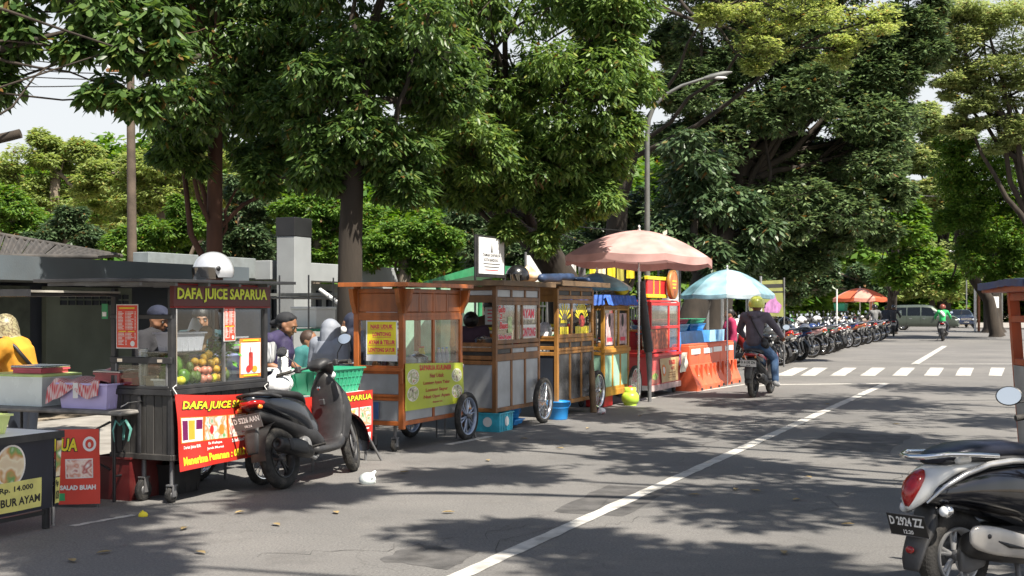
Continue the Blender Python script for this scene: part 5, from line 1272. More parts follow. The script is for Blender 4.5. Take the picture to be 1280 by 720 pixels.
caster(o, .16, .04, .08, 0, .2); caster(o, 1.5, .04, .08, 0, .2); caster(o, .16, W-.1, .08, 0, .2); caster(o, 1.5, W-.1, .08, 0, .2)
sb = MB().box(.12, 1.25, .1, .14, 1.70, 2.04, bev=.01).build('top_sign', M_REDW, o)
for z_ in (1.69, 2.0): MB().box(.1, 1.27, .085, .155, z_, z_+.06, bev=.006).build('sign_rail', M_YELP, sb)
for u in (.45, .8): MB().box(u, u+.02, .09, .1, 1.75, 2.0).build('sign_seam', M_YELP, sb)
rd = MB(); rd.lathe([(0, -.03), (.23, -.03), (.25, -.01), (.25, .03), (0, .03)], 28, c=(1.35, .02, 1.93), axis='Y'); rd = rd.build('round_sign', pm('orange brown disc', (.55, .16, .05), .45, var=.3, scale=9), o)
MB().lathe([(.235, -.035), (.26, -.035), (.26, .035), (.235, .035), (.235, -.035)], 28, c=(1.35, .02, 1.93), axis='Y').build('sign_rim', M_WOODH, rd)
for k, z_ in enumerate((1.98, 1.92, 1.86)): MB().box(1.35-.13+.02*k, 1.35+.13-.02*k, -.014-.001, -.0101, z_, z_+.025).build('print_line', M_YELP, rd)
shf = MB().box(-.18, .02, -.04, W-.02, 1.12, 1.15).build('side_shelf', M_WOODH, o)
for k, (x, m_) in enumerate(((1.15, M_GREENP), (1.35, M_WHITEP), (1.5, M_REDP), (1.2, M_ORANGEP))):
    t_ = thing('sauce_bottle', ('green', 'white', 'red', 'orange')[k]+' sauce bottle standing inside the red cart', 'bottle', cw(c, x, .2, .73)); MB().lathe([(0, 0), (.04, 0), (.042, .15), (.02, .2), (.008, .26), (0, .26)], 14).build('bottle_body', m_, t_); MB().lathe([(0, .26), (.01, .26), (.006, .29), (0, .29)], 10).build('nozzle', M_WHITEP, t_)
t_ = thing('hanging_cloth', 'off white cloth hanging over the far corner of the red cart', 'cloth', cw(c, 1.72, -.06, .35), ROADROT); vinyl(t_, 'cloth_sheet', (-.16, 0, 0), (.1, 0, 0.05), (-.12, 0, .36), (.1, 0, .36), pm('off white cloth', (.6, .58, .5), .85), .03, (14, 8), 5)
REDC = c

# ------------------------------------------------------------------ small coffee table with the green crate
c = Cart('display_table', 'low table with a red photo banner behind the black scooter', 392, 1.02, .6, group=None)
o = c.o; o['category'] = 'table'; L, W = c.L, c.W
for x in (.03, L-.03):
    for y in (.03, W-.03): MB().tube([(x, y, 0), (x, y, .66)], .014, 8).build('leg', M_GSTEEL, o)
MB().box(0, L, 0, W, .66, .69, bev=.005).build('tabletop', M_WHITEP, o)
MB().tube([(L+.02, -.12, 0), (L-.12, -.02, .3)], .012, 6).build('prop', M_GSTEEL, o)
bn, bf = vinyl(o, 'banner', (-.35, -.02, .19), (L, -.02, .19), (-.35, -.02, .70), (L, -.02, .70), M_RED, .006, (30, 12), 12)
sprint(bn, bf, nr, 'JUICE SAPARUA', .34, .79, .65, .15, M_BLKP, .09, .0022); sprint(bn, bf, nr, 'JUICE SAPARUA', .345, .797, .64, .136, M_YELP, .03, .0034)
for k, m_ in enumerate((M_FOOD2, M_FOOD4, M_FOOD5)):
    spatch(bn, bf, nr, 'photo_frame', .50+k*.165, .33, .145, .36, M_WHITE, .0018); spatch(bn, bf, nr, 'printed_photo', .506+k*.165, .345, .133, .33, m_, .003); spatch(bn, bf, nr, 'print_line', .52+k*.165, .26, .1, .025, M_WHITE, .002)
for k in range(3): spatch(bn, bf, nr, 'price_box', .70+k*.095, .07, .085, .12, M_WHITE, .002)
def crate(label, loc, rz, lx, ly, h, mat, rib=9, group=None):
    t = tub('plastic_crate', label, 'crate', loc, rz, lx, ly, h, mat, .84, group=group)
    for k in range(rib):
        x = -lx*.42+k*lx*.84/(rib-1)
        a = Vector((x*.84, -ly/2*.84-.006, .02)); b = Vector((x, -ly/2-.006, h-.03))
        MB().tube([a, b], .006, 4).build('rib', mat, t)
    for s in (-1, 1):
        for k in range(3):
            y = -ly*.3+k*ly*.3; MB().tube([(s*(lx/2*.84+.006), y*.84, .02), (s*(lx/2+.006), y, h-.03)], .006, 4).build('rib', mat, t)
    for z_ in (h*.3, h*.62):
        q = .84+.16*z_/h; MB().box(-lx/2*q-.004, lx/2*q+.004, -ly/2*q-.006, -ly/2*q, z_, z_+.008).build('rib', mat, t)
    return t
crate('green plastic crate on the low table beside the black scooter', cw(c, .55, .28, .692), ROADROT, .92, .45, .235, M_TEAL, 11)
TABLE2 = c
# ================================================================== SCOOTERS AND MOTORCYCLES
# local axes: x forward, y to the rider's left, z up; origin on the ground below the rear axle
def mirrorobj(parent, base, tip, r, name='mirror', back=M_BLACK):
    m = MB(); m.tube([base, (base[0]-.01, base[1]*1.1, base[2]+.07), (tip[0], tip[1]-.03*math.copysign(1, tip[1]), tip[2]-.04), tip], .005, 6)
    M = Matrix.Translation(tip) @ Matrix.Rotation(R(-12*math.copysign(1, tip[1])), 4, 'Z') @ Matrix.Rotation(R(9), 4, 'Y')
    m.lathe([(0, .022), (r*.5, .02), (r*.93, .008), (r, -.002), (r*.98, -.006), (0, -.005)], 22, axis='X', M=M @ Matrix.Diagonal((1, 1.12, .85, 1)))
    o = m.build(name, back, parent)
    g = MB(); g.lathe([(0, -.0075), (r*.9, -.0075)], 22, axis='X', M=M @ Matrix.Diagonal((1, 1.12, .85, 1)))
    g.build('mirror_glass', M_MIRGL, o); return o
M_MIRGL = pm('mirror silver', (.85, .87, .88), .03, 1.0, var=.01)
M_LAMPR = pm('red lamp lens', (.30, .006, .005), .15, var=.15, scale=30, coat=.6)
M_LAMPO = pm('orange lamp lens', (.7, .2, .02), .15, var=.1, coat=.5)
M_LAMPW = pm('clear lamp lens', (.75, .77, .78), .08, var=.1, scale=20, coat=.8)
M_SEAT = pm('black seat vinyl', (.018, .018, .019), .55, var=.2, scale=12, bump=.3, bscale=120)
M_DPLAS = pm('matt black plastic', (.028, .028, .03), .5, var=.25, scale=7, bump=.15, bscale=90, dirt=.4, dirtcol=(.08, .075, .065))
M_ENG = pm('engine alloy', (.3, .3, .3), .5, .6, var=.35, scale=20, bump=.4, dirt=.5)
M_EXH = pm('dark exhaust steel', (.035, .034, .034), .42, .5, var=.3, scale=12, dirt=.4)
def plate_num(parent, s, M, w=.27, h=.11, bg=M_BLKP, fg=M_WHITE, sub='08.24'):
    o = MB().box(-.002, .002, -w/2, w/2, -h/2, h/2, bev=.001).xf(M).build('licence_plate', bg, parent)
    o_, rt, up = M @ Vector((-.002, w/2-.015, -.005)), M.to_3x3() @ Vector((0, -1, 0)), M.to_3x3() @ Vector((0, 0, 1))
    text(o, s, o_, rt, up, w-.03, h*.44, fg, .03, .001); text(o, sub, M @ Vector((-.002, .035, -h*.42)), rt, up, .07, h*.2, fg, .03, .001)
    MB().box(-.003, .001, -w/2-.004, w/2+.004, -h/2-.004, -h/2).xf(M).box(-.003, .001, -w/2-.004, w/2+.004, h/2, h/2+.004, M=M).build('plate_frame', M_GSTEEL, o)
    return o
def scooter(label, loc, rz, body, lean=0.0, num='D 5226 AAN', hi=True, group=None, accent=None, plate_bg=M_BLKP, plate_fg=M_WHITE, steer=0.0, mirrors=True, stand=True, tail=None, name='scooter', helmet=None, seatm=None):
    t = thing(name, label, 'scooter' if name == 'scooter' else 'motorcycle', loc, rz, group, lean)
    ts = 40 if hi else 20; accent = accent or body; WB = 1.2; n = 20 if hi else 12
    nsp = dict(tseg=ts)
    alloy = pm('dark cast alloy', (.06, .06, .062), .4, .6, var=.2)
    make_wheel(t, (0, 0, .262), .262, .05, 0, 'cast', alloy, nspk=5, **nsp)
    fw = make_wheel(t, (WB, 0, .262), .262, .044, 0, 'cast', alloy, nspk=5, disc=True, **nsp); fw.rotation_euler = (0, 0, steer)
    b = MB()   # tail and side body: from behind the tail lamp to the floor tunnel
    b.loft([(-.36, .765, .02, .02, 0), (-.33, .76, .075, .045, 0), (-.22, .735, .115, .075, 0), (-.05, .69, .14, .105, 0), (.15, .64, .15, .13, 0), (.32, .58, .14, .15, -4), (.42, .50, .12, .16, -10), (.50, .42, .115, .12, -20)], n, 2.6)
    bo = b.build('rear_body', body, t)
    b = MB()   # lower black body under the tail
    b.loft([(-.26, .66, .05, .05), (-.05, .60, .09, .07), (.2, .52, .105, .10), (.42, .42, .12, .12), (.55, .33, .13, .07)], n, 2.4); b.build('under_body', M_DPLAS, t)
    b = MB(); b.loft([(-.28, .785, .06, .02), (-.2, .795, .10, .035), (-.05, .795, .125, .042), (.12, .775, .13, .04), (.24, .765, .125, .04), (.36, .745, .10, .04), (.45, .70, .065, .04), (.49, .66, .03, .03)], n, 2.5)
    b.build('seat', seatm or M_SEAT, t)
    b = MB(); b.loft([(.40, .27, .14, .045), (.55, .265, .165, .04), (.75, .27, .165, .045), (.86, .31, .15, .05, 30), (.90, .38, .13, .05, 60)], n, 3); b.build('floorboard', M_DPLAS, t)
    # front apron from floor up to the bars
    b = MB(); b.loft([(.82, .27, .09, .035, 60), (.88, .38, .135, .04, 75), (.905, .52, .165, .045, 82), (.92, .66, .175, .045, 78), (.93, .78, .15, .05, 72), (.93, .87, .09, .06, 68), (.935, .93, .05, .04, 65)], n, 2.6)
    b.build('leg_shield', M_DPLAS, t)
    b = MB(); b.loft([(1.0, .36, .05, .04, 70), (1.01, .46, .12, .06, 75), (.99, .58, .16, .07, 78), (.985, .70, .17, .07, 72), (.97, .80, .13, .065, 66), (.955, .88, .07, .05, 60)], n, 2.3); b.build('front_cowl', body, t)
    for s in (-1, 1):
        b = MB(); b.loft([(.9, .30, .02, .05, 80, s*.12), (.95, .45, .03, .07, 80, s*.145), (.97, .60, .03, .08, 75, s*.155), (.98, .74, .02, .05, 72, s*.14)], 10, 2.3); b.build('apron_trim', accent, t)
    b = MB(); b.tube([(WB-.01, .07, .27), (1.10, .07, .56)], .016, 8); b.tube([(WB-.01, -.07, .27), (1.10, -.07, .56)], .016, 8); b.tube([(1.10, 0, .54), (.95, 0, .95)], .022, 8); b.box(1.06, 1.13, -.09, .09, .54, .57); fk = b.build('fork', M_GSTEEL, t)
    b = MB()   # front mudguard: arc over the wheel
    def fg(u, v):
        a = R(-20+u*165); rr = .262+.035; w = .068*(1-.25*abs(2*u-1)**3); y = (v-.5)*2
        return Vector((WB+math.cos(a)*(rr-.02*y*y), y*w, .262+math.sin(a)*(rr-.035*y*y)))
    b.sheet(fg, 18, 6); b.build('front_mudguard', body, t)
    b = MB()
    def rg(u, v):
        a = R(70+u*110); rr = .262+.05; y = (v-.5)*2
        return Vector((math.cos(a)*rr, y*.07, .262+math.sin(a)*rr+.0*y))
    b.sheet(rg, 12, 3)
    b.loft([(-.30, .60, .065, .02, 60), (-.345, .50, .07, .016, 70), (-.37, .40, .065, .012, 75), (-.375, .33, .05, .01, 80)], 10, 3); b.build('rear_mudguard', M_DPLAS if hi else M_BLACK, t)
    # bars
    b = MB(); b.loft([(.80, .98, .05, .03, 20), (.85, 1.01, .10, .045, 20), (.92, 1.01, .11, .06, 10), (.99, .97, .09, .055, 0), (1.02, .93, .05, .035, 0)], n, 2.4); hc = b.build('handlebar_cover', accent, t)
    b = MB(); b.tube([(.80, .34, .985), (.86, .22, 1.0), (.90, 0, 1.0), (.86, -.22, 1.0), (.80, -.34, .985)], .012, 8); b.build('handlebar', M_GSTEEL, t)
    for s in (-1, 1):
        b = MB(); b.tube([(.775, s*.375, .982), (.83, s*.26, .995)], .018, 10); b.tube([(.772, s*.381, .982), (.776, s*.373, .982)], .022, 10); g_ = b.build('grip', M_RUBBER, t)
        if hi: MB().tube([(.86, s*.24, .99), (.89, s*.28, .975), (.85, s*.37, .965)], [.008, .006, .007], 6).build('brake_lever', M_CHROME, t); MB().box(.82, .88, s*.2-.025, s*.2+.025, .97, 1.03, bev=.01).build('switch_box', M_DPLAS, t)
        if mirrors: mirrorobj(t, (.86, s*.21, 1.01), (.84, s*.33, 1.19), .058)
    MB().ell((1.03, 0, .905), (.03, .075, .045), 14, 8).build('headlight', M_LAMPW, t)
    for s in (-1, 1): MB().ell((1.035, s*.11, .62), (.03, .04, .05), 12, 8).build('turn_signal', M_LAMPO, t)
    # tail lamp, wrap round the tail
    b = MB(); b.loft([(-.37, .735, .03, .012, 0), (-.345, .74, .08, .028, 0), (-.29, .735, .105, .036, 0), (-.25, .73, .112, .03, 0)], n, 2.4); b.build('tail_light', M_LAMPR, t)
    for s in (-1, 1): MB().ell((-.315, s*.10, .70), (.03, .018, .02), 10, 6).build('turn_signal', M_LAMPO if hi else M_LAMPW, t)
    b = MB(); b.tube([(-.02, .12, .76), (-.2, .135, .79), (-.33, .09, .81), (-.35, 0, .815), (-.33, -.09, .81), (-.2, -.135, .79), (-.02, -.12, .76)], .014, 8); b.build('grab_rail', M_DPLAS if body != M_WHITEP else M_STEEL, t)
    plate_num(t, num, Matrix.Translation((-.385, 0, .595)) @ Matrix.Rotation(R(-14), 4, 'Y'), bg=plate_bg, fg=plate_fg)
    # engine, belt case on the left, exhaust on the right
    b = MB(); b.loft([(-.06, .27, .03, .07, 0, .10), (.06, .28, .045, .09, 0, .11), (.25, .30, .045, .08, 0, .11), (.42, .33, .04, .075, 0, .10), (.48, .33, .02, .04, 0, .10)], 12, 3); b.build('belt_case', M_ENG, t)
    b = MB(); b.lathe([(0, -.05), (.06, -.05), (.075, -.03), (.075, .06), (0, .06)], 16, c=(.30, -.06, .33), axis='Y'); b.box(.28, .46, -.06, .06, .28, .40, bev=.02)
    for k in range(7): b.box(.34+k*.018, .345+k*.018, -.075, .07, .27, .40)
    b.tube([(.42, -.05, .30), (.47, -.09, .22), (.36, -.12, .2), (.22, -.13, .25)], .016, 8); b.build('engine', M_ENG, t)
    b = MB(); b.lathe([(.0, .27), (.045, .27), (.06, .22), (.066, .0), (.064, -.2), (.05, -.235), (.028, -.24), (.028, -.21), (0, -.21)], 20, axis='X', M=Matrix.Translation((.0, -.145, .325)) @ Matrix.Rotation(R(14), 4, 'Y')); ex = b.build('exhaust', M_EXH, t)
    b = MB(); b.loft([(-.13, .36, .02, .05, 0, -.20), (.0, .335, .022, .06, 0, -.205), (.14, .30, .018, .05, 0, -.20)], 10, 3); b.build('heat_shield', M_DPLAS, ex)
    MB().tube([(-.02, .11, .30), (-.04, .12, .50), (-.02, .11, .62)], [.02, .026, .016], 10).build('shock_absorber', M_GSTEEL, t)
    if hi:
        sp = MB(); 
        for k in range(9): sp.lathe([(.027, 0), (.033, .004), (.033, .009), (.027, .013)], 12, c=(-.032, .115, .38+k*.022))
        q = sp.build('spring', M_CHROME, t); q['kind'] = 'stuff'
        b = MB(); b.tube([(.95, .01, .96), (1.0, .08, .99), (1.03, .05, .8), (1.05, .04, .6)], .006, 6); b.tube([(.86, .2, .99), (.95, .12, 1.0), (1.0, .02, .88)], .005, 6); b.build('brake_cable', M_BLACK, t)
        emb = MB(); emb.lathe([(0, .004), (.016, .003), (.018, 0), (0, -.002)], 16, axis='X', M=Matrix.Translation((.815, .0, .80)) @ Matrix.Rotation(PI, 4, 'Z')); emb.build('ignition_lock', M_CHROME, t)
        MB().box(.82, .845, -.03, .03, .64, .70, bev=.008).build('hook', M_DPLAS, t)
    for s in (-1, 1): MB().tube([(.36, s*.12, .30), (.36, s*.25, .31)], .012, 6).build('passenger_footrest', M_RUBBER, t)
    if stand: MB().tube([(.45, .10, .26), (.40, .25, .03+math.sin(lean)*.2), (.36, .265, .015+math.sin(lean)*.2)], .011, 6).build('side_stand', M_GSTEEL, t)
    return t

# the black scooter parked in front of the juice cart, leaning on its stand
M_GREYB2 = pm('satin dark grey paint', (.012, .014, .019), .2, .2, var=.15, scale=4, coat=.7, dirt=.25, dirtcol=(.1, .095, .085))
pr = G(356, 611); pf = G(441, 589.5); hd = math.atan2(pf.y-pr.y, pf.x-pr.x)
HERO = scooter('black scooter leaning on its stand in front of the juice cart banner', pr, hd, M_GREYB2, R(-11), 'D 5226 AAN', True, None, M_DPLAS, plate_bg=pm('worn grey plate', (.12, .12, .12), .5), steer=R(18))

# underbone motorcycle with wire wheels
def underbone(label, loc, rz, body, lean=0.0, group=None, accent=None, num='D 4135 UB'):
    t = thing('motorcycle', label, 'motorcycle', loc, rz, group, lean); WB = 1.24; accent = accent or M_WHITEP
    make_wheel(t, (0, 0, .29), .29, .035, 18, 'wire', M_CHROME, tseg=24); make_wheel(t, (WB, 0, .29), .29, .032, 18, 'wire', M_CHROME, tseg=24)
    MB().loft([(-.42, .83, .015, .015), (-.36, .80, .06, .04), (-.15, .73, .11, .08), (.1, .68, .125, .09), (.3, .62, .11, .09), (.42, .55, .07, .07)], 12, 2.5).build('rear_body', body, t)
    MB().loft([(-.34, .84, .06, .02), (-.2, .835, .10, .03), (.05, .79, .125, .04), (.3, .76, .115, .045), (.48, .72, .08, .04), (.55, .68, .03, .03)], 12, 2.4).build('seat', M_SEAT, t)
    MB().loft([(.35, .56, .05, .06), (.5, .47, .06, .07), (.68, .47, .06, .07), (.82, .56, .06, .08, 30)], 12, 2.4).build('frame_cover', M_DPLAS, t)
    for s in (-1, 1): MB().loft([(.74, .30, .02, .04, 70, s*.15), (.84, .45, .03, .10, 70, s*.17), (.92, .62, .035, .11, 70, s*.17), (.97, .78, .02, .05, 65, s*.12)], 10, 2.4).build('side_cowl', body, t)
    MB().loft([(.88, .74, .07, .05, 60), (.93, .84, .10, .07, 55), (.92, .95, .09, .05, 40), (.88, 1.0, .06, .04, 20)], 12, 2.4).build('handlebar_cover', accent, t)
    b = MB(); b.tube([(WB, .07, .29), (1.05, .07, .68)], .018, 8); b.tube([(WB, -.07, .29), (1.05, -.07, .68)], .018, 8); b.build('fork', M_CHROME, t)
    b = MB()
    def fg(u, v):
        a = R(0+u*140); y = (v-.5)*2; return Vector((WB+math.cos(a)*(.335-.015*y*y), y*.055, .29+math.sin(a)*(.335-.02*y*y)))
    b.sheet(fg, 12, 4); b.build('front_mudguard', body, t)
    b = MB()
    def rg(u, v):
        a = R(60+u*130); y = (v-.5)*2; return Vector((math.cos(a)*(.345-.015*y*y), y*.065, .29+math.sin(a)*(.345-.015*y*y)))
    b.sheet(rg, 12, 4); b.build('rear_mudguard', M_DPLAS, t)
    MB().tube([(.80, .34, 1.02), (.86, .2, 1.03), (.90, 0, .98), (.86, -.2, 1.03), (.80, -.34, 1.02)], .012, 6).build('handlebar', M_CHROME, t)
    for s in (-1, 1):
        MB().tube([(.77, s*.37, 1.015), (.83, s*.25, 1.027)], .018, 8).build('grip', M_RUBBER, t); mirrorobj(t, (.86, s*.18, 1.03), (.84, s*.3, 1.2), .055)
        MB().ell((-.36, s*.10, .74), (.025, .02, .02), 8, 6).build('turn_signal', M_LAMPO, t); MB().tube([(.35, s*.08, .3), (.35, s*.24, .3)], .012, 6).build('footrest', M_RUBBER, t)
    MB().ell((1.0, 0, .86), (.04, .07, .05), 12, 8).build('headlight', M_LAMPW, t)
    MB().loft([(-.43, .785, .03, .012), (-.40, .79, .07, .03), (-.34, .785, .085, .03)], 12, 2.4).build('tail_light', M_LAMPR, t)
    MB().tube([(-.05, .12, .84), (-.3, .12, .88), (-.38, 0, .89), (-.3, -.12, .88), (-.05, -.12, .84)], .011, 6).build('grab_rail', M_CHROME, t)
    plate_num(t, num, Matrix.Translation((-.43, 0, .64)) @ Matrix.Rotation(R(-12), 4, 'Y'), fg=M_WHITE)
    b = MB(); b.box(.30, .58, -.08, .09, .26, .40, bev=.03); b.lathe([(0, -.09), (.09, -.09), (.1, -.06), (.1, .08), (0, .08)], 18, c=(.38, 0, .33), axis='Y'); b.tube([(.55, 0, .34), (.76, 0, .42)], .06, 12); b.build('engine', M_ENG, t)
    b = MB(); b.tube([(.7, -.04, .33), (.6, -.10, .22), (.3, -.13, .24), (.05, -.14, .27)], .017, 8); b.tube([(.1, -.15, .27), (-.35, -.17, .33)], [.045, .042], 14); b.tube([(-.35, -.17, .33), (-.4, -.17, .337)], .03, 12); b.build('exhaust', M_CHROME, t)
    for s in (-1, 1): MB().tube([(-.02, s*.10, .31), (.10, s*.11, .64)], [.022, .026], 10).build('shock_absorber', M_GSTEEL, t)
    MB().tube([(0, .05, .32), (.4, .06, .33)], .02, 6).tube([(0, -.05, .3), (.4, -.05, .31)], .015, 6).build('swing_arm', M_GSTEEL, t)
    MB().tube([(.45, .10, .28), (.38, .26, .0)], .011, 6).build('side_stand', M_GSTEEL, t)
    return t

# ------------------------------------------------------------------ white and black retro scooter, right foreground
M_IVORY = pm('ivory white paint', (.70, .69, .65), .16, var=.03, coat=.8, dirt=.12)
M_BLKG = pm('gloss black paint', (.006, .006, .008), .06, var=.1, coat=1.0)
M_SILVERP = pm('silver trim', (.62, .61, .60), .22, .7, var=.08)
rx, rz_ = 2.38, 6.42; rh = R(27)
t = thing('scooter', 'white and gloss black retro scooter cut off by the right edge of the view', 'scooter', (rx, rz_, 0), rh, None, R(-3))
RET = t; WB = 1.26
make_wheel(t, (0, 0, .245), .245, .052, 0, 'cast', pm('pale grey alloy', (.5, .5, .5), .35, .4, var=.1), tseg=56, nspk=5, rimw=.9); make_wheel(t, (WB, 0, .245), .245, .048, 0, 'cast', pm('pale grey alloy', (.5, .5, .5), .35, .4), tseg=48)
# white tail piece that runs up behind the black side bulge
MB().loft([(-.44, .52, .02, .015, 12), (-.41, .56, .07, .035, 20), (-.36, .61, .10, .05, 24), (-.28, .675, .12, .046, 18), (-.17, .718, .13, .036, 8), (-.02, .73, .135, .03, 0), (.10, .735, .12, .02, 0)], 26, 2.5).build('tail_body', M_IVORY, t)
MB().loft([(-.38, .56, .05, .03, 24), (-.31, .585, .14, .075, 18), (-.17, .60, .18, .115, 8), (.02, .595, .205, .155, 0), (.22, .575, .21, .185, -2), (.42, .53, .195, .20, -6), (.56, .46, .15, .18, -12), (.64, .40, .10, .12, -20)], 30, 2.35).build('side_body', M_BLKG, t)
for s in (-1, 1):
    b = MB(); pts = []
    for (x, z, y) in ((-.39, .55, .09), (-.31, .635, .145), (-.18, .695, .168), (-.02, .735, .175), (.15, .745, .178), (.32, .735, .165), (.46, .69, .15), (.58, .6, .13)): pts.append((x, s*y, z))
    P = []
    for i in range(len(pts)-1):
        for k in range(4): P.append(Vector(pts[i]).lerp(Vector(pts[i+1]), k/4))
    P.append(Vector(pts[-1])); b.tube(P, [.006+.012*math.sin(PI*i/(len(P)-1)) for i in range(len(P))], 8); b.build('chrome_trim', M_SILVERP, t)
MB().loft([(-.26, .765, .07, .02), (-.2, .785, .12, .035), (-.05, .80, .145, .05), (.15, .80, .15, .052), (.32, .785, .15, .05), (.46, .76, .13, .048), (.56, .72, .08, .04), (.6, .69, .04, .03)], 26, 2.5).build('seat', pm('navy black seat vinyl', (.008, .010, .022), .32, var=.2, bump=.2, bscale=120), t)
MB().loft([(-.24, .755, .10, .02), (0, .76, .15, .02), (.3, .755, .15, .02), (.5, .73, .12, .02)], 20, 2.5).build('seat_base', M_DPLAS, t)
b = MB(); b.tube([(.06, -.165, .775), (-.10, -.17, .79), (-.28, -.15, .80), (-.38, -.09, .79), (-.40, 0, .785), (-.38, .09, .79), (-.28, .15, .80), (-.10, .17, .79), (.06, .165, .775)], .014, 10); b.build('grab_rail', M_CHROME, t)
b = MB(); b.box(-.2, -.1, -.14, .14, .745, .785, bev=.01); b.build('rail_bracket', M_IVORY, t)
b = MB(); b.loft([(-.425, .535, .02, .02, 25), (-.415, .575, .04, .03, 30), (-.385, .62, .052, .035, 38), (-.345, .665, .05, .03, 40), (-.31, .695, .03, .015, 40)], 18, 2.2)
q = MB(); q.loft([(-.445, .535, .015, .02, 25), (-.438, .575, .04, .032, 32), (-.405, .63, .058, .036, 36), (-.36, .68, .05, .03, 38), (-.325, .71, .02, .012, 40)], 18, 2.2); q.build('tail_light', M_LAMPR, t)
for s in (-1, 1):
    q = MB(); q.ell((-.30, s*.14, .505), (.035, .035, .035), 16, 10); q.tube([(-.27, s*.05, .50), (-.30, s*.13, .505)], .014, 8); q.build('turn_signal', M_CHROME, t)
    q = MB(); q.ell((-.325, s*.14, .505), (.022, .028, .028), 14, 8); q.build('turn_signal_lens', M_LAMPW, t)
MB().loft([(-.30, .50, .07, .04, 20), (-.33, .42, .085, .03, 60), (-.385, .33, .08, .018, 66), (-.42, .25, .07, .014, 70), (-.43, .19, .05, .012, 75)], 18, 3).build('rear_mudguard', M_DPLAS, t)
MB().ell((-.435, 0, .30), (.012, .03, .02), 12, 8).build('reflector', M_LAMPR, t)
plate_num(t, 'D 2924 ZZ', Matrix.Translation((-.445, 0, .43)) @ Matrix.Rotation(R(-16), 4, 'Y'), .27, .115, M_BLKP, M_WHITE, '12.20')
b = MB(); b.loft([(-.10, .22, .03, .05, 0, .12), (.1, .26, .05, .09, 0, .13), (.35, .30, .05, .09, 0, .13), (.5, .32, .02, .05, 0, .12)], 14, 3); b.build('belt_case', M_ENG, t)
b = MB(); b.box(.2, .5, -.1, .1, .22, .38, bev=.03); b.tube([(.5, -.06, .3), (.52, -.13, .22), (.4, -.17, .24), (.3, -.175, .27)], .018, 8); b.build('engine', M_DPLAS, t)
# exhaust on the right with its pale heat cover
b = MB(); b.lathe([(0, -.26), (.03, -.26), (.055, -.25), (.075, -.2), (.078, .0), (.07, .22), (.04, .3), (0, .3)], 24, axis='X', M=Matrix.Translation((.16, -.175, .29)) @ Matrix.Rotation(R(10), 4, 'Y')); ex = b.build('exhaust', M_EXH, t)
b = MB(); b.loft([(-.12, .375, .01, .03, 0, -.235), (-.08, .37, .022, .062, 0, -.24), (.04, .345, .026, .075, 0, -.245), (.22, .305, .026, .066, 0, -.243), (.40, .262, .022, .05, 0, -.235), (.47, .245, .01, .03, 0, -.228)], 18, 3); hs_ = b.build('heat_shield', pm('warm silver cover', (.52, .49, .45), .3, .35, var=.08, dirt=.2), ex)
for (x, z) in ((-.02, .375), (.36, .285)): MB().lathe([(0, -.272), (.012, -.272), (.013, -.262), (0, -.262)], 14, c=(x, 0, z), axis='Y').build('screw', M_DSTEEL, hs_)
sl = MB(); sl.tube([(.04, -.27, .345), (.12, -.273, .315), (.24, -.272, .29)], [.004, .012, .004], 8); sl.build('vent_slot', M_BLACK, hs_)
b = MB(); b.loft([(-.06, .245, .02, .07, 0, -.10), (.0, .245, .025, .08, 0, -.11), (.1, .26, .02, .07, 0, -.11)], 14, 2.2); b.build('brake_drum', M_GSTEEL, t)
MB().loft([(.5, .27, .16, .04), (.7, .26, .18, .035), (.9, .28, .17, .04), (.98, .34, .15, .04, 50)], 20, 3).build('floorboard', M_DPLAS, t)
MB().loft([(.96, .30, .14, .03, 70), (1.0, .42, .20, .045, 80), (1.02, .58, .235, .05, 82), (1.03, .72, .21, .05, 80), (1.03, .84, .13, .05, 76), (1.02, .92, .06, .04, 74)], 26, 2.6).build('leg_shield', M_IVORY, t)
MB().loft([(.88, .95, .06, .04, 20), (.93, .98, .12, .055, 20), (1.0, .98, .13, .07, 10), (1.08, .95, .10, .06, 0), (1.12, .92, .05, .04, 0)], 22, 2.3).build('handlebar_cover', M_IVORY, t)
MB().ell((1.12, 0, .93), (.04, .08, .08), 18, 10).build('headlight', M_LAMPW, t)
b = MB(); b.tube([(WB, .07, .245), (1.14, .07, .5)], .018, 8); b.tube([(WB, -.07, .245), (1.14, -.07, .5)], .018, 8); b.tube([(1.14, 0, .5), (1.0, 0, .95)], .022, 8); b.build('fork', M_GSTEEL, t)
b = MB()
def fgr(u, v):
    a = R(0+u*150); y = (v-.5)*2; return Vector((WB+math.cos(a)*(.30-.03*y*y), y*.09, .245+math.sin(a)*(.30-.05*y*y)))
b.sheet(fgr, 20, 8); b.build('front_mudguard', M_IVORY, t)
MB().tube([(.86, .36, .95), (.92, .22, .97), (.96, 0, .97), (.92, -.22, .97), (.86, -.36, .95)], .012, 8).build('handlebar', M_CHROME, t)
for s in (-1, 1):
    MB().tube([(.83, s*.40, .945), (.89, s*.27, .965)], .019, 12).build('grip', M_RUBBER, t); MB().tube([(.92, s*.25, .965), (.97, s*.3, .95), (.93, s*.40, .93)], .006, 6).build('brake_lever', M_CHROME, t)
    mirrorobj(t, (.93, s*.2, .98), (.84 if s > 0 else .98, s*.43, 1.075), .068, back=M_BLACK)
MB().tube([(.35, .1, .25), (.28, .2, 0)], .014, 8).tube([(.35, -.1, .25), (.28, -.2, 0)], .014, 8).build('centre_stand', M_GSTEEL, t)
bpy.context.view_layer.update()
for o_ in kids(t):
    if o_.name.split('.')[0] in ('wheel', 'exhaust', 'brake_drum', 'belt_case', 'engine', 'centre_stand') and o_.location.x < .5: o_.location.x -= .12
t.scale = (.955, .955, .955)
TH = R(42); cS = Vector((1.0, 0, 0))
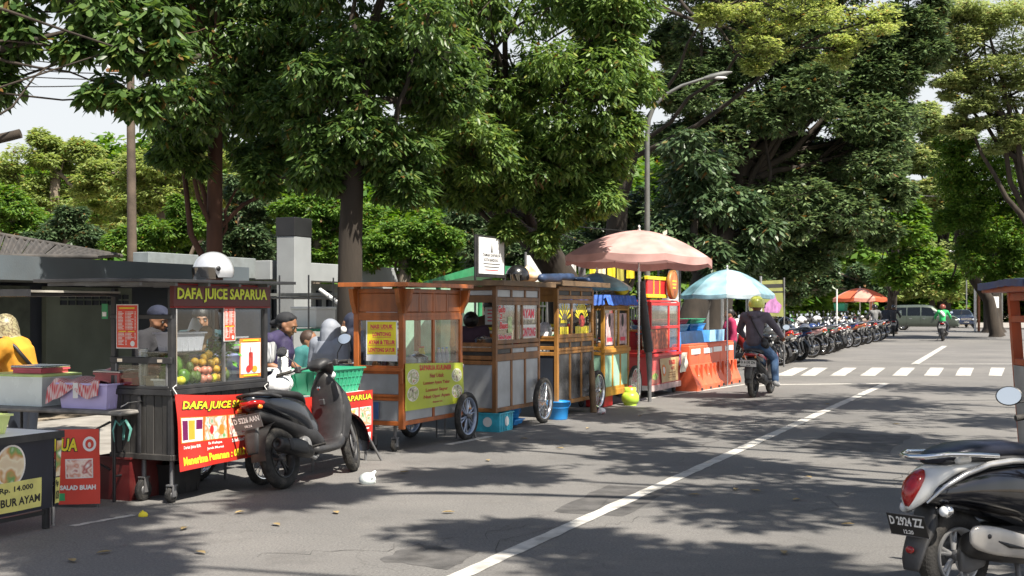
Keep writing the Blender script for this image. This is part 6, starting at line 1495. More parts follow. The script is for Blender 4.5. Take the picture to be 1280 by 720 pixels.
for o_ in kids(t):
    if o_.name.split('.')[0] in ('handlebar', 'grip', 'brake_lever', 'mirror', 'mirror_glass', 'headlight', 'handlebar_cover'):
        o_.rotation_euler = (0, 0, TH); o_.location = cS - Matrix.Rotation(TH, 3, 'Z') @ cS

# ------------------------------------------------------------------ motorcycles parked in the row beyond the crossing
GRP = 'motorcycles parked side by side along the left kerb'
cols = {
 'red': pm('red motorcycle paint', (.38, .03, .03), .2, coat=.6, var=.05), 'black': pm('black motorcycle paint', (.012, .012, .014), .15, coat=.7, var=.1), 'white': pm('white motorcycle paint', (.68, .68, .68), .2, coat=.5, var=.04),
 'silver': pm('silver motorcycle paint', (.42, .43, .45), .25, .6, coat=.5, var=.06), 'blue': pm('blue motorcycle paint', (.025, .05, .16), .2, coat=.6, var=.06), 'grey': pm('grey motorcycle paint', (.09, .095, .1), .25, .3, coat=.5, var=.1), 'orange': pm('orange motorcycle paint', (.45, .15, .07), .25, coat=.5, var=.05), 'pink': pm('pale pink motorcycle paint', (.6, .35, .35), .25, coat=.4, var=.05), 'green': pm('dark green motorcycle paint', (.02, .16, .08), .25, coat=.4)}
heading = ROADROT + R(90) + R(-8)
protoA = scooter('proto', (0, 0, 0), 0, cols['grey'], R(-7), 'D 3817 AC', False, GRP, M_DPLAS)
protoB = underbone('proto', (0, 0, 0), 0, cols['red'], R(-7), GRP)
def row_pt(z, extra=0):
    x0 = -6.95 - max(0, (z-32))*0.035
    return road_pt(x0, z) - NRM*(.30+extra)
row = []
seq = [('scooter', 'silver', 'silver grey scooter with a round grey tail, first in the parked row'), ('motorcycle', 'red', 'red and white motorcycle with wire wheels, second in the parked row'), ('scooter', 'silver', 'silver scooter third in the row, next to the red motorcycle'),
 ('scooter', 'black', 'black scooter fourth in the parked row'), ('scooter', 'blue', 'dark blue scooter fifth in the parked row'), ('motorcycle', 'black', 'black motorcycle with wire wheels sixth in the parked row'),
 ('motorcycle', 'pink', 'pale pink motorcycle seventh in the parked row'), ('scooter', 'white', 'white scooter eighth in the parked row'), ('scooter', 'green', 'dark green scooter ninth in the parked row'), ('motorcycle', 'silver', 'silver motorcycle tenth in the parked row'),
 ('scooter', 'pink', 'pale pink scooter eleventh in the parked row'), ('scooter', 'grey', 'grey scooter twelfth in the parked row'), ('motorcycle', 'white', 'white motorcycle thirteenth in the parked row'), ('scooter', 'black', 'black scooter fourteenth in the parked row'),
 ('motorcycle', 'blue', 'blue motorcycle just before the orange one in the parked row'), ('motorcycle', 'orange', 'orange motorcycle beside the orange umbrella'), ('scooter', 'grey', 'grey scooter just past the orange motorcycle'), ('scooter', 'white', 'white scooter near the far end of the row'),
 ('motorcycle', 'black', 'black motorcycle near the far end of the row'), ('scooter', 'blue', 'blue scooter twentieth in the parked row'), ('motorcycle', 'silver', 'silver motorcycle twenty first in the parked row'), ('scooter', 'grey', 'grey scooter third from the far end of the row'), ('motorcycle', 'black', 'black motorcycle second from the far end of the row'), ('scooter', 'white', 'white scooter last in the parked row')]
usedA = usedB = False
rnd = random.Random(12); zz = 31.6
HELM = [(0, 'white', 'white'), (1, 'grey', 'dark grey'), (4, 'silver', 'silver'), (6, 'black', 'black'), (8, 'blue', 'blue'), (9, 'white', 'white'), (2, 'silver', 'silver grey'), (3, 'blue', 'blue and beige'), (5, 'blue', 'bright blue'), (7, 'white', 'white'), (10, 'black', 'black'), (12, 'white', 'round white'), (16, 'black', 'black')]
parked = {}
for i, (k, col, lb) in enumerate(seq):
    p = row_pt(zz, rnd.uniform(-.12, .12)); hd_ = heading + R(rnd.uniform(-13, 13))
    if k == 'scooter':
        if not usedA: o = protoA; o.location = p; o.rotation_euler = (R(-7), 0, hd_); o['label'] = lb; usedA = True
        else: o = copy_tree(protoA, p, hd_, lb, GRP, R(-7))
        recolour(o, {'rear_body': cols[col], 'front_cowl': cols[col], 'front_mudguard': cols[col], 'handlebar_cover': cols[col], 'apron_trim': cols['white' if col == 'black' else 'black']})
    else:
        if not usedB: o = protoB; o.location = p; o.rotation_euler = (R(-7), 0, hd_); o['label'] = lb; usedB = True
        else: o = copy_tree(protoB, p, hd_, lb, GRP, R(-7))
        recolour(o, {'rear_body': cols[col], 'side_cowl': cols[col], 'front_mudguard': cols[col], 'handlebar_cover': cols['white' if col != 'white' else 'black']})
    o['category'] = k; parked[i] = (o, p, hd_); o.scale = (1.1, 1.1, 1.12)
    zz += .95+.027*i + rnd.uniform(-.2, .2)
back = ['nearest', 'second', 'third', 'fourth', 'fifth', 'sixth', 'seventh', 'eighth', 'ninth', 'tenth', 'eleventh', 'farthest']
zz = 33.0
for i in range(12):
    pr_ = protoA if i % 2 else protoB; cn = ['grey', 'black', 'silver', 'blue', 'white', 'black'][i % 6]
    o = copy_tree(pr_, row_pt(zz, 2.3+rnd.uniform(-.2, .2)), heading+R(180+rnd.uniform(-8, 8)), cn+' '+('scooter' if i % 2 else 'motorcycle')+', '+back[i]+' in the second row behind the parked line', 'motorcycles in the second row', R(-7))
    o.scale = (1.1, 1.1, 1.12); o['category'] = 'scooter' if i % 2 else 'motorcycle'; recolour(o, {'rear_body': cols[cn], 'side_cowl': cols[cn], 'front_cowl': cols[cn], 'front_mudguard': cols[cn], 'handlebar_cover': cols['black']}); zz += 1.35+.05*i
for i, col, wrd_ in HELM:
    o, p, hd_ = parked[i]; q = p + Vector((math.cos(hd_)*(.3 if i % 3 else .82), math.sin(hd_)*(.3 if i % 3 else .82), .83 if i % 3 else 1.05))
    make_helmet('helmet', wrd_+' helmet resting on the '+{0: 'first', 1: 'second', 4: 'fifth', 6: 'seventh', 8: 'ninth', 9: 'tenth', 2: 'third', 3: 'fourth', 5: 'sixth', 7: 'eighth', 10: 'eleventh', 12: 'thirteenth', 16: 'seventeenth'}[i]+' parked motorcycle', q, hd_+R(200), cols[col], True, 1.15)
# ================================================================== PEOPLE
M_EYE = pm('eye white', (.42, .38, .34), .4)
def hand_prims(w, d, palm_n, side=1, curl=.5, s=1.0):
    """palm, four bent fingers of different length and a thumb, from wrist w along direction d"""
    w = Vector(w); d = Vector(d).normalized(); n = Vector(palm_n); n = (n-d*n.dot(d)).normalized(); r = d.cross(n)*side
    P = [('c', w, w+d*.03*s, .024*s, .026*s)]
    for k, (off, L, rr) in enumerate(((-.028, .070, .0088), (-.010, .080, .0092), (.009, .075, .009), (.027, .060, .008))):
        b = w + d*.085*s + r*off*s; P.append(('c', w+d*.03*s+r*off*.7*s, b, .015*s, .0115*s))
        m = b + (d*math.cos(curl*.7)+n*math.sin(curl*.7))*L*.5*s; e = m + (d*math.cos(curl*1.7)+n*math.sin(curl*1.7))*L*.5*s
        P.append(('c', b, m, rr*s, rr*.95*s)); P.append(('c', m, e, rr*.95*s, rr*.75*s))
    b = w + d*.025*s - r*.025*s; m = b + (d*.6-r*.75+n*.2).normalized()*.04*s; e = m + (d*.85-r*.2+n*.4).normalized()*.032*s
    P += [('c', b, m, .013*s, .011*s), ('c', m, e, .011*s, .009*s)]
    return P
def head_prims(c, f, up, s=1.0):
    """head with brow, nose, cheek, lips, chin and ears; c: middle of the skull, f: where the face points"""
    c = Vector(c); f = Vector(f).normalized(); up = Vector(up); up = (up-f*up.dot(f)).normalized(); l = up.cross(f)
    P = [('e', c+up*.015*s-f*.01*s, (.078*s, .098*s, .105*s), (0, 0, math.degrees(math.atan2(f.y, f.x))-90)),
         ('c', c+f*.045*s-up*.03*s, c+f*.052*s-up*.085*s, .052*s, .030*s),
         ('c', c+f*.088*s+up*.0*s, c+f*.108*s-up*.032*s, .010*s, .0135*s),
         ('c', c+f*.075*s+l*.03*s+up*.02*s, c+f*.075*s-l*.03*s+up*.02*s, .018*s, .018*s),
         ('c', c+f*.085*s+l*.014*s-up*.062*s, c+f*.085*s-l*.014*s-up*.062*s, .011*s, .011*s),
         ('c', c+f*.035*s+l*.045*s-up*.04*s, c+f*.035*s-l*.045*s-up*.04*s, .034*s, .034*s)]
    for q in (-1, 1):
        P.append(('e', c+l*q*.080*s-up*.01*s-f*.005*s, (.012*s, .022*s, .032*s), (0, 0, math.degrees(math.atan2(f.y, f.x))-90)))
        P.append(('c', c+l*q*.03*s+f*.0*s, c-up*.13*s-f*.02*s, .045*s, .052*s))
    return P
def eyes(parent, c, f, up, s=1.0):
    c = Vector(c); f = Vector(f).normalized(); up = Vector(up); up = (up-f*up.dot(f)).normalized(); l = up.cross(f)
    for q in (-1, 1):
        MB().ell(tuple(c+f*.083*s+l*q*.031*s-up*.002*s), (.0095*s,)*3, 10, 8).build('eye', M_EYE, parent)
        MB().ell(tuple(c+f*.0895*s+l*q*.031*s-up*.002*s), (.0058*s,)*3, 8, 6).build('pupil', M_BLACK, parent)
        MB().tube([c+f*.093*s+l*q*.015*s+up*.02*s, c+f*.096*s+l*q*.032*s+up*.025*s, c+f*.086*s+l*q*.05*s+up*.02*s], .004*s, 5).build('eyebrow', M_HAIR, parent)
def limb_p(pts, rad):
    return [('c', pts[i], pts[i+1], rad[i], rad[i+1]) for i in range(len(pts)-1)]
def person(label, loc, rz, J, look, vox=.011, skin=None, hands=True, group=None, s=1.0, curl=.5, feet=True, face=True, cat='person'):
    """J: joints in local metres (x forward, y left). returns root and J"""
    t = thing('person', label, cat, loc, rz, group)
    skin = skin or M_SKIN
    P = [('c', J['pelvis'], J['waist'], .115, .105), ('c', J['waist'], J['chest'], .105, .13), ('c', J['chest'], J['neck'], .11, .06), ('c', J['neck'], Vector(J['head'])+Vector((0, 0, -.06)), .055, .05)]
    for q, a in (('l', 1), ('r', -1)):
        P += [('c', J['chest'], J['sh_'+q], .08, .06), ('c', J['neck'], J['sh_'+q], .05, .055)]
        P += limb_p([J['sh_'+q], J['el_'+q], J['wr_'+q]], [.052, .039, .026])
        d = Vector(J['wr_'+q])-Vector(J['el_'+q]); P += hand_prims(J['wr_'+q], d, J.get('palm_'+q, (0, -a, -.3)), a, curl) if hands else [('c', J['wr_'+q], Vector(J['wr_'+q])+d.normalized()*.1, .03, .03)]
        P += [('c', J['pelvis'], J['hip_'+q], .1, .09)] + limb_p([J['hip_'+q], J['kn_'+q], J['an_'+q]], [.085, .055, .038])
        if feet: a_ = Vector(J['an_'+q]); tf = Vector(J.get('toe_'+q, a_+Vector((.17, 0, -.06)))); P += [('c', a_+Vector((-.03, 0, -.03)), tf, .035, .03)]
    P += head_prims(J['head'], look, (0, 0, 1), s)
    bd = blob('body', P, skin, t, vox, 4)
    if face: eyes(bd, J['head'], look, (0, 0, 1), s)
    return t
def shirt(t, J, mat, r=1.0, sleeve='long', vox=.012, name='shirt', hem=.04):
    P = [('c', Vector(J['pelvis'])+Vector((0, 0, hem)), J['waist'], .14*r, .132*r), ('c', J['waist'], J['chest'], .132*r, .152*r), ('c', J['chest'], Vector(J['neck'])+Vector((0, 0, -.03)), .135*r, .08*r)]
    for q in 'lr':
        P += [('c', J['chest'], J['sh_'+q], .10*r, .075*r), ('c', J['neck'], J['sh_'+q], .062, .066*r)]
        if sleeve == 'long': P += limb_p([J['sh_'+q], J['el_'+q], Vector(J['wr_'+q]).lerp(Vector(J['el_'+q]), .08)], [.072*r, .056*r, .043*r])
        elif sleeve == 'short': P += limb_p([J['sh_'+q], Vector(J['el_'+q]).lerp(Vector(J['sh_'+q]), .25)], [.072*r, .066*r])
        elif sleeve == 'none': pass
    return blob(name, P, mat, t, vox, 3)
def trousers(t, J, mat, r=1.0, vox=.012):
    P = [('c', J['pelvis'], Vector(J['pelvis'])+Vector((0, 0, .05)), .132*r, .13*r)]
    for q in 'lr': P += [('c', J['pelvis'], J['hip_'+q], .115*r, .105*r)] + limb_p([J['hip_'+q], J['kn_'+q], Vector(J['an_'+q]).lerp(Vector(J['kn_'+q]), .06)], [.104*r, .078*r, .06*r])
    return blob('trousers', P, mat, t, vox, 3)
def shoes(t, J, mat):
    for q in 'lr':
        a = Vector(J['an_'+q]); tf = Vector(J.get('toe_'+q, a+Vector((.17, 0, -.06))))
        blob('shoe', [('c', a+Vector((-.02, 0, -.03)), tf, .048, .04), ('c', a, a+Vector((0, 0, .03)), .046, .045)], mat, t, .012, 2)
def stand_joints(h=1.62, w=.17):
    k = h/1.62
    J = {'pelvis': (0, 0, .86*k), 'waist': (0, 0, 1.0*k), 'chest': (0.01, 0, 1.2*k), 'neck': (0.01, 0, 1.38*k), 'head': (.03, 0, 1.50*k)}
    for q, a in (('l', 1), ('r', -1)):
        J.update({'sh_'+q: (0, a*w, 1.32*k), 'el_'+q: (-.02, a*(w+.04), 1.06*k), 'wr_'+q: (.06, a*(w+.03), .83*k), 'hip_'+q: (0, a*.085, .84*k), 'kn_'+q: (.01, a*.09, .46*k), 'an_'+q: (-.01, a*.09, .08*k)})
    return J
def mv(J, **kw): J.update(kw); return J

# ------------------------------------------------------------------ rider with the yellow helmet
M_HOOD = pm('faded purple grey cotton', (.115, .10, .125), .9, var=.12, scale=6, bump=.5, bscale=14)
M_DENIM = pm('blue denim', (.07, .13, .24), .85, var=.25, scale=9, bump=.4, bscale=60)
RID_GRP = None
M_YHELM = pm('lime yellow helmet paint', (.66, .70, .12), .25, coat=.5, var=.12, scale=9)
pr2 = G(941, 497)
rs_ = scooter('red and black scooter ridden away from the camera by the rider in the yellow helmet', pr2, ROADROT-R(2), cols['black'], R(2), 'D 6130 ZN', True, None, cols['red'], plate_bg=M_WHITE, plate_fg=M_BLKP, stand=False)
recolour(rs_, {'apron_trim': cols['red'], 'handlebar_cover': cols['black']})
for s in (-1, 1): MB().loft([(-.2, .735, .006, .02, 0, s*.125), (0, .71, .008, .03, 0, s*.148), (.25, .64, .006, .02, 0, s*.15)], 8, 2.4).build('side_stripe', cols['red'], rs_)
def seat_joints(fl=(.06, 0)):
    J = {'pelvis': (.12, 0, .89), 'waist': (.10, 0, 1.04), 'chest': (.16, 0, 1.25), 'neck': (.21, 0, 1.42), 'head': (.26, 0, 1.545)}
    for q, a in (('l', 1), ('r', -1)):
        J.update({'sh_'+q: (.17, a*.19, 1.37), 'el_'+q: (.38, a*.33, 1.13), 'wr_'+q: (.70, a*.335, 1.02), 'hip_'+q: (.14, a*.10, .88), 'kn_'+q: (.56, a*.20, .74), 'an_'+q: (.58, a*.17, .37), 'toe_'+q: (.74, a*.17, .325), 'palm_'+q: (0, 0, -1)})
    return J
def rider(label, loc, rz, jmat, tmat, hmat, smat, bag=False, vox=.013, helmet=True, look=(1, 0, .0), foot=False, hood=False):
    J = seat_joints()
    if foot: J['kn_r'] = (.50, -.24, .66); J['an_r'] = (.36, -.30, .26); J['toe_r'] = (.50, -.31, .20)
    t = person(label, loc, rz, J, look, vox, curl=1.1, face=False)
    shirt(t, J, jmat, 1.06, 'long', vox, 'jacket'); trousers(t, J, tmat, 1.0, vox); shoes(t, J, smat)
    if helmet: h = make_helmet('helmet', None, Vector(J['head'])+Vector((-.01, 0, -.01)), 0, hmat, True, 1.08, parent=t)
    else: blob('hair', [('e', Vector(J['head'])+Vector((-.015, 0, .03)), (.1, .088, .1))], M_HAIR, t, .012, 2)
    if hood: blob('hood', [('c', (.10, -.06, 1.40), (.10, .06, 1.40), .06, .06), ('c', (.08, 0, 1.36), (.07, 0, 1.29), .065, .03), ('c', (.12, -.09, 1.42), (.22, -.1, 1.42), .04, .03), ('c', (.12, .09, 1.42), (.22, .1, 1.42), .04, .03)], jmat, t, .011, 2)
    if bag:
        MB().tube([(.20, .13, 1.47), (.10, .10, 1.43), (.03, .04, 1.34), (-.03, -.05, 1.20), (-.03, -.13, 1.05), (.02, -.18, .96)], .013, 6).build('bag_strap', M_BLACK, t)
        blob('shoulder_bag', [('c', (.0, -.19, .97), (.08, -.21, .88), .05, .06), ('c', (-.02, -.19, .9), (.1, -.2, .96), .05, .04)], pm('black bag nylon', (.02, .02, .022), .6, bump=.4), t, .012, 2)
    return t
rider('rider in a purple grey hooded jacket and jeans with a yellow helmet and shoulder bag', pr2, ROADROT-R(2), M_HOOD, M_DENIM, M_YHELM, pm('grey sport shoe', (.3, .3, .3), .7), True, .011, foot=True, hood=True)

# ------------------------------------------------------------------ rider in green, far down the road
pg = G(1178, 431-4.5)
gr_ = copy_tree(protoA, pg, ROADROT+R(2), 'dark scooter ridden far down the road by the rider in green', None, 0); del gr_['group']
recolour(gr_, {'rear_body': cols['black'], 'front_cowl': cols['black'], 'licence_plate': M_WHITE, 'lettering': M_BLKP, 'tail_light': M_LAMPR})
M_GJKT = pm('bright green jacket', (.03, .42, .12), .7, var=.1, scale=5)
t = rider('rider in a green and white jacket far down the road', pg, ROADROT+R(2), M_GJKT, M_NAVY, pm('brown red helmet', (.2, .05, .03), .3, coat=.4), M_WHITEP, False, .025)
blob('back_print', [('c', (.0, -.06, 1.2), (.02, .05, 1.35), .07, .07)], M_WHITE, t, .025, 1)

# ------------------------------------------------------------------ two riders standing with their bikes by the far end of the row
for i, (px, py, lb, jk, hm, z) in enumerate(((1094, 425, 'person in a grey jacket astride a parked motorcycle near the orange umbrella', M_GSTEEL, cols['black'], 0), (1117, 420.5, 'person in a dark jacket astride a scooter left of the minivan', pm('dark charcoal jacket', (.04, .04, .045), .8, var=.2), cols['black'], 0))):
    p = G(px, py); b2 = copy_tree(protoA if i else protoB, p, ROADROT+R(14 if i == 0 else 6), ('silver motorcycle' if i == 0 else 'black scooter')+' carrying a waiting rider near the minivan', None, 0); del b2['group']; b2['category'] = 'motorcycle' if i == 0 else 'scooter'
    recolour(b2, {'rear_body': cols['silver' if i == 0 else 'black'], 'licence_plate': M_WHITE, 'lettering': M_BLKP})
    rider(lb, p, ROADROT+R(14 if i == 0 else 6), pm('faded grey jacket', (.16, .16, .16), .85, var=.2) if i == 0 else jk, M_NAVY, hm, M_BLACK, False, .025)
J = stand_joints(1.66)
t = person('man in navy clothes standing between the two waiting riders', G(1107, 421), ROADROT, J, (1, 0, 0), .025, face=False); shirt(t, J, M_NAVY, 1.05, 'long', .025, 'jacket'); trousers(t, J, pm('dark denim', (.03, .045, .09), .8), 1, .025); shoes(t, J, M_BLACK); blob('hair', [('e', Vector(J['head'])+Vector((-.02, 0, .03)), (.1, .088, .1))], M_HAIR, t, .02, 2)
J = stand_joints(1.5); t = person('person in a dark red shirt seated under the orange umbrella', G(1067, 419)+Vector((0, 0, -.25)), ROADROT-R(60), J, (1, 0, 0), .025, face=False); shirt(t, J, pm('dark red shirt', (.16, .015, .02), .8), 1.05, 'long', .025); trousers(t, J, M_NAVY, 1, .025); blob('hair', [('e', Vector(J['head'])+Vector((-.02, 0, .03)), (.1, .088, .1))], M_HAIR, t, .02, 2)
J = stand_joints(1.5); t = person('person in a magenta top behind the blue umbrella stall', A(913, 386, 26)+Vector((0, 0, -1.5)), ROADROT+R(120), J, (1, 0, 0), .02, face=False); shirt(t, J, pm('magenta red shirt', (.35, .02, .08), .8), 1.05, 'long', .02); trousers(t, J, M_NAVY, 1, .02); blob('hair', [('e', Vector(J['head'])+Vector((-.02, 0, .03)), (.1, .088, .1))], M_HAIR, t, .02, 2)

# ------------------------------------------------------------------ hijab woman in the yellow orange top, left
def hijab(t, c, f, mat, drop=.25, vox=.011, s=1.0, back=.1):
    c = Vector(c); f = Vector(f).normalized(); l = Vector((0, 0, 1)).cross(f)
    P = [('e', c+Vector((0, 0, .025))-f*.028, (.108*s, .108*s, .118*s)), ('c', c-f*.05, c-f*.05+Vector((0, 0, -.16)), .10*s, .11*s), ('c', c+f*.02+Vector((0, 0, -.13)), c+f*.05+Vector((0, 0, -drop)), .075*s, .09*s),
         ('c', c-f*back*.5+Vector((0, 0, -.16)), c-f*back+Vector((0, 0, -drop)), .11*s, .12*s)]
    for q in (-1, 1): P += [('c', c+l*q*.05+Vector((0, 0, -.1)), c+l*q*.13+Vector((0, 0, -drop*.95)), .07*s, .08*s), ('c', c+l*q*.075+f*.02+Vector((0, 0, .06)), c+l*q*.06+f*.04+Vector((0, 0, -.09)), .03*s, .03*s)]
    return blob('headscarf', P, mat, t, vox, 3)
M_MUST = pm('mustard orange cotton', (.58, .26, .02), .85, var=.12, scale=5, bump=.6, bscale=9)
J = stand_joints(1.52)
J = mv(J, waist=(.03, 0, .97), chest=(.08, 0, 1.09), neck=(.15, 0, 1.215), head=(.20, 0, 1.305), sh_l=(.10, .18, 1.16), sh_r=(.10, -.18, 1.16), el_l=(.25, .22, .96), el_r=(.27, -.22, .97), wr_l=(.47, .16, .88), wr_r=(.49, -.14, .90))
loc = A(30, 386, 11.2); loc.z = 0
t = person('woman in a mustard top and patterned beige headscarf bending over the boxes', loc, R(176), J, (1, 0, -.25), .011)
shirt(t, J, M_MUST, 1.15, 'long', .011, 'blouse'); trousers(t, J, M_NAVY, 1.1); shoes(t, J, M_BLACK)
M_SCARF = foodmat('patterned beige scarf', [(.12, .10, .06), (.34, .31, .17), (.12, .09, .05), (.36, .32, .19), (.10, .08, .04)], 34)
hijab(t, J['head'], (1, 0, -.25), M_SCARF, .17, .011, 1.04, .10)
MB().tube([(.20, .10, 1.24), (.10, .155, 1.225), (-.0, .165, 1.16), (-.045, .155, 1.10), (-.105, .10, 1.0), (-.12, 0, .93), (-.06, -.15, .88)], .017, 8).build('bag_strap', M_BLACK, t)

# ------------------------------------------------------------------ man with the backwards cap and purple vest
M_VEST = pm('dark purple vest', (.03, .022, .07), .75, var=.2, scale=6, bump=.4)
M_CHK = checkmat('grey checked cotton', (.5, .5, .5), (.16, .17, .19), 16)
J = stand_joints(1.50)
J = mv(J, chest=(.03, 0, 1.09), neck=(.07, 0, 1.245), head=(.125, 0, 1.34), sh_l=(.02, .18, 1.19), sh_r=(.02, -.18, 1.19), el_l=(.04, .24, .95), el_r=(.02, -.23, .95), wr_l=(.26, .17, .84), wr_r=(.27, -.12, .85))
loc = A(345, 386, 12.4); loc.z = 0
t = person('young man in a purple vest and backwards black cap preparing food', loc, R(-14), J, (1, 0, -.42), .009)
shirt(t, J, M_CHK, 1.02, 'short', .011); shirt(t, J, M_VEST, 1.09, 'none', .011, 'vest'); trousers(t, J, M_NAVY, 1.0); shoes(t, J, M_BLACK)
hc_ = Vector(J['head']); blob('cap', [('e', hc_+Vector((-.02, 0, .055)), (.105, .09, .078)), ('c', hc_+Vector((-.085, 0, .03)), hc_+Vector((-.165, 0, .015)), .045, .03), ('c', hc_+Vector((.055, -.04, .065)), hc_+Vector((.055, .04, .065)), .03, .03)], pm('black cap cotton', (.014, .015, .018), .8, bump=.3), t, .009, 2)
blob('hair', [('e', hc_+Vector((-.03, 0, .0)), (.085, .083, .06))], M_HAIR, t, .009, 2)
# ------------------------------------------------------------------ woman in grey headscarf, woman in navy
M_GRSC = pm('blue grey satin cloth', (.22, .24, .28), .6, var=.14, scale=4, bump=.7, bscale=7)
J = stand_joints(1.36); J = mv(J, head=(.04, 0, 1.25), neck=(.02, 0, 1.14))
loc = A(412, 386, 13.6); loc.z = 0
t = person('woman in a long blue grey headscarf seen from behind at the low table', loc, R(60), J, (1, 0, -.1), .012, face=False); shirt(t, J, M_GRSC, 1.25, 'long', .013, 'blouse', -.1); trousers(t, J, M_NAVY, 1.1)
hijab(t, J['head'], (1, 0, -.1), M_GRSC, .42, .012, 1.0, .10)
M_NAVYC = pm('navy cloth', (.012, .016, .035), .8, var=.2, bump=.4)
J = stand_joints(1.42); loc = A(441, 386, 14.6); loc.z = 0
t = person('woman in a navy headscarf and white collar standing behind the orange cart', loc, R(200), J, (1, 0, 0), .014, face=False); shirt(t, J, M_NAVYC, 1.15, 'long', .014, 'blouse'); trousers(t, J, M_NAVYC, 1.1); hijab(t, J['head'], (1, 0, 0), M_NAVYC, .3, .014, 1.05)
blob('collar', [('c', (.12, -.05, 1.25), (.12, .05, 1.25), .045, .045)], M_WHITEP, t, .012, 2)
J = stand_joints(1.22); loc = A(384, 386, 14.4); loc.z = 0
t = person('child with brown hair behind the white bags', loc, R(-20), J, (1, 0, -.2), .014, face=False); shirt(t, J, pm('teal shirt', (.03, .15, .15), .8), 1.05, 'long', .014); trousers(t, J, M_NAVY); blob('hair', [('e', Vector(J['head'])+Vector((-.02, 0, .03)), (.1, .09, .1))], pm('brown hair', (.05, .028, .018), .6, bump=.4), t, .014, 2)
# ------------------------------------------------------------------ vendors in and behind the carts
J = stand_joints(1.52); J = mv(J, wr_l=(.3, .12, .98), el_l=(.1, .24, .99), wr_r=(.3, -.1, .98), el_r=(.08, -.24, .99))
loc = A(196, 386, 11.2); loc.z = .0
t = person('vendor in a black shirt and cap working behind the open end of the juice cart', loc, R(-30), J, (1, 0, -.35), .011); shirt(t, J, pm('black cotton', (.02, .02, .024), .85, bump=.3), 1.05, 'short', .012); trousers(t, J, M_NAVY); shoes(t, J, M_BLACK)
hc_ = Vector(J['head']); blob('cap', [('e', hc_+Vector((-.015, 0, .05)), (.108, .092, .08)), ('c', hc_+Vector((.1, -.03, .045)), hc_+Vector((.15, 0, .03)), .02, .015), ('c', hc_+Vector((.1, .03, .045)), hc_+Vector((.15, 0, .03)), .02, .015)], M_NAVYC, t, .011, 2)
J = stand_joints(1.50); J = mv(J, wr_l=(.25, .1, .95), el_l=(.08, .22, .97))
loc = A(252, 386, 11.9); loc.z = .0
t = person('vendor with tied dark hair looking out through the juice cart window', loc, R(-75), J, (1, 0, 0), .011); shirt(t, J, pm('dark teal cotton', (.015, .045, .055), .85, bump=.3), 1.08, 'long', .012); trousers(t, J, M_NAVY); shoes(t, J, M_BLACK)
blob('hair', [('e', Vector(J['head'])+Vector((-.018, 0, .05)), (.108, .093, .1)), ('c', Vector(J['head'])+Vector((-.06, 0, 0)), Vector(J['head'])+Vector((-.08, 0, -.2)), .06, .04)], M_HAIR, t, .011, 2)
J = stand_joints(1.5); loc = A(588, 386, 15.6); loc.z = -.0
t = person('cook with dark tied hair leaning into the brown cart', loc, R(80), mv(J, head=(.05, 0, 1.33), neck=(.03, 0, 1.22)), (1, 0, -.2), .013, face=False); shirt(t, J, pm('plum cotton', (.06, .03, .045), .85), 1.05, 'short', .013); trousers(t, J, M_NAVY)
blob('hair', [('e', Vector(J['head'])+Vector((-.02, 0, .03)), (.105, .1, .11)), ('e', Vector(J['head'])+Vector((-.13, 0, .03)), (.055, .06, .055))], M_HAIR, t, .013, 2)
J = stand_joints(1.62); loc = A(612, 386, 16.6); loc.z = -.0
t = person('person behind the brown cart facing the road', loc, R(-70), J, (1, 0, 0), .015); shirt(t, J, pm('brown cotton', (.10, .06, .04), .85), 1.05, 'long', .014); trousers(t, J, M_NAVY); blob('hair', [('e', Vector(J['head'])+Vector((-.015, 0, .05)), (.108, .093, .1))], M_HAIR, t, .014, 2)
# ================================================================== STALLS AT THE LEFT
# black table with the porridge banner
pA = G(60, 661); ex_ = .012
t = thing('stall_table', 'black stall table with a round food picture banner in the bottom left corner', 'table', pA, ROADROT)
L = 1.25; W = .65
for x in (-L, -.55, -.0):
    for y in (0.02, W): MB().box(x-.02, x+.02, y-.02, y+.02, 0, .64, bev=.004).build('leg', M_DSTEEL, t)
for y in (0.02, W): MB().box(-L, 0, y-.012, y+.012, .10, .13).build('stretcher', M_DSTEEL, t)
MB().box(-L-.05, .07, -.06, W+.05, .64, .665, bev=.006).build('tabletop', M_WHITEP, t)
MB().box(-L-.06, .08, -.072, -.06, .62, .668).build('table_edge', M_DSTEEL, t); MB().box(.07, .082, -.06, W+.05, .62, .668).build('table_edge', M_DSTEEL, t)
M_NVB = pm('navy black banner vinyl', (.012, .014, .026), .45, var=.15, bump=.3, bscale=6)
nr = (0, -1, 0)
bn, bf = vinyl(t, 'banner', (-L, -.03, .15), (.0, -.03, .15), (-L, -.05, .64), (.0, -.05, .64), M_NVB, .006, (30, 12), 21)
def platepic(bn, bf, u, uw, m=M_FOOD1):
    spatch(bn, bf, nr, 'photo_rim', u-.012, .385, uw+.024, .56, M_CREAM, .0018, True); spatch(bn, bf, nr, 'printed_bowl', u, .41, uw, .51, m, .003, True)
platepic(bn, bf, .60, .19); spatch(bn, bf, nr, 'yellow_print', .545, .045, .37, .40, pm('pale yellow print', (.72, .66, .2), .5), .0042)
sprint(bn, bf, nr, 'Rp. 14.000', .62, .29, .235, .095, M_BLKP, .03, .0055); sprint(bn, bf, nr, 'BUBUR AYAM', .555, .12, .35, .11, M_BLKP, .03, .0055)
platepic(bn, bf, .06, .19); spatch(bn, bf, nr, 'yellow_print', .02, .045, .37, .40, M_CREAM, .0042)
bn2, bf2 = vinyl(t, 'banner', (.015, -.03, .15), (.07, -.02, .15), (.015, -.05, .64), (.075, -.05, .64), M_NVB, .004, (8, 10), 22)
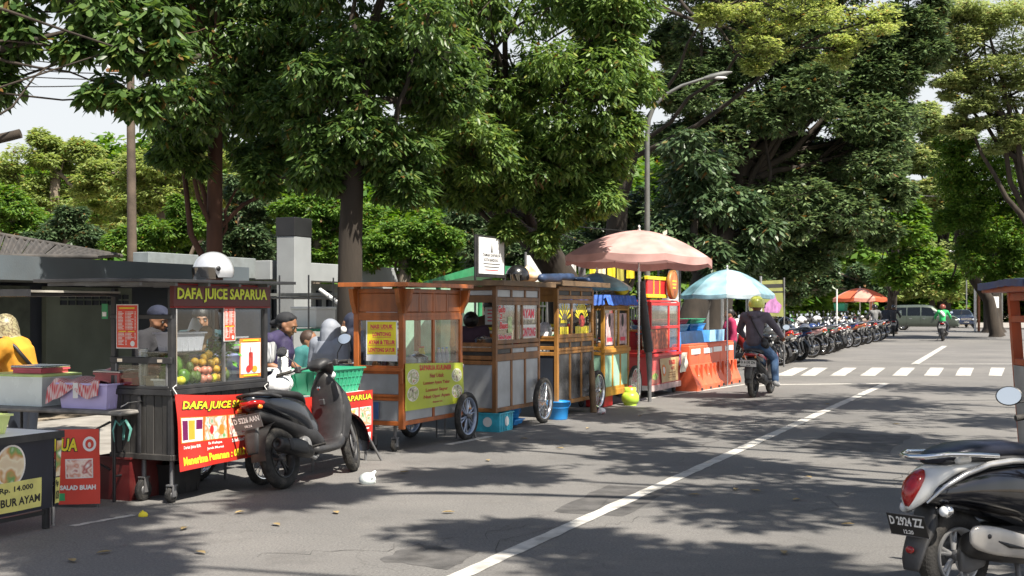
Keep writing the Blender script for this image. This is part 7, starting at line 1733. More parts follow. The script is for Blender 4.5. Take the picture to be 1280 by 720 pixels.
spatch(bn2, bf2, nr, 'printed_bowl', .15, .42, 1.5*.55, .50, M_FOOD1, .003); spatch(bn2, bf2, nr, 'yellow_print', .05, .045, .85, .36, pm('pale yellow print', (.72, .66, .2), .5), .0042)
sprint(bn2, bf2, nr, 'Rp', .15, .27, .6, .1, M_BLKP, .03, .0055); sprint(bn2, bf2, nr, 'ASI', .12, .10, .7, .12, M_BLKP, .03, .0055)
MB().box(.012, .03, -.03, -.015, .02, .64).build('banner_pole', M_STEEL, t)
for i_ in (-.02, -.98): pass
tub('plastic_tub', 'bright lime plastic tub on the black stall table', 'tub', pA + Matrix.Rotation(ROADROT, 3, 'Z') @ Vector((-.42, .26, .667)), ROADROT, .40, .30, .13, pm('lime plastic', (.72, .80, .30), .35, var=.04))
# grey folding table behind, with boxes
pB = G(147, 629); t = thing('folding_table', 'worn grey folding table holding plastic boxes', 'table', pB, ROADROT); TB = t
L = .72; W = 1.75
for x in (.03, L-.05):
    for y in (.06, W-.1): MB().tube([(x, y, 0), (x, y, .68)], .013, 8).build('leg', M_DSTEEL, t)
MB().tube([(.03, .06, .2), (L-.05, .06, .2)], .01, 6).tube([(.03, .1, .62), (.03, .55, .42), (.03, .1, .25)], .01, 6).build('brace', M_DSTEEL, t)
M_TTOP = pm('worn grey tabletop', (.21, .20, .185), .6, var=.25, scale=7, dirt=.6, dirtcol=(.1, .09, .08))
b = MB(); b.box(-.08, L, -.10, W, .68, .715, bev=.012); b.build('tabletop', M_TTOP, t)
MB().tube([(-.08, -.10, .75), (-.02, -.12, .78), (.3, -.12, .78), (.6, -.11, .75), (.62, -.1, .71)], .005, 6).build('wire_rim', M_STEEL, t)
def tbp(x, y, z): return pB + Matrix.Rotation(ROADROT, 3, 'Z') @ Vector((x, y, z))
M_LILAC = pm('lilac plastic', (.55, .48, .80), .32, var=.05); M_FROST = pm('frosted clear plastic', (.74, .80, .77), .25, var=.04)
tub('plastic_tub', 'lilac plastic tub under the red checked cloth', 'tub', tbp(.18, .36, .716), ROADROT, .34, .50, .20, M_LILAC, .9)
tub('plastic_tub', 'large frosted box with a lime lid on the grey table', 'tub', tbp(.24, 1.1, .716), ROADROT, .42, .62, .235, M_FROST, .94, lid=pm('lime lid', (.60, .76, .26), .35))
t_ = tub('steel_box', 'red and steel box standing on the lilac tub', 'box', tbp(.26, .22, .917), ROADROT, .26, .24, .075, pm('dull red tin', (.4, .1, .1), .5, var=.2), 1, lid=M_STEEL)
t_ = tub('steel_box', 'flat pink box with a steel rim on the frosted box', 'box', tbp(.25, 1.02, .976), ROADROT, .3, .3, .04, pm('pink red enamel', (.6, .1, .14), .4), 1, lid=M_STEEL)
# checked cloth draped over the tub
t_ = thing('checked_cloth', 'red and white checked cloth draped over the lilac tub', 'cloth', tbp(.18, .38, .92), ROADROT); M_CHQ = checkmat('red checked cloth', (.60, .07, .08), (.75, .60, .58), 16)
def clf(u, v, o=0.0):
    x = -.27+.50*u; y = -.20+.52*v; z = .012+.012*math.sin(u*11+v*6)+.01*math.sin(v*17)
    ox = max(0, -.175-x); oy = max(0, abs(y-.02)-.245); 
    if x > -.05 and y < .02: z += .085*min(1, (x+.05)*12)*min(1, (.02-y)*14)
    z -= 1.1*ox+.9*oy + (.05*math.sin(v*9)*ox*8)
    if ox > 0: x = -.175-ox*.25-.012*math.sin(v*20)
    return Vector((x, y, z+o))
mb = MB(); mb.sheet(lambda u, v: clf(u, v), 34, 34); mb.sheet(lambda u, v: clf(1-u, v, -.004), 34, 34); mb.build('cloth_sheet', M_CHQ, t_)
t_ = thing('paper_tag', 'white paper tag hanging on the front of the lilac tub', 'tag', tbp(-.01, .40, .84), ROADROT); MB().box(-.012, -.009, -.025, .025, -.04, .08).build('card', M_WHITE, t_)
# red standing banner
pC = G(126, 634); t = thing('banner_stand', 'red standing banner with a fruit dessert picture below the grey table', 'banner', pC, R(3))
nrm3 = (0, -1, 0); M_RED2 = pm('scarlet banner vinyl', (.66, .06, .035), .42, var=.07, scale=3, bump=.3, bscale=6)
bn, bf = vinyl(t, 'banner', (-.80, 0, .01), (.0, 0, .03), (-.80, .03, .58), (-.02, .03, .59), M_RED2, .008, (28, 16), 31)
sprint(bn, bf, nrm3, 'SAPARUA', .30, .70, .50, .19, M_BLKP, .1, .0022, .1); sprint(bn, bf, nrm3, 'SAPARUA', .305, .71, .49, .17, M_YELP, .035, .0034, .1)
spatch(bn, bf, nrm3, 'round_emblem', .845, .70, .125, .20, M_WHITE, .002, True); spatch(bn, bf, nrm3, 'emblem_center', .868, .735, .08, .13, M_RED2, .003, True); spatch(bn, bf, nrm3, 'emblem_fruit', .892, .755, .03, .07, M_CREAM, .004, True)
for u in (.05, .355, .69):
    spatch(bn, bf, nrm3, 'photo_frame', u-.01, .345, .255, .26, M_CREAM, .0018); spatch(bn, bf, nrm3, 'printed_photo', u, .36, .235, .23, M_FOOD2, .003)
sprint(bn, bf, nrm3, 'BUAH SALAD BUAH', .46, .19, .50, .065, M_WHITE, .05)
spatch(bn, bf, nrm3, 'green_label', .53, .05, .14, .10, M_GREENP, .002); spatch(bn, bf, nrm3, 'green_dot', .47, .04, .07, .11, M_WHITE, .003, True)
for x in (-.78, -.03): MB().tube([(x, .02, 0), (x, .05, .59)], .01, 6).build('pole', M_GSTEEL, t)
t_ = tub('red_box', 'dark red plastic box on the ground under the grey table', 'box', tbp(.30, .14, .0), ROADROT, .4, .34, .34, pm('dark red plastic', (.11, .012, .012), .5, dirt=.4), .92)
t_ = thing('stool', 'blue plastic stool under the grey table', 'stool', tbp(.35, .95, 0), ROADROT+.3)
MB().box(-.14, .14, -.14, .14, .42, .445, bev=.01).build('seat', M_BLUEB, t_)
for a in (-1, 1):
    for b_ in (-1, 1): MB().tube([(a*.15, b_*.15, 0), (a*.12, b_*.12, .425)], .016, 6).build('leg', M_BLUEB, t_)
t_ = thing('knotted_bag', 'torn green plastic bag knotted to the folding table leg', 'bag', tbp(.0, -.02, .60), 0)
rnd = random.Random(8)
mb = MB()
for k in range(7):
    a = rnd.uniform(0, 6.28); mb.tube([(0, 0, 0), (.05*math.cos(a), .05*math.sin(a), .04), (.09*math.cos(a), .09*math.sin(a), -.03), (.07*math.cos(a), .07*math.sin(a), -.12)], [.006, .009, .006, .003], 5)
mb.build('strips', pm('pale green film', (.15, .42, .36), .35, trans=.2), t_)

# white bags and cups by the scooter handlebars
def bag(label, loc, r, mat, seed, name='plastic_bag', n=7):
    rnd = random.Random(seed); t = thing(name, label, 'bag', loc)
    P = [('e', (0, 0, r*.8), (r, r*.85, r*.8))]+[('c', (rnd.uniform(-.5, .5)*r, rnd.uniform(-.5, .5)*r, r*rnd.uniform(.4, 1)), (rnd.uniform(-1, 1)*r, rnd.uniform(-.8, .8)*r, r*rnd.uniform(.3, 2.0)), r*rnd.uniform(.15, .4), r*rnd.uniform(.08, .25)) for _ in range(n)]
    blob('bag_body', P, mat, t, r*.09, 1); return t
M_FILM = pm('thin white plastic', (.75, .76, .78), .3, var=.04)
c = TABLE2
bag('white plastic bag on the left end of the low table behind the scooter', cw(c, -.15, .3, .70), .13, M_FILM, 3); bag('small white plastic bag piled beside the green crate', cw(c, .02, .36, .72), .11, M_FILM, 5)
t_ = thing('cup_stack', 'tall stack of white cups behind the scooter handlebar', 'cups', cw(c, -.05, .3, .84), .2)
for k in range(9): MB().lathe([(.036, 0), (.047, .10), (.049, .104), (.04, .04), (0, .006)], 18, c=(0, 0, k*.022)).build('cup', M_WHITEP, t_)
t_ = tub('basin', 'lilac washing up basin behind the scooter handlebar', 'basin', cw(c, -.3, .75, .95), ROADROT, .5, .4, .13, pm('lavender plastic', (.36, .38, .62), .35), .8)
t_ = thing('side_table', 'narrow table under the washing up basin', 'table', cw(c, -.3, .75, 0), ROADROT); MB().box(-.4, .4, -.3, .3, .92, .948, bev=.005).build('tabletop', M_WHITEP, t_)
for a in (-.36, .36):
    for b_ in (-.26, .26): MB().tube([(a, b_, 0), (a, b_, .92)], .014, 6).build('leg', M_GSTEEL, t_)
bag('crumpled clear plastic bag lying on the road near the scooter', G(459, 605)+Vector((0, 0, -.02)), .075, M_FROST, 9, 'litter_bag', 5)
bag('white and red wrapper lying beside the honey brown cart', G(752, 518), .06, foodmat('wrapper print', [(.7, .7, .7), (.8, .8, .8), (.5, .03, .04)], 30), 10, 'litter', 5)
bag('yellow wrapper on the asphalt in front of the juice cart caster', G(179, 645.5)+Vector((0, 0, -.02)), .035, M_YELP, 11, 'litter', 4)
for i, (px, py) in enumerate(((868, 618), (920, 611), (944, 613), (996, 624), (1010, 596), (560, 640), (230, 660), (700, 560), (300, 640), (345, 655), (505, 590), (610, 575), (655, 548), (735, 535), (250, 690), (130, 690), (420, 640), (1060, 655), (980, 690), (1120, 530), (800, 520), (90, 700), (1035, 505))):
    t_ = thing('dry_leaf', 'dry brown leaf fallen on the asphalt', 'leaf', G(px, py, .012)+Vector((0, 0, 0)), i*1.3, 'dry leaves fallen on the road')
    MB().add([(-.05, 0, 0), (-.02, -.022, .008), (.02, -.02, .006), (.055, 0, .0), (.02, .02, .008), (-.02, .022, .006)], [(0, 1, 2, 3), (0, 3, 4, 5)]).build('blade', pm('dry leaf', (.3, .22, .1), .8, var=.3), t_)

# ================================================================== AROUND THE WOODEN CARTS
def bucket(label, loc, r, h, mat, tilt=.3):
    t = thing('bucket', label, 'bucket', loc, .3)
    MB().lathe([(0, 0), (r*.78, 0), (r*.8, .01), (r*.97, h-.02), (r*1.04, h-.015), (r*1.04, h), (r*.95, h), (r*.77, .012), (0, .012)], 32).build('bucket_body', mat, t)
    MB().lathe([(r*.90, h*.62), (r*.93, h*.64), (r*.92, h*.67), (r*.9, h*.68)], 32).build('band', mat, t)
    MB().tube([(math.cos(a)*r*1.03, -.03-abs(math.sin(a))*.0+(-math.sin(a))*r*.55, h-.02-math.sin(a)*h*.35) for a in [PI*k/14 for k in range(15)]], .005, 6).build('handle', mat, t)
    return t
bucket('bright blue bucket with a handle between the brown cart and the honey cart', G(697, 524), .165, .25, M_BLUEB)
bucket('blue bucket pushed under the brown cart', cw(BROWN, .95, .25, 0), .15, .22, M_BLUEB)
t_ = tub('picture_box', 'turquoise printed box under the brown cart near its caster', 'box', cw(BROWN, .20, .12, 0), ROADROT, .42, .34, .23, pm('turquoise print', (.05, .42, .55), .4, var=.25, scale=8), .97)
plate(t_, 'round_print', Vector((-.21, .05, .06)), (0, -1, 0), UP, .12, .12, M_WHITE, t=.002, disc=True); plate(t_, 'round_print', Vector((-.05, -.172, .06)), (1, 0, 0), UP, .12, .12, M_WHITE, t=.002, disc=True)
t_ = tub('blue_tray', 'flat blue tray under the middle of the brown cart', 'tray', cw(BROWN, .60, .1, .05), ROADROT, .3, .3, .06, M_BLUEB)
t_ = tub('black_box', 'dark box on the ground under the juice cart', 'box', cw(JUICE, .5, .4, 0), ROADROT, .4, .3, .25, M_DPLAS)
t_ = tub('wash_basin', 'blue jerrycan standing between the orange and brown carts', 'jerrycan', cw(ORANGE, 1.62, .25, .55), ROADROT, .16, .22, .28, M_BLUEB, 1, lid=M_WHITEP)
t_ = thing('folding_stand', 'low steel rack between the orange and brown carts', 'rack', cw(ORANGE, 1.62, .25, 0), ROADROT); MB().box(-.13, .13, -.16, .16, .52, .548).build('rack_top', M_GSTEEL, t_)
for a in (-.11, .11):
    for b_ in (-.13, .13): MB().tube([(a, b_, 0), (a, b_, .52)], .01, 6).build('leg', M_GSTEEL, t_)

# sign board on posts
t = thing('sign_board', 'white notice board in a dark frame on posts above the brown cart', 'sign', G(592, 500)*0+A(594, 386, 17.6)+Vector((0, 0, -1.5)), ROADROT)
bw = .98; z0 = 1.5+(386-346)/FPX*17.6; z1 = 1.5+(386-293)/FPX*17.6
for x in (0, bw): MB().tube([(x, 0, 0), (x, 0, z1)], .018, 8).build('post', M_DSTEEL, t)
MB().box(0.0, bw, -.03, 0, z0, z1, bev=.004).build('board_frame', M_DSTEEL, t)
bd = MB().box(.05, bw-.05, -.036, -.031, z0+.05, z1-.03).build('board_panel', M_PAPER, t)
em = MB(); em.add([(bw/2-.03, -.0375, z1-.24), (bw/2+.03, -.0375, z1-.24), (bw/2+.015, -.0375, z1-.17), (bw/2, -.0375, z1-.08), (bw/2-.015, -.0375, z1-.17)], [(0, 1, 2, 3, 4)]); em.build('emblem', M_BLKP, bd)
for s_, u, z, w, h in (('TAMAN SAPARUA', .17, .36, .62, .045), ('KOTA BANDUNG', .22, .29, .5, .045)):
    text(bd, s_, (u, -.0365, z0+z-.06), (1, 0, 0), UP, w, h, M_BLKP, .02, .001)
for k in range(3): MB().box(.2+.03*k, bw-.2-.03*k, -.0375, -.0362, z0+.19-.045*k, z0+.202-.045*k).build('print_line', M_BLKP if k < 2 else M_REDP, bd)

# ================================================================== UMBRELLAS
def umbrella(name, label, loc, rad, ztop, zrim, n, mats, valance=.09, bulge=.55, tilt=(0, 0), pole=.02, rot=0.0, group=None, polem=None, scal=.35):
    t = thing(name, label, 'umbrella', loc, rot, group)
    Tm = Euler((tilt[0], tilt[1], 0)).to_matrix().to_4x4()
    H = ztop-zrim
    def P(a, s, sag):
        sag = sag*.5
        # s 0 top .. 1 rim ; panel sag between ribs
        r = rad*s; z = ztop - H*(s**1.75)*(1) - sag*s*s*.05*rad
        rr = r*(1-.03*sag); q = Tm @ Vector((rr*math.cos(a), rr*math.sin(a), z-zrim)); return q+Vector((0, 0, zrim))
    for k in range(n):
        a0 = 2*PI*k/n; a1 = 2*PI*(k+1)/n
        mb = MB()
        mb.sheet(lambda u, v: P(a0+(a1-a0)*u, .02+.98*v, math.sin(PI*u)), 8, 12)
        def val(u, v):
            p = P(a0+(a1-a0)*u, 1, math.sin(PI*u)); d = valance*v*(1+scal*math.sin(PI*u)) if scal >= 0 else valance*v
            return p+Vector((0, 0, -d))
        mb.sheet(val, 8, 2)
        mb.build('canopy_panel', mats[k % len(mats)], t)
        MB().tube([P(a0, s, 0)-Vector((0, 0, .012)) for s in (.02, .3, .6, .85, 1)], .006, 5).build('rib', M_STEEL, t)
        q = P(a0, .5, 0); MB().tube([q-Vector((0, 0, .02)), Tm @ Vector((0, 0, (ztop-.45-zrim)))+Vector((0, 0, zrim))], .004, 4).build('stretcher', M_STEEL, t)
    MB().tube([(0, 0, 0), Tm @ Vector((0, 0, ztop-zrim))+Vector((0, 0, zrim+.05))], pole, 10).build('pole', polem or M_STEEL, t)
    MB().lathe([(0, .09), (.02, .07), (.012, .04), (.03, .0), (0, -.01)], 12, c=tuple(Tm @ Vector((0, 0, H))+Vector((0, 0, zrim)))).build('finial', M_WHITEP, t)
    return t
def cloth_sh(name, col, tr=.35, var=.1):
    if name in MATS: return MATS[name]
    m = pm(name, col, .8, var=var, scale=3, bump=.2, bscale=5, dirt=.12); nt = m.node_tree; N = nt.nodes; L_ = nt.links
    t_ = N.new('ShaderNodeBsdfTranslucent'); t_.inputs[0].default_value = (*col, 1); mx = N.new('ShaderNodeMixShader'); mx.inputs[0].default_value = tr
    L_.new(N['Principled BSDF'].outputs[0], mx.inputs[1]); L_.new(t_.outputs[0], mx.inputs[2]); L_.new(mx.outputs[0], N['Material Output'].inputs[0]); return m
M_PINKC = cloth_sh('faded salmon canvas', (.60, .36, .33), .25, .2)
pz = 19.6; pp_ = A(798, 386, pz)+Vector((0, 0, -1.5))
umbrella('market_umbrella', 'large faded salmon pink umbrella over the yellow and red carts', pp_, 1.17, 1.5+(386-288)/FPX*pz, 1.5+(386-322)/FPX*pz, 8, [M_PINKC], .10, rot=.25, tilt=(R(-1), R(2)), pole=.018, scal=.2)
# dark wrapped post beside it
t = thing('wrapped_post', 'leaning post wrapped in black tape in front of the red cart', 'post', A(812, 386, 20)+Vector((0, 0, -1.5)), 0)
p0 = A(812, 478, 20)-t.location; p1 = A(811, 440, 20)-t.location; p2 = A(800, 352, 20)-t.location
MB().tube([p1, p2], [.075, .07], 12).build('black_wrap', M_DSTEEL, t); MB().tube([(p0.x, p0.y, 0), p0, p1], [.03, .035, .055], 12).build('lower_wrap', M_GSTEEL, t)
for k in range(5): q = p1.lerp(p2, .12+.19*k); MB().tube([q, q+(p2-p1).normalized()*.02], .08, 12).build('tape_band', M_DPLAS, t)
M_BATA = cloth_sh('teal batik cloth', (.18, .36, .42), .25, .5); M_BATB = cloth_sh('pale batik cloth', (.45, .55, .55), .25, .5); M_BATC = cloth_sh('blue batik cloth', (.10, .25, .42), .25, .5)
umbrella('market_umbrella', 'small blue green patterned umbrella on the yellow cart', cw(YELLOW, .62, .34, .0), .56, 2.06, 1.84, 8, [M_BATA, M_BATB, M_BATC], .05, rot=.2, pole=.012, scal=.1)
t_ = bag('yellow cushion lying on the roof of the yellow cart', cw(YELLOW, .75, -.02, 1.71), .13, pm('yellow cushion', (.75, .6, .03), .6), 14, 'cushion', 3); t_['category'] = 'cushion'
# blue and white umbrella: glossy print of clouds
M_U1 = cloth_sh('sky blue umbrella cloth', (.30, .50, .58), .3, .4); M_U2 = cloth_sh('pale blue umbrella cloth', (.50, .60, .64), .3, .3); M_U3 = cloth_sh('grey blue umbrella cloth', (.16, .33, .38), .3, .5)
ub_z = 24.0; pu = A(909, 386, ub_z)+Vector((0, 0, -1.5))
um = umbrella('market_umbrella', 'sky blue and white umbrella over the drinks stall', pu, .90, 1.5+(386-337)/FPX*ub_z, 1.5+(386-368)/FPX*ub_z, 8, [M_U1, M_U2, M_U1, M_U3], .07, rot=.6, pole=.016, scal=0)
uo_z = 62.0; po = A(1075, 386, uo_z)+Vector((0, 0, -1.5))
M_O1 = cloth_sh('orange umbrella cloth', (.72, .16, .07), .35); M_O2 = cloth_sh('pale orange umbrella cloth', (.75, .36, .28), .35)
umbrella('market_umbrella', 'small orange umbrella near the far end of the parked motorcycles', po, 1.33, 1.5+(386-360)/FPX*uo_z, 1.5+(386-372.5)/FPX*uo_z, 8, [M_O1, M_O2], .16, rot=.3, pole=.03, scal=.1)
t_ = thing('market_stall', 'little stall with orange and white panels under the orange umbrella', 'stall', A(1082, 386, 63)+Vector((0, 0, -1.5)), ROADROT)
MB().box(-.7, .7, -.4, .4, .0, .9, bev=.02).build('counter', pm('white orange print', (.7, .5, .4), .6, var=.4, scale=3), t_)
for k, m_ in enumerate((M_ORANGEP, M_WHITE, M_ORANGEP, M_YELP)): MB().box(-.7+k*.36, -.38+k*.36, -.36, -.33, 1.25, 1.85, bev=.01).build('sign_panel', m_, t_)
for x in (-.68, .68): MB().box(x-.03, x+.03, -.33, -.27, .9, 1.9).build('post', M_WHITEP, t_)
crate('green crate on its side left of the orange umbrella', A(1051, 386, 58)+Vector((0, 0, -.1)), ROADROT, 1.1, .5, .35, M_TEAL)
t_ = thing('crate_stand', 'dark shelf carrying the green crate near the orange umbrella', 'shelf', A(1051, 386, 58)+Vector((0, 0, -1.5)), ROADROT); MB().box(-.6, .6, -.3, .3, 1.34, 1.39).build('shelf_top', M_DSTEEL, t_)
for a in (-.55, .55):
    for b_ in (-.25, .25): MB().tube([(a, b_, 0), (a, b_, 1.34)], .02, 6).build('leg', M_DSTEEL, t_)

# ================================================================== ROAD BARRIERS AND THE DRINKS STALL
M_BARR = pm('orange barrier plastic', (.66, .115, .045), .5, var=.1, scale=3, dirt=.35, dirtcol=(.42, .16, .09))
def barrier(label, p, rz, first=None):
    if first: return copy_tree(first, p, rz, label, 'orange water filled road barriers')
    t = thing('road_barrier', label, 'barrier', p, rz, 'orange water filled road barriers')
    L = 1.0; prof = [(-.25, 0), (-.25, .09), (-.23, .13), (-.12, .42), (-.095, .48), (-.095, .80), (-.08, .83), (.08, .83), (.095, .80), (.095, .48), (.12, .42), (.23, .13), (.25, .09), (.25, 0)]
    mb = MB(); n = len(prof); xs = [q_*1.5 for q_ in (0, .02, .18, .20, .36, .38, .62, .64, .80, .82, .98, 1.0)]; vs = []
    for i, x in enumerate(xs):
        rec = .022 if 2 <= i <= 3 or 6 <= i <= 7 or False else 0
        for (y, z) in prof:
            e = .012 if i in (0, len(xs)-1) else 0; q = 1.0
            if i in (3, 4) or i in (7, 8): q = .90
            vs.append((x, y*q - math.copysign(e, y), min(z, .83-e)))
    fs = []
    for i in range(len(xs)-1):
        for k in range(n): a = i*n+k; b_ = i*n+(k+1) % n; fs.append((a, a+n, b_+n, b_))
    fs.append(tuple(range(n))); fs.append(tuple((len(xs)-1)*n+k for k in range(n-1, -1, -1)))
    mb.add(vs, fs); mb.build('barrier_body', M_BARR, t)
    for x in (.25, .8, 1.35): MB().box(x-.05, x+.05, -.26, .26, 0.001, .05).build('forklift_slot', M_BLACK, t)
    for x, w in ((.08, .55), (.86, .55)):
        MB().box(x, x+w, -.104, -.0955, .66, .76, bev=.004).build('reflective_patch', M_WHITE, t)
    for x in (.2, .5, .8, 1.1, 1.35): MB().box(x-.02, x+.02, -.135, -.09, .16, .47).xf(Matrix.Translation((0, -.055, 0))).build('rib', M_BARR, t)
    for x in (.35, 1.0): MB().lathe([(0, -.16), (.03, -.16), (.03, -.13), (0, -.13)], 14, c=(x, 0, .25), axis='Y').build('drain_plug', M_WHITEP, t)
    MB().box(.02, 1.48, -.085, .085, .831, .85, bev=.01).build('top_rail', M_BARR, t)
    return t
b1 = barrier('orange road barrier nearest the red cart', G(856, 489), ROADROT-R(2))
barrier('orange road barrier nearest the rider in the yellow helmet', G(884, 482.3), ROADROT-R(3), b1)
# drinks stall: stacked bottle crates behind the barriers
so_ = G(878, 484)-NRM*.42
ds = thing('drinks_table', 'table with a blue cloth behind the orange barriers', 'table', so_, ROADROT)
vinyl(ds, 'blue_cloth', (-1.7, -.01, .25), (2.1, -.01, .25), (-1.7, 0, 1.06), (2.1, 0, 1.06), pm('blue plastic cloth', (.06, .25, .60), .35, var=.25, scale=5), .02, (30, 12), 7)
MB().box(-1.7, 2.1, 0.01, .6, 1.03, 1.06).build('tabletop', M_BLUEB, ds)
for x in (-1.6, 2.0):
    for y in (.1, .5): MB().tube([(x, y, 0), (x, y, 1.03)], .016, 6).build('leg', M_GSTEEL, ds)
M_WCRATE = pm('pale blue crate plastic', (.2, .45, .68), .4, var=.2, scale=14)
for i, (x, m_, lb) in enumerate(((-1.1, M_WCRATE, 'pale blue crate at the near end of the drinks table'), (.15, M_WCRATE, 'pale blue crate in the middle of the drinks table'), (1.4, M_BLUEB, 'deep blue crate at the far end of the drinks table'))):
    crate(lb, so_+Matrix.Rotation(ROADROT, 3, 'Z') @ Vector((x, .25, 1.065)), ROADROT, 1.15, .42, .13, m_, 13)
for i, (x, m_, lb) in enumerate(((-1.1, M_REDP, 'dark red crate stacked on the near pale blue crate'), (.15, M_REDP, 'red crate stacked on the middle pale blue crate'), (1.4, M_TEAL, 'green crate stacked on the deep blue crate'))):
    crate(lb, so_+Matrix.Rotation(ROADROT, 3, 'Z') @ Vector((x, .25, 1.2)), ROADROT, 1.12, .42, .10, pm('maroon crate plastic', (.3, .02, .06), .4) if i < 2 else m_, 10)
t_ = bag('pale blue plastic sheet hanging at the far end of the barriers', so_+Matrix.Rotation(ROADROT, 3, 'Z') @ Vector((2.1, -.12, .5)), .09, pm('pale blue film', (.3, .55, .75), .35, trans=.1), 15, 'plastic_sheet', 9); t_['category'] = 'plastic sheet'
vinyl(t_, 'hanging_fold', (-.12, 0, -.2), (.16, 0, -.1), (-.2, 0, .55), (.2, 0, .58), pm('pale blue film', (.3, .55, .75), .35), .04, (14, 14), 5)
t_ = bag('white sack at the far end of the drinks table', so_+Matrix.Rotation(ROADROT, 3, 'Z') @ Vector((2.5, .0, .75)), .14, M_FILM, 16, 'sack', 6); t_['category'] = 'sack'

# ================================================================== BANNERS AND THINGS BEHIND THE CARTS
def flat(name, label, cat, corners, mat, posts=True, prt=None):
    """standing flat sign between pixel corners at given depths: (px,py,z) x4 bl br tr tl"""
    P = [A(*c) for c in corners]; base = Vector((P[0].x, P[0].y, 0)); t = thing(name, label, cat, base)
    Q = [p-base for p in P]; nrm_ = (Q[1]-Q[0]).cross(Q[3]-Q[0]).normalized()*.02
    mb = MB(); vs = Q+[q-nrm_ for q in Q]; mb.add(vs, [(0, 1, 2, 3), (7, 6, 5, 4), (0, 4, 5, 1), (1, 5, 6, 2), (2, 6, 7, 3), (3, 7, 4, 0)]); s = mb.build('sheet', mat, t)
    if posts:
        for k in (0, 1):
            q = Q[k]; tp_ = Q[3-k]; MB().tube([(q.x, q.y, -.0), (q.x, q.y, tp_.z+.06)], .025, 6).build('post', M_GSTEEL, t)
    return t, Q, nrm_
t, Q, nn_ = flat('vinyl_banner', 'yellow green banner with a purple figure behind the blue umbrella', 'banner', ((935, 394, 30), (980, 396, 32), (978, 350, 32), (934, 352, 30)), pm('olive yellow banner', (.2, .21, .06), .55, var=.15, scale=2))
bl_ = lambda u, v, o=.006: (Q[0].lerp(Q[1], u)).lerp(Q[3].lerp(Q[2], u), v) + nn_*(o/.02)
MB().add([bl_(0, .80), bl_(1, .80), bl_(1, .9), bl_(0, .9)], [(0, 1, 2, 3)]).build('dark_stripe', M_BLKP, t); MB().add([bl_(0, .66), bl_(1, .66), bl_(1, .7), bl_(0, .7)], [(0, 1, 2, 3)]).build('dark_stripe', M_BLKP, t)
MB().add([bl_(.45, .1), bl_(.85, .1), bl_(.95, .3), bl_(.8, .45), bl_(.75, .6), bl_(.6, .45), bl_(.42, .3)], [(0, 1, 2, 3, 4, 5, 6)]).build('purple_print', pm('purple print', (.35, .15, .32), .6, var=.3), t)
flat('cloth_sheet', 'white cloth hanging left of the yellow striped cloths', 'cloth', ((657, 352, 24), (684, 352, 24), (684, 320, 24), (656, 319, 24)), M_PAPER)
flat('vinyl_banner', 'white sheet standing right of the red cart', 'banner', ((823, 392, 30), (850, 392, 30), (850, 338, 30), (836, 338, 30)), M_PAPER)
for i, (px, w_) in enumerate(((884, 5), (903, 4), (934, 4), (951, 3), (1046, 3))):
    p = A(px, 386, 30.5 if px < 1000 else 44)+Vector((0, 0, -1.5)); t_ = thing('pole', 'white tent pole '+('nearest the red cart', 'left of the umbrella pole', 'right of the umbrella pole', 'behind the yellow helmet', 'behind the parked helmets')[i], 'pole', p); MB().tube([(0, 0, 0), (0, 0, 2.3 if px < 1000 else 2.2)], w_/2/FPX*30, 8).build('shaft', M_WHITEP, t_); MB().lathe([(0, 0), (.12, 0), (.1, .03), (0, .04)], 12).build('foot', M_GSTEEL, t_)
# hanging clothes on a line
cl_t = thing('clothes_line', 'clothes line strung behind the honey brown cart', 'clothes line', A(688, 386, 23)+Vector((0, 0, -1.5)))
hz = 1.5+(386-321)/FPX*23
def cx(px): return (A(px, 386, 23)+Vector((0, 0, -1.5))-cl_t.location)
MB().tube([cx(686)+Vector((0, 0, hz)), cx(735)+Vector((0, 0, hz-.03)), cx(800)+Vector((0, 0, hz+.02))], .006, 5).build('line', M_BLACK, cl_t)
for px in (686, 800): MB().tube([cx(px), cx(px)+Vector((0, 0, hz+.05))], .02, 8).build('post', M_GSTEEL, cl_t)
clm = [(690, 9, M_YELP, 'yellow'), (700, 9, M_ORANGEP, 'orange'), (711, 9, M_WHITEP, 'white spotted'), (723, 9, M_GSTEEL, 'grey spotted'), (737, 10, M_YELP, 'second yellow'), (748, 9, pm('cream cloth', (.7, .65, .45), .8), 'cream'), (759, 10, M_YELP, 'third yellow'), (771, 9, pm('olive cloth', (.35, .33, .06), .8), 'olive'), (783, 10, M_YELP, 'last yellow')]
for i, (px, w_, m_, nm) in enumerate(clm):
    p = A(px, 386, 22.97); p.z = hz-.5+(.05*(i % 3)); t_ = thing('hanging_cloth', nm+' cloth pegged on the line behind the carts', 'cloth', p, 0)
    ww = w_/FPX*23
    vinyl(t_, 'cloth_sheet', (0, 0, 0), (ww, 0, 0), (0, 0, hz-p.z), (ww, 0, hz-p.z-.01), m_, .012, (8, 6), 40+i, 0, (0, -1, 0))
    MB().box(ww*.45, ww*.55, -.01, .01, hz-p.z-.03, hz-p.z+.02).build('peg', M_WOODH, t_)
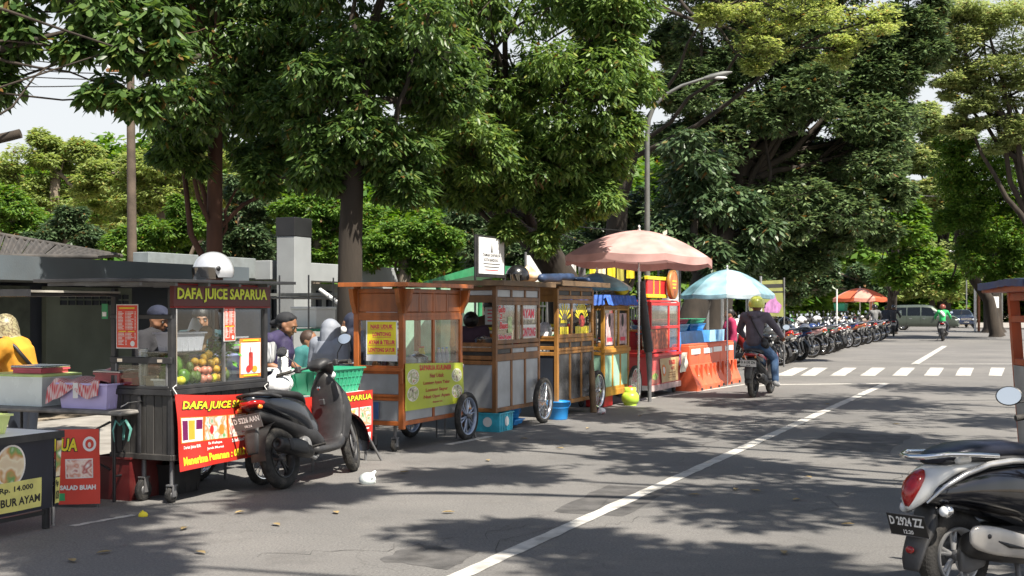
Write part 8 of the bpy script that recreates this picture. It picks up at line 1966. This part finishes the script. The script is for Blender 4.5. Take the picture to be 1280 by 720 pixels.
# dark stuff behind, white box and water gallon near the vendor
t_ = thing('white_box', 'white polystyrene box on the counter of the kiosk wing', 'box', A(392, 398, 17), ROADROT); MB().box(-.25, .25, -.2, .2, -.12, .12, bev=.01).build('box_body', M_WHITEP, t_); MB().box(-.26, .26, -.21, .21, .12, .16, bev=.01).build('lid', M_WHITEP, t_)
t_ = thing('shelf_rack', 'steel shelf rack carrying the white box behind the women', 'shelf', A(392, 386, 17)+Vector((0, 0, -1.5)), ROADROT)
for z_ in (.5, 1.0): MB().box(-.5, .9, -.25, .25, z_, z_+.03).build('shelf', M_TEAL if z_ > .9 else M_GSTEEL, t_)
for x in (-.48, .88):
    for y in (-.23, .23): MB().tube([(x, y, 0), (x, y, 1.75)], .012, 6).build('post', M_GSTEEL, t_)
t_['label'] = 'steel shelf rack carrying the white box behind the women'
bpy.data.objects[t_.name].location.z = 0.2

# ================================================================== LAMP, POLES, WIRES
lz = 21.5
t = thing('street_lamp', 'tall galvanised street lamp with a long curved arm over the carts', 'street lamp', A(809, 386, lz)+Vector((0, 0, -1.5)))
M_GALV = pm('galvanised steel', (.14, .145, .14), .6, .3, var=.12)
pts = [A(809, y, lz)-t.location for y in (386, 250, 170)] + [A(x, y, lz)-t.location for x, y in ((811, 150), (818, 132), (832, 118), (852, 107), (880, 98))]
MB().tube([(pts[0].x, pts[0].y, 0)]+pts, [.062, .054, .046, .042, .038, .034, .03, .027, .024], 12).build('mast', M_GALV, t)
MB().lathe([(0, 0), (.14, 0), (.14, .02), (.08, .05), (0, .06)], 16).build('base_flange', M_GALV, t)
a = A(880, 98, lz)-t.location; b_ = A(915, 90, lz)-t.location
MB().tube([a, a.lerp(b_, .25), a.lerp(b_, .7), b_], [.028, .05, .052, .015], 10).build('lamp_head', M_GALV, t); q = a.lerp(b_, .55); MB().ell((q.x, q.y, q.z-.05), (.14, .05, .025), 12, 6).build('lamp_lens', M_LAMPW, t)
t = thing('utility_pole', 'weathered brown utility pole above the low building', 'utility pole', A(165, 386, 26)+Vector((0, 0, -1.5)))
MB().tube([(0, 0, 0), A(165, 318, 26)-t.location, A(163, 78, 26)-t.location], [.11, .10, .08], 10).build('pole_shaft', pm('weathered pole', (.10, .075, .055), .9, var=.3, scale=3, bump=.4), t)
for y in (88,): q = A(163, y, 26)-t.location; MB().box(q.x-.5, q.x+.5, q.y-.04, q.y+.04, q.z-.03, q.z+.03).build('crossarm', M_WOODB, t); [MB().lathe([(0, 0), (.03, 0), (.04, .04), (.02, .08), (0, .09)], 10, c=(q.x+dx, q.y, q.z+.03)).build('insulator', M_WHITEP, t) for dx in (-.45, -.2, .2, .45)]
for i, (a, b_, lb) in enumerate((((-80, 58, 26), (163, 84, 26), 'uppermost power cable at the top left'), ((-80, 74, 26), (163, 92, 26), 'second power cable at the top left'), ((-80, 84, 26), (163, 99, 26), 'third power cable at the top left'), ((-80, 103, 26), (163, 104, 26), 'lowest power cable at the top left'), ((163, 84, 26), (420, 60, 30), 'power cable running right from the utility pole'), ((560, 255, 24), (860, 290, 30), 'thin black cable behind the big tree'), ((640, 262, 24), (800, 330, 26), 'second thin cable sagging behind the pink umbrella'), ((1080, 240, 90), (1400, 241, 90), 'cable crossing the far end of the street'), ((0, 62, 26), (210, 50, 30), 'slanting cable crossing the power cables'))):
    A0 = A(*a); B0 = A(*b_); t_ = thing('overhead_cable', lb, 'cable', A0); MB().tube([A0.lerp(B0, k/16)-A0-Vector((0, 0, (A0-B0).length*.02*4*(k/16)*(1-k/16))) for k in range(17)], .012 if a[2] < 60 else .03, 5, cap=False).build('wire', M_BLACK, t_)
# far street furniture
for i, (px, top, z, lb, m_) in enumerate(((1219, 343, 80, 'pale tall pole just left of the white notice trunk', M_WHITEP), (1223.5, 350, 80, 'rusty pole beside the pale tall pole', pm('rusty pole', (.3, .12, .06), .8)), (1252, 352, 82, 'grey pole right of the thick dark trunk', M_GALV), (1251, 316, 95, 'thin far pole at the right', M_WHITEP))):
    t_ = thing('pole', lb, 'pole', A(px, 386, z)+Vector((0, 0, -1.5))); MB().tube([(0, 0, 0), (0, 0, 1.5+(386-top)/FPX*z)], .085, 8).build('shaft', m_, t_); MB().lathe([(0, 0), (.2, 0), (.2, .05), (0, .06)], 12).build('foot', M_GALV, t_)
t_ = thing('notice_sign', 'white notice fixed on the thick dark trunk at the far right', 'sign', A(1240, 386, 76.5)+Vector((0, 0, -1.5))); MB().box(-.42, .42, -.03, 0, 1.55, 2.25, bev=.01).build('sign_panel', M_WHITEP, t_); MB().tube([(0, .02, 0), (0, .02, 2.2)], .03, 6).build('post', M_GALV, t_)
t_ = thing('street_lamp', 'small far street lamp peeking over the pale trees', 'street lamp', A(1208, 386, 100)+Vector((0, 0, -1.5))); MB().tube([(0, 0, 0), (0, 0, 5.9), (-.2, 0, 6.1), (-.9, 0, 6.15)], .06, 8).build('mast', M_GALV, t_); MB().ell((-1.1, 0, 6.15), (.35, .15, .08), 12, 6).build('lamp_head', M_WHITEP, t_)

# ================================================================== CARS
M_TINT = pm('tinted car glass', (.008, .01, .012), .08, var=.1, spec=.35)
def car(label, loc, rz, paint, L=4.5, W=1.75, H=1.75, prof=None, name='parked_car', cat='car', num='D 1298 AB', van=True):
    t = thing(name, label, cat, loc, rz)     # x forward, origin below the middle
    if van: prof = [(-2.22, .35), (-2.26, .75), (-2.22, 1.05), (-2.05, 1.62), (-1.85, 1.70), (0.0, 1.74), (.55, 1.68), (1.25, 1.12), (1.95, .98), (2.2, .86), (2.28, .55), (2.25, .30)]
    else: prof = [(-2.15, .35), (-2.2, .75), (-2.12, .98), (-1.5, 1.04), (-1.05, 1.38), (-.4, 1.45), (.25, 1.42), (1.0, 1.0), (1.9, .88), (2.12, .72), (2.18, .5), (2.12, .28)]
    sx = L/4.5; prof = [(x*sx, z*H/1.74 if van else z) for x, z in prof]
    # body: cross-section loft along x with a waist line
    top = {x: z for x, z in prof}
    xs = [-2.24, -2.1, -1.85, -1.5, -1.0, -.4, .2, .6, 1.0, 1.3, 1.7, 2.0, 2.2, 2.27]; xs = [x*sx for x in xs]
    def topz(x):
        for (a, za), (b, zb) in zip(prof, prof[1:]):
            if a <= x <= b: return za+(zb-za)*(x-a)/max(1e-6, b-a)
        return prof[0][1] if x < prof[0][0] else prof[-1][1]
    belt = (.98 if van else .92)
    vs = []; 
    for x in xs:
        tz = topz(x); e = abs(x)/(2.27*sx); w = W/2*(1-.10*max(0, (e-.75)/.25)**2); zb = min(belt, tz-.02)
        wt = w*(1-.22*max(0, tz-belt)/.7)
        ring = [(w*.86, .26), (w*.97, .34), (w, .55), (w, .75), (w*.985, zb), (wt, max(zb+.01, tz-.06)), (wt*.85, tz), (0, tz+.015)]
        vs += [(x, y, z) for y, z in ring] + [(x, -y, z) for y, z in ring[::-1][1:]]
    n = 15; fs = []
    for i in range(len(xs)-1):
        for k in range(n-1): a = i*n+k; fs.append((a, a+1, a+n+1, a+n))
        fs.append((i*n+n-1, i*n, i*n+n, i*n+2*n-1))
    fs.append(tuple(range(n))[::-1]); fs.append(tuple((len(xs)-1)*n+k for k in range(n)))
    mb = MB(); mb.add(vs, fs, True); mb.build('body', paint, t)
    # windows: on the side between belt and roof, proud by a hair
    def side_win(x0, x1, s, x0t=None, x1t=None):
        x0t = x0 if x0t is None else x0t; x1t = x1 if x1t is None else x1t; mb = MB(); P = []
        for x, f in ((x0, .06), (x1, .06), (x1t, .86), (x0t, .86)):
            tz = topz(x); e = abs(x)/(2.27*sx); w = W/2*(1-.10*max(0, (e-.75)/.25)**2); wt = w*(1-.22*max(0, tz-belt)/.7); z = belt+(max(tz, belt+.2)-.06-belt)*f
            y = w*.985+(wt-w*.985)*f+.006; P.append((x, s*y, z))
        if s > 0: P = P[::-1]
        mb.add(P, [(0, 1, 2, 3)]); mb.build('window', M_TINT, t)
    for s in (-1, 1):
        if van:
            side_win(-1.95*sx, -1.12*sx, s, -1.82*sx, -1.12*sx); side_win(-1.05*sx, -.2*sx, s); side_win(-.12*sx, 1.0*sx, s, -.12*sx, .5*sx)
        else: side_win(-1.3*sx, -.35*sx, s, -1.0*sx, -.35*sx); side_win(-.27*sx, .85*sx, s, -.27*sx, .3*sx)
        m = MB(); m.ell((.85*sx, s*(W/2+.08), belt+.1), (.07, .11, .08), 12, 8); m.build('door_mirror', M_WHITEP if van else paint, t)
        for x in (-1.38*sx, 1.42*sx):
            make_wheel(t, (x, s*(W/2-.11), .31), .31, .08, 0, 'cast', M_STEEL, tseg=28, nspk=6, wmul=1.1)
            mb = MB(); mb.lathe([(.37, -.012), (.385, 0), (.37, .012)], 24, c=(x, s*(W/2-.015), .33), axis='Y'); mb.build('wheel_arch', M_DPLAS, t)
            mb = MB(); mb.lathe([(0, 0), (.365, 0)], 24, c=(x, s*(W/2+.002), .33), axis='Y'); 
        for x in ((-.16, -1.08) if van else (-.31, )): MB().box(x*sx-.006, x*sx+.006, s*(W/2)-.004, s*(W/2)+.004, .35, belt).build('door_seam', M_BLACK, t)
        for x in ((-.05, -.95) if van else (-.1, -1.0)): MB().box(x*sx+.02, x*sx+.18, s*(W/2)-.01, s*(W/2)+.022, .80, .835, bev=.01).build('door_handle', M_CHROME, t)
        hl = MB(); hl.ell((2.12*sx, s*W*.37, .74 if van else .66), (.16, .20, .10), 14, 8); hl.build('headlight', M_LAMPW, t); fl2 = MB(); fl2.ell((2.22*sx, s*W*.36, .42), (.05, .07, .05), 10, 6); fl2.build('fog_light', M_LAMPW, t)
        MB().ell((-2.18*sx, s*W*.42, .9), (.06, .09, .16), 12, 8).build('tail_light', M_LAMPR, t)
    # windscreen
    xa, xb = (1.20*sx, .62*sx) if van else (.95*sx, .32*sx)
    def wq(x, f, lift=.012):
        tz = topz(x); wt = W/2*(1-.22*max(0, tz-belt)/.7); return (x+.008, f*wt*.84, tz+lift+.004*(1-f*f))
    for (x0, x1) in ((xa, xb), ((-2.08*sx, -2.2*sx) if van else (-1.08*sx, -1.45*sx))):
        mb = MB(); mb.add([wq(x0, -1), wq(x0, 0), wq(x0, 1), wq(x1, 1), wq(x1, 0), wq(x1, -1)], [(0, 1, 4, 5), (1, 2, 3, 4)]); mb.build('windscreen' if x0 > 0 else 'rear_window', M_TINT, t)
    g = MB().box(2.22*sx, 2.285*sx, -.42, .42, .60, .78, bev=.02).build('grille', M_DPLAS, t)
    for k in range(4): MB().box(2.28*sx, 2.295*sx, -.40, .40, .615+k*.045, .63+k*.045).build('grille_bar', M_CHROME, g)
    MB().box(2.2*sx, 2.32*sx, -W*.46, W*.46, .28, .52, bev=.05).build('bumper', paint, t); MB().box(-2.32*sx, -2.2*sx, -W*.46, W*.46, .30, .58, bev=.05).build('bumper', paint, t)
    pl = MB().box(2.32*sx, 2.33*sx, -.22, .22, .40, .51).build('licence_plate', M_BLKP, t); text(pl, num, (2.331*sx, -.19, .43), (0, 1, 0), UP, .38, .055, M_WHITE, .02, .001)
    return t
M_SAGE = pm('sage green car paint', (.09, .11, .09), .32, .4, coat=.4, var=.04)
car('sage green minivan turning across the far end of the road', G(1158, 413.0)+Vector((0, .5, 0)), R(-22), M_SAGE, 4.5, 1.76, 1.78)
car('navy blue car facing the camera beyond the rider in green', G(1215, 410)+Vector((-.2, 2, 0)), R(-98), pm('navy car paint', (.02, .03, .06), .2, .5, coat=.8, var=.04), 4.3, 1.72, 1.5, van=False)
car('silver car half hidden behind the minivan and the rider in green', G(1197, 408)+Vector((0, 8, 0)), R(-75), pm('silver car paint', (.22, .235, .25), .3, .5, coat=.4), 4.4, 1.74, 1.7)
car('light coloured car half hidden behind the navy blue car', G(1232, 406)+Vector((-1, 14, 0)), R(-95), pm('pale blue grey car paint', (.12, .14, .19), .3, .4, coat=.4), 4.3, 1.72, 1.5, van=False)

# ================================================================== CART AT THE RIGHT EDGE
cz = 8.6; base = A(1297, 386, cz)+Vector((0, 0, -1.5))
t = thing('food_cart', 'red orange food cart with a blue tarpaulin roof cut off by the right edge', 'food cart', base, R(-6), 'food carts parked in a row along the road'); del t['group']
L = 1.5; Wd = .7      # local x to the right, y away; body tapers towards its foot
def rp(x, y, z): # flare: wider towards the top
    k = (z-.35)/1.3; return Vector((x-.10*k*(1 if x < .5 else -1), y-.02*k, z))
for x in (.10, L):
    for y in (0, Wd):
        MB().add([rp(x, y, .35), rp(x+.07, y, .35), rp(x+.07, y+.06, .35), rp(x, y+.06, .35), rp(x, y, 1.62), rp(x+.07, y, 1.62), rp(x+.07, y+.06, 1.62), rp(x, y+.06, 1.62)], [(3,2,1,0), (4,5,6,7), (0,1,5,4), (1,2,6,5), (2,3,7,6), (3,0,4,7)]).build('post', M_WOODR, t)
def rail(z, h, m=M_WOODR, nm='rail', y0=-.01, y1=.05):
    a = rp(.10, 0, z); b_ = rp(L, 0, z); MB().box(a.x+.002, b_.x+.07, a.y+y0, a.y+y1, z, z+h, bev=.004).build(nm, m, t); MB().box(a.x, a.x+.05, a.y+.05, a.y+Wd+.05, z, z+h, bev=.004).build(nm, m, t)
rail(1.40, .05); rail(1.56, .06); rail(1.08, .05)
M_PLY = pm('weathered pale plywood', (.42, .40, .36), .7, var=.15, scale=4, dirt=.5, dirtcol=(.2, .18, .15))
MB().add([rp(.11, -.012, .36), rp(L, -.012, .36), rp(L, -.012, 1.08), rp(.11, -.012, 1.08)], [(0, 1, 2, 3)]).build('front_panel', M_PLY, t)
MB().add([rp(.09, 0, .36), rp(.09, 0, 1.08), rp(.09, Wd, 1.08), rp(.09, Wd, .36)], [(0, 1, 2, 3)]).build('side_panel', M_PLY, t)
MB().add([rp(.17, .03, 1.13), rp(L, .03, 1.13), rp(L, .03, 1.40), rp(.17, .03, 1.40)], [(0, 1, 2, 3)]).build('pane', M_GLASSD, t); MB().add([rp(.17, .03, 1.45), rp(L, .03, 1.45), rp(L, .03, 1.56), rp(.17, .03, 1.56)], [(0, 1, 2, 3)]).build('pane', M_GLASSD, t)
MB().box(.1, L, 0.05, Wd, 1.06, 1.08).build('counter', M_STEEL, t); MB().box(.12, L, .0, Wd, .33, .36).build('floor', M_WOODB, t)
MB().box(-.14, L+.25, -.2, Wd+.2, 1.62, 1.69, bev=.006).build('roof', M_WOODR, t)
M_TARP = pm('deep blue tarpaulin', (.02, .06, .16), .4, var=.3, scale=4, bump=.5, bscale=7)
def tf(u, v):
    x = -.16+u*(L+.42); y = -.22+v*(Wd+.44); return Vector((x, y, 1.70+.075*min(1, u*3)*math.sin(PI*min(1, v*1.0))+.01*math.sin(u*30+v*5)+.004*math.sin(v*40)))
mb = MB(); mb.sheet(tf, 40, 14); mb.sheet(lambda u, v: tf(u, 0)-Vector((0, 0, .05*v+.0))+Vector((0, -.004-.006*math.sin(u*50), 0)), 40, 2); mb.sheet(lambda u, v: tf(0, u)-Vector((.004, 0, .05*v)), 14, 2); mb.build('tarpaulin', M_TARP, t)
make_wheel(t, (1.2, -.08, .28), .28, .035, 30, 'wire'); make_wheel(t, (1.2, Wd+.12, .28), .28, .035, 30, 'wire'); caster(t, .25, .15, .07, 0, .34)
for i, (x, y, r_, h_, m_, lb) in enumerate(((.35, .2, .05, .2, M_GREENP, 'green jar inside the cart at the right edge'), (.5, .25, .06, .16, M_STEEL, 'steel canister inside the cart at the right edge'), (.62, .15, .04, .22, M_ORANGEP, 'orange jar inside the cart at the right edge'))):
    t_ = thing('jar', lb, 'jar', t.location+Matrix.Rotation(R(-6), 3, 'Z') @ Vector((x, y, 1.08)), 0); MB().lathe([(0, 0), (r_, 0), (r_, h_*.8), (r_*.7, h_*.9), (r_*.7, h_), (0, h_)], 16).build('jar_body', m_, t_); MB().lathe([(0, h_), (r_*.75, h_), (r_*.75, h_+.02), (0, h_+.02)], 16).build('lid', M_WHITEP, t_)

# JARS and packs that crowd the counters of the wooden carts
JC = {'amber': pm('amber sauce', (.4, .16, .03), .25), 'dark brown': pm('dark sauce', (.06, .025, .012), .25), 'red': M_REDP, 'green': M_GREENP, 'white': M_WHITEP, 'yellow': M_YELP}
for cart_, nm_, zc_, y_, xs_ in ((BROWN, 'brown cart', 1.04, .12, (.62, 1.3)), (HONEY, 'honey brown cart', 1.06, .12, (.35, 1.36)), (YELLOW, 'yellow cart', .86, .14, (.2, 1.1)), (ORANGE, 'orange cart', .82, .42, (.15, 1.3))):
    for k, (cn, m_) in enumerate(JC.items()):
        x_ = xs_[0]+(xs_[1]-xs_[0])*k/5; h_ = .13+.05*((k*7) % 3); r_ = .036+.008*(k % 2)
        t_ = thing('jar', cn+' jar standing on the counter of the '+nm_, 'jar', cw(cart_, x_, y_+.05*(k % 2), zc_))
        MB().lathe([(0, 0), (r_, 0), (r_, h_*.75), (r_*.7, h_*.88), (r_*.7, h_), (0, h_)], 14).build('jar_body', m_, t_)
        MB().lathe([(0, h_), (r_*.78, h_), (r_*.78, h_+.018), (0, h_+.018)], 14).build('lid', M_REDP if k % 2 else M_WHITEP, t_)
    t_ = thing('noodle_pack', 'stack of pale food packs at the back of the '+nm_, 'food packs', cw(cart_, xs_[0]+.45, .48, zc_), ROADROT)
    for k in range(5): MB().box(-.16+.01*k, .14-.008*k, -.09, .09, k*.045, k*.045+.04, bev=.012).build('pack', (M_CREAM, M_YELP, M_ORANGEP)[k % 3], t_)
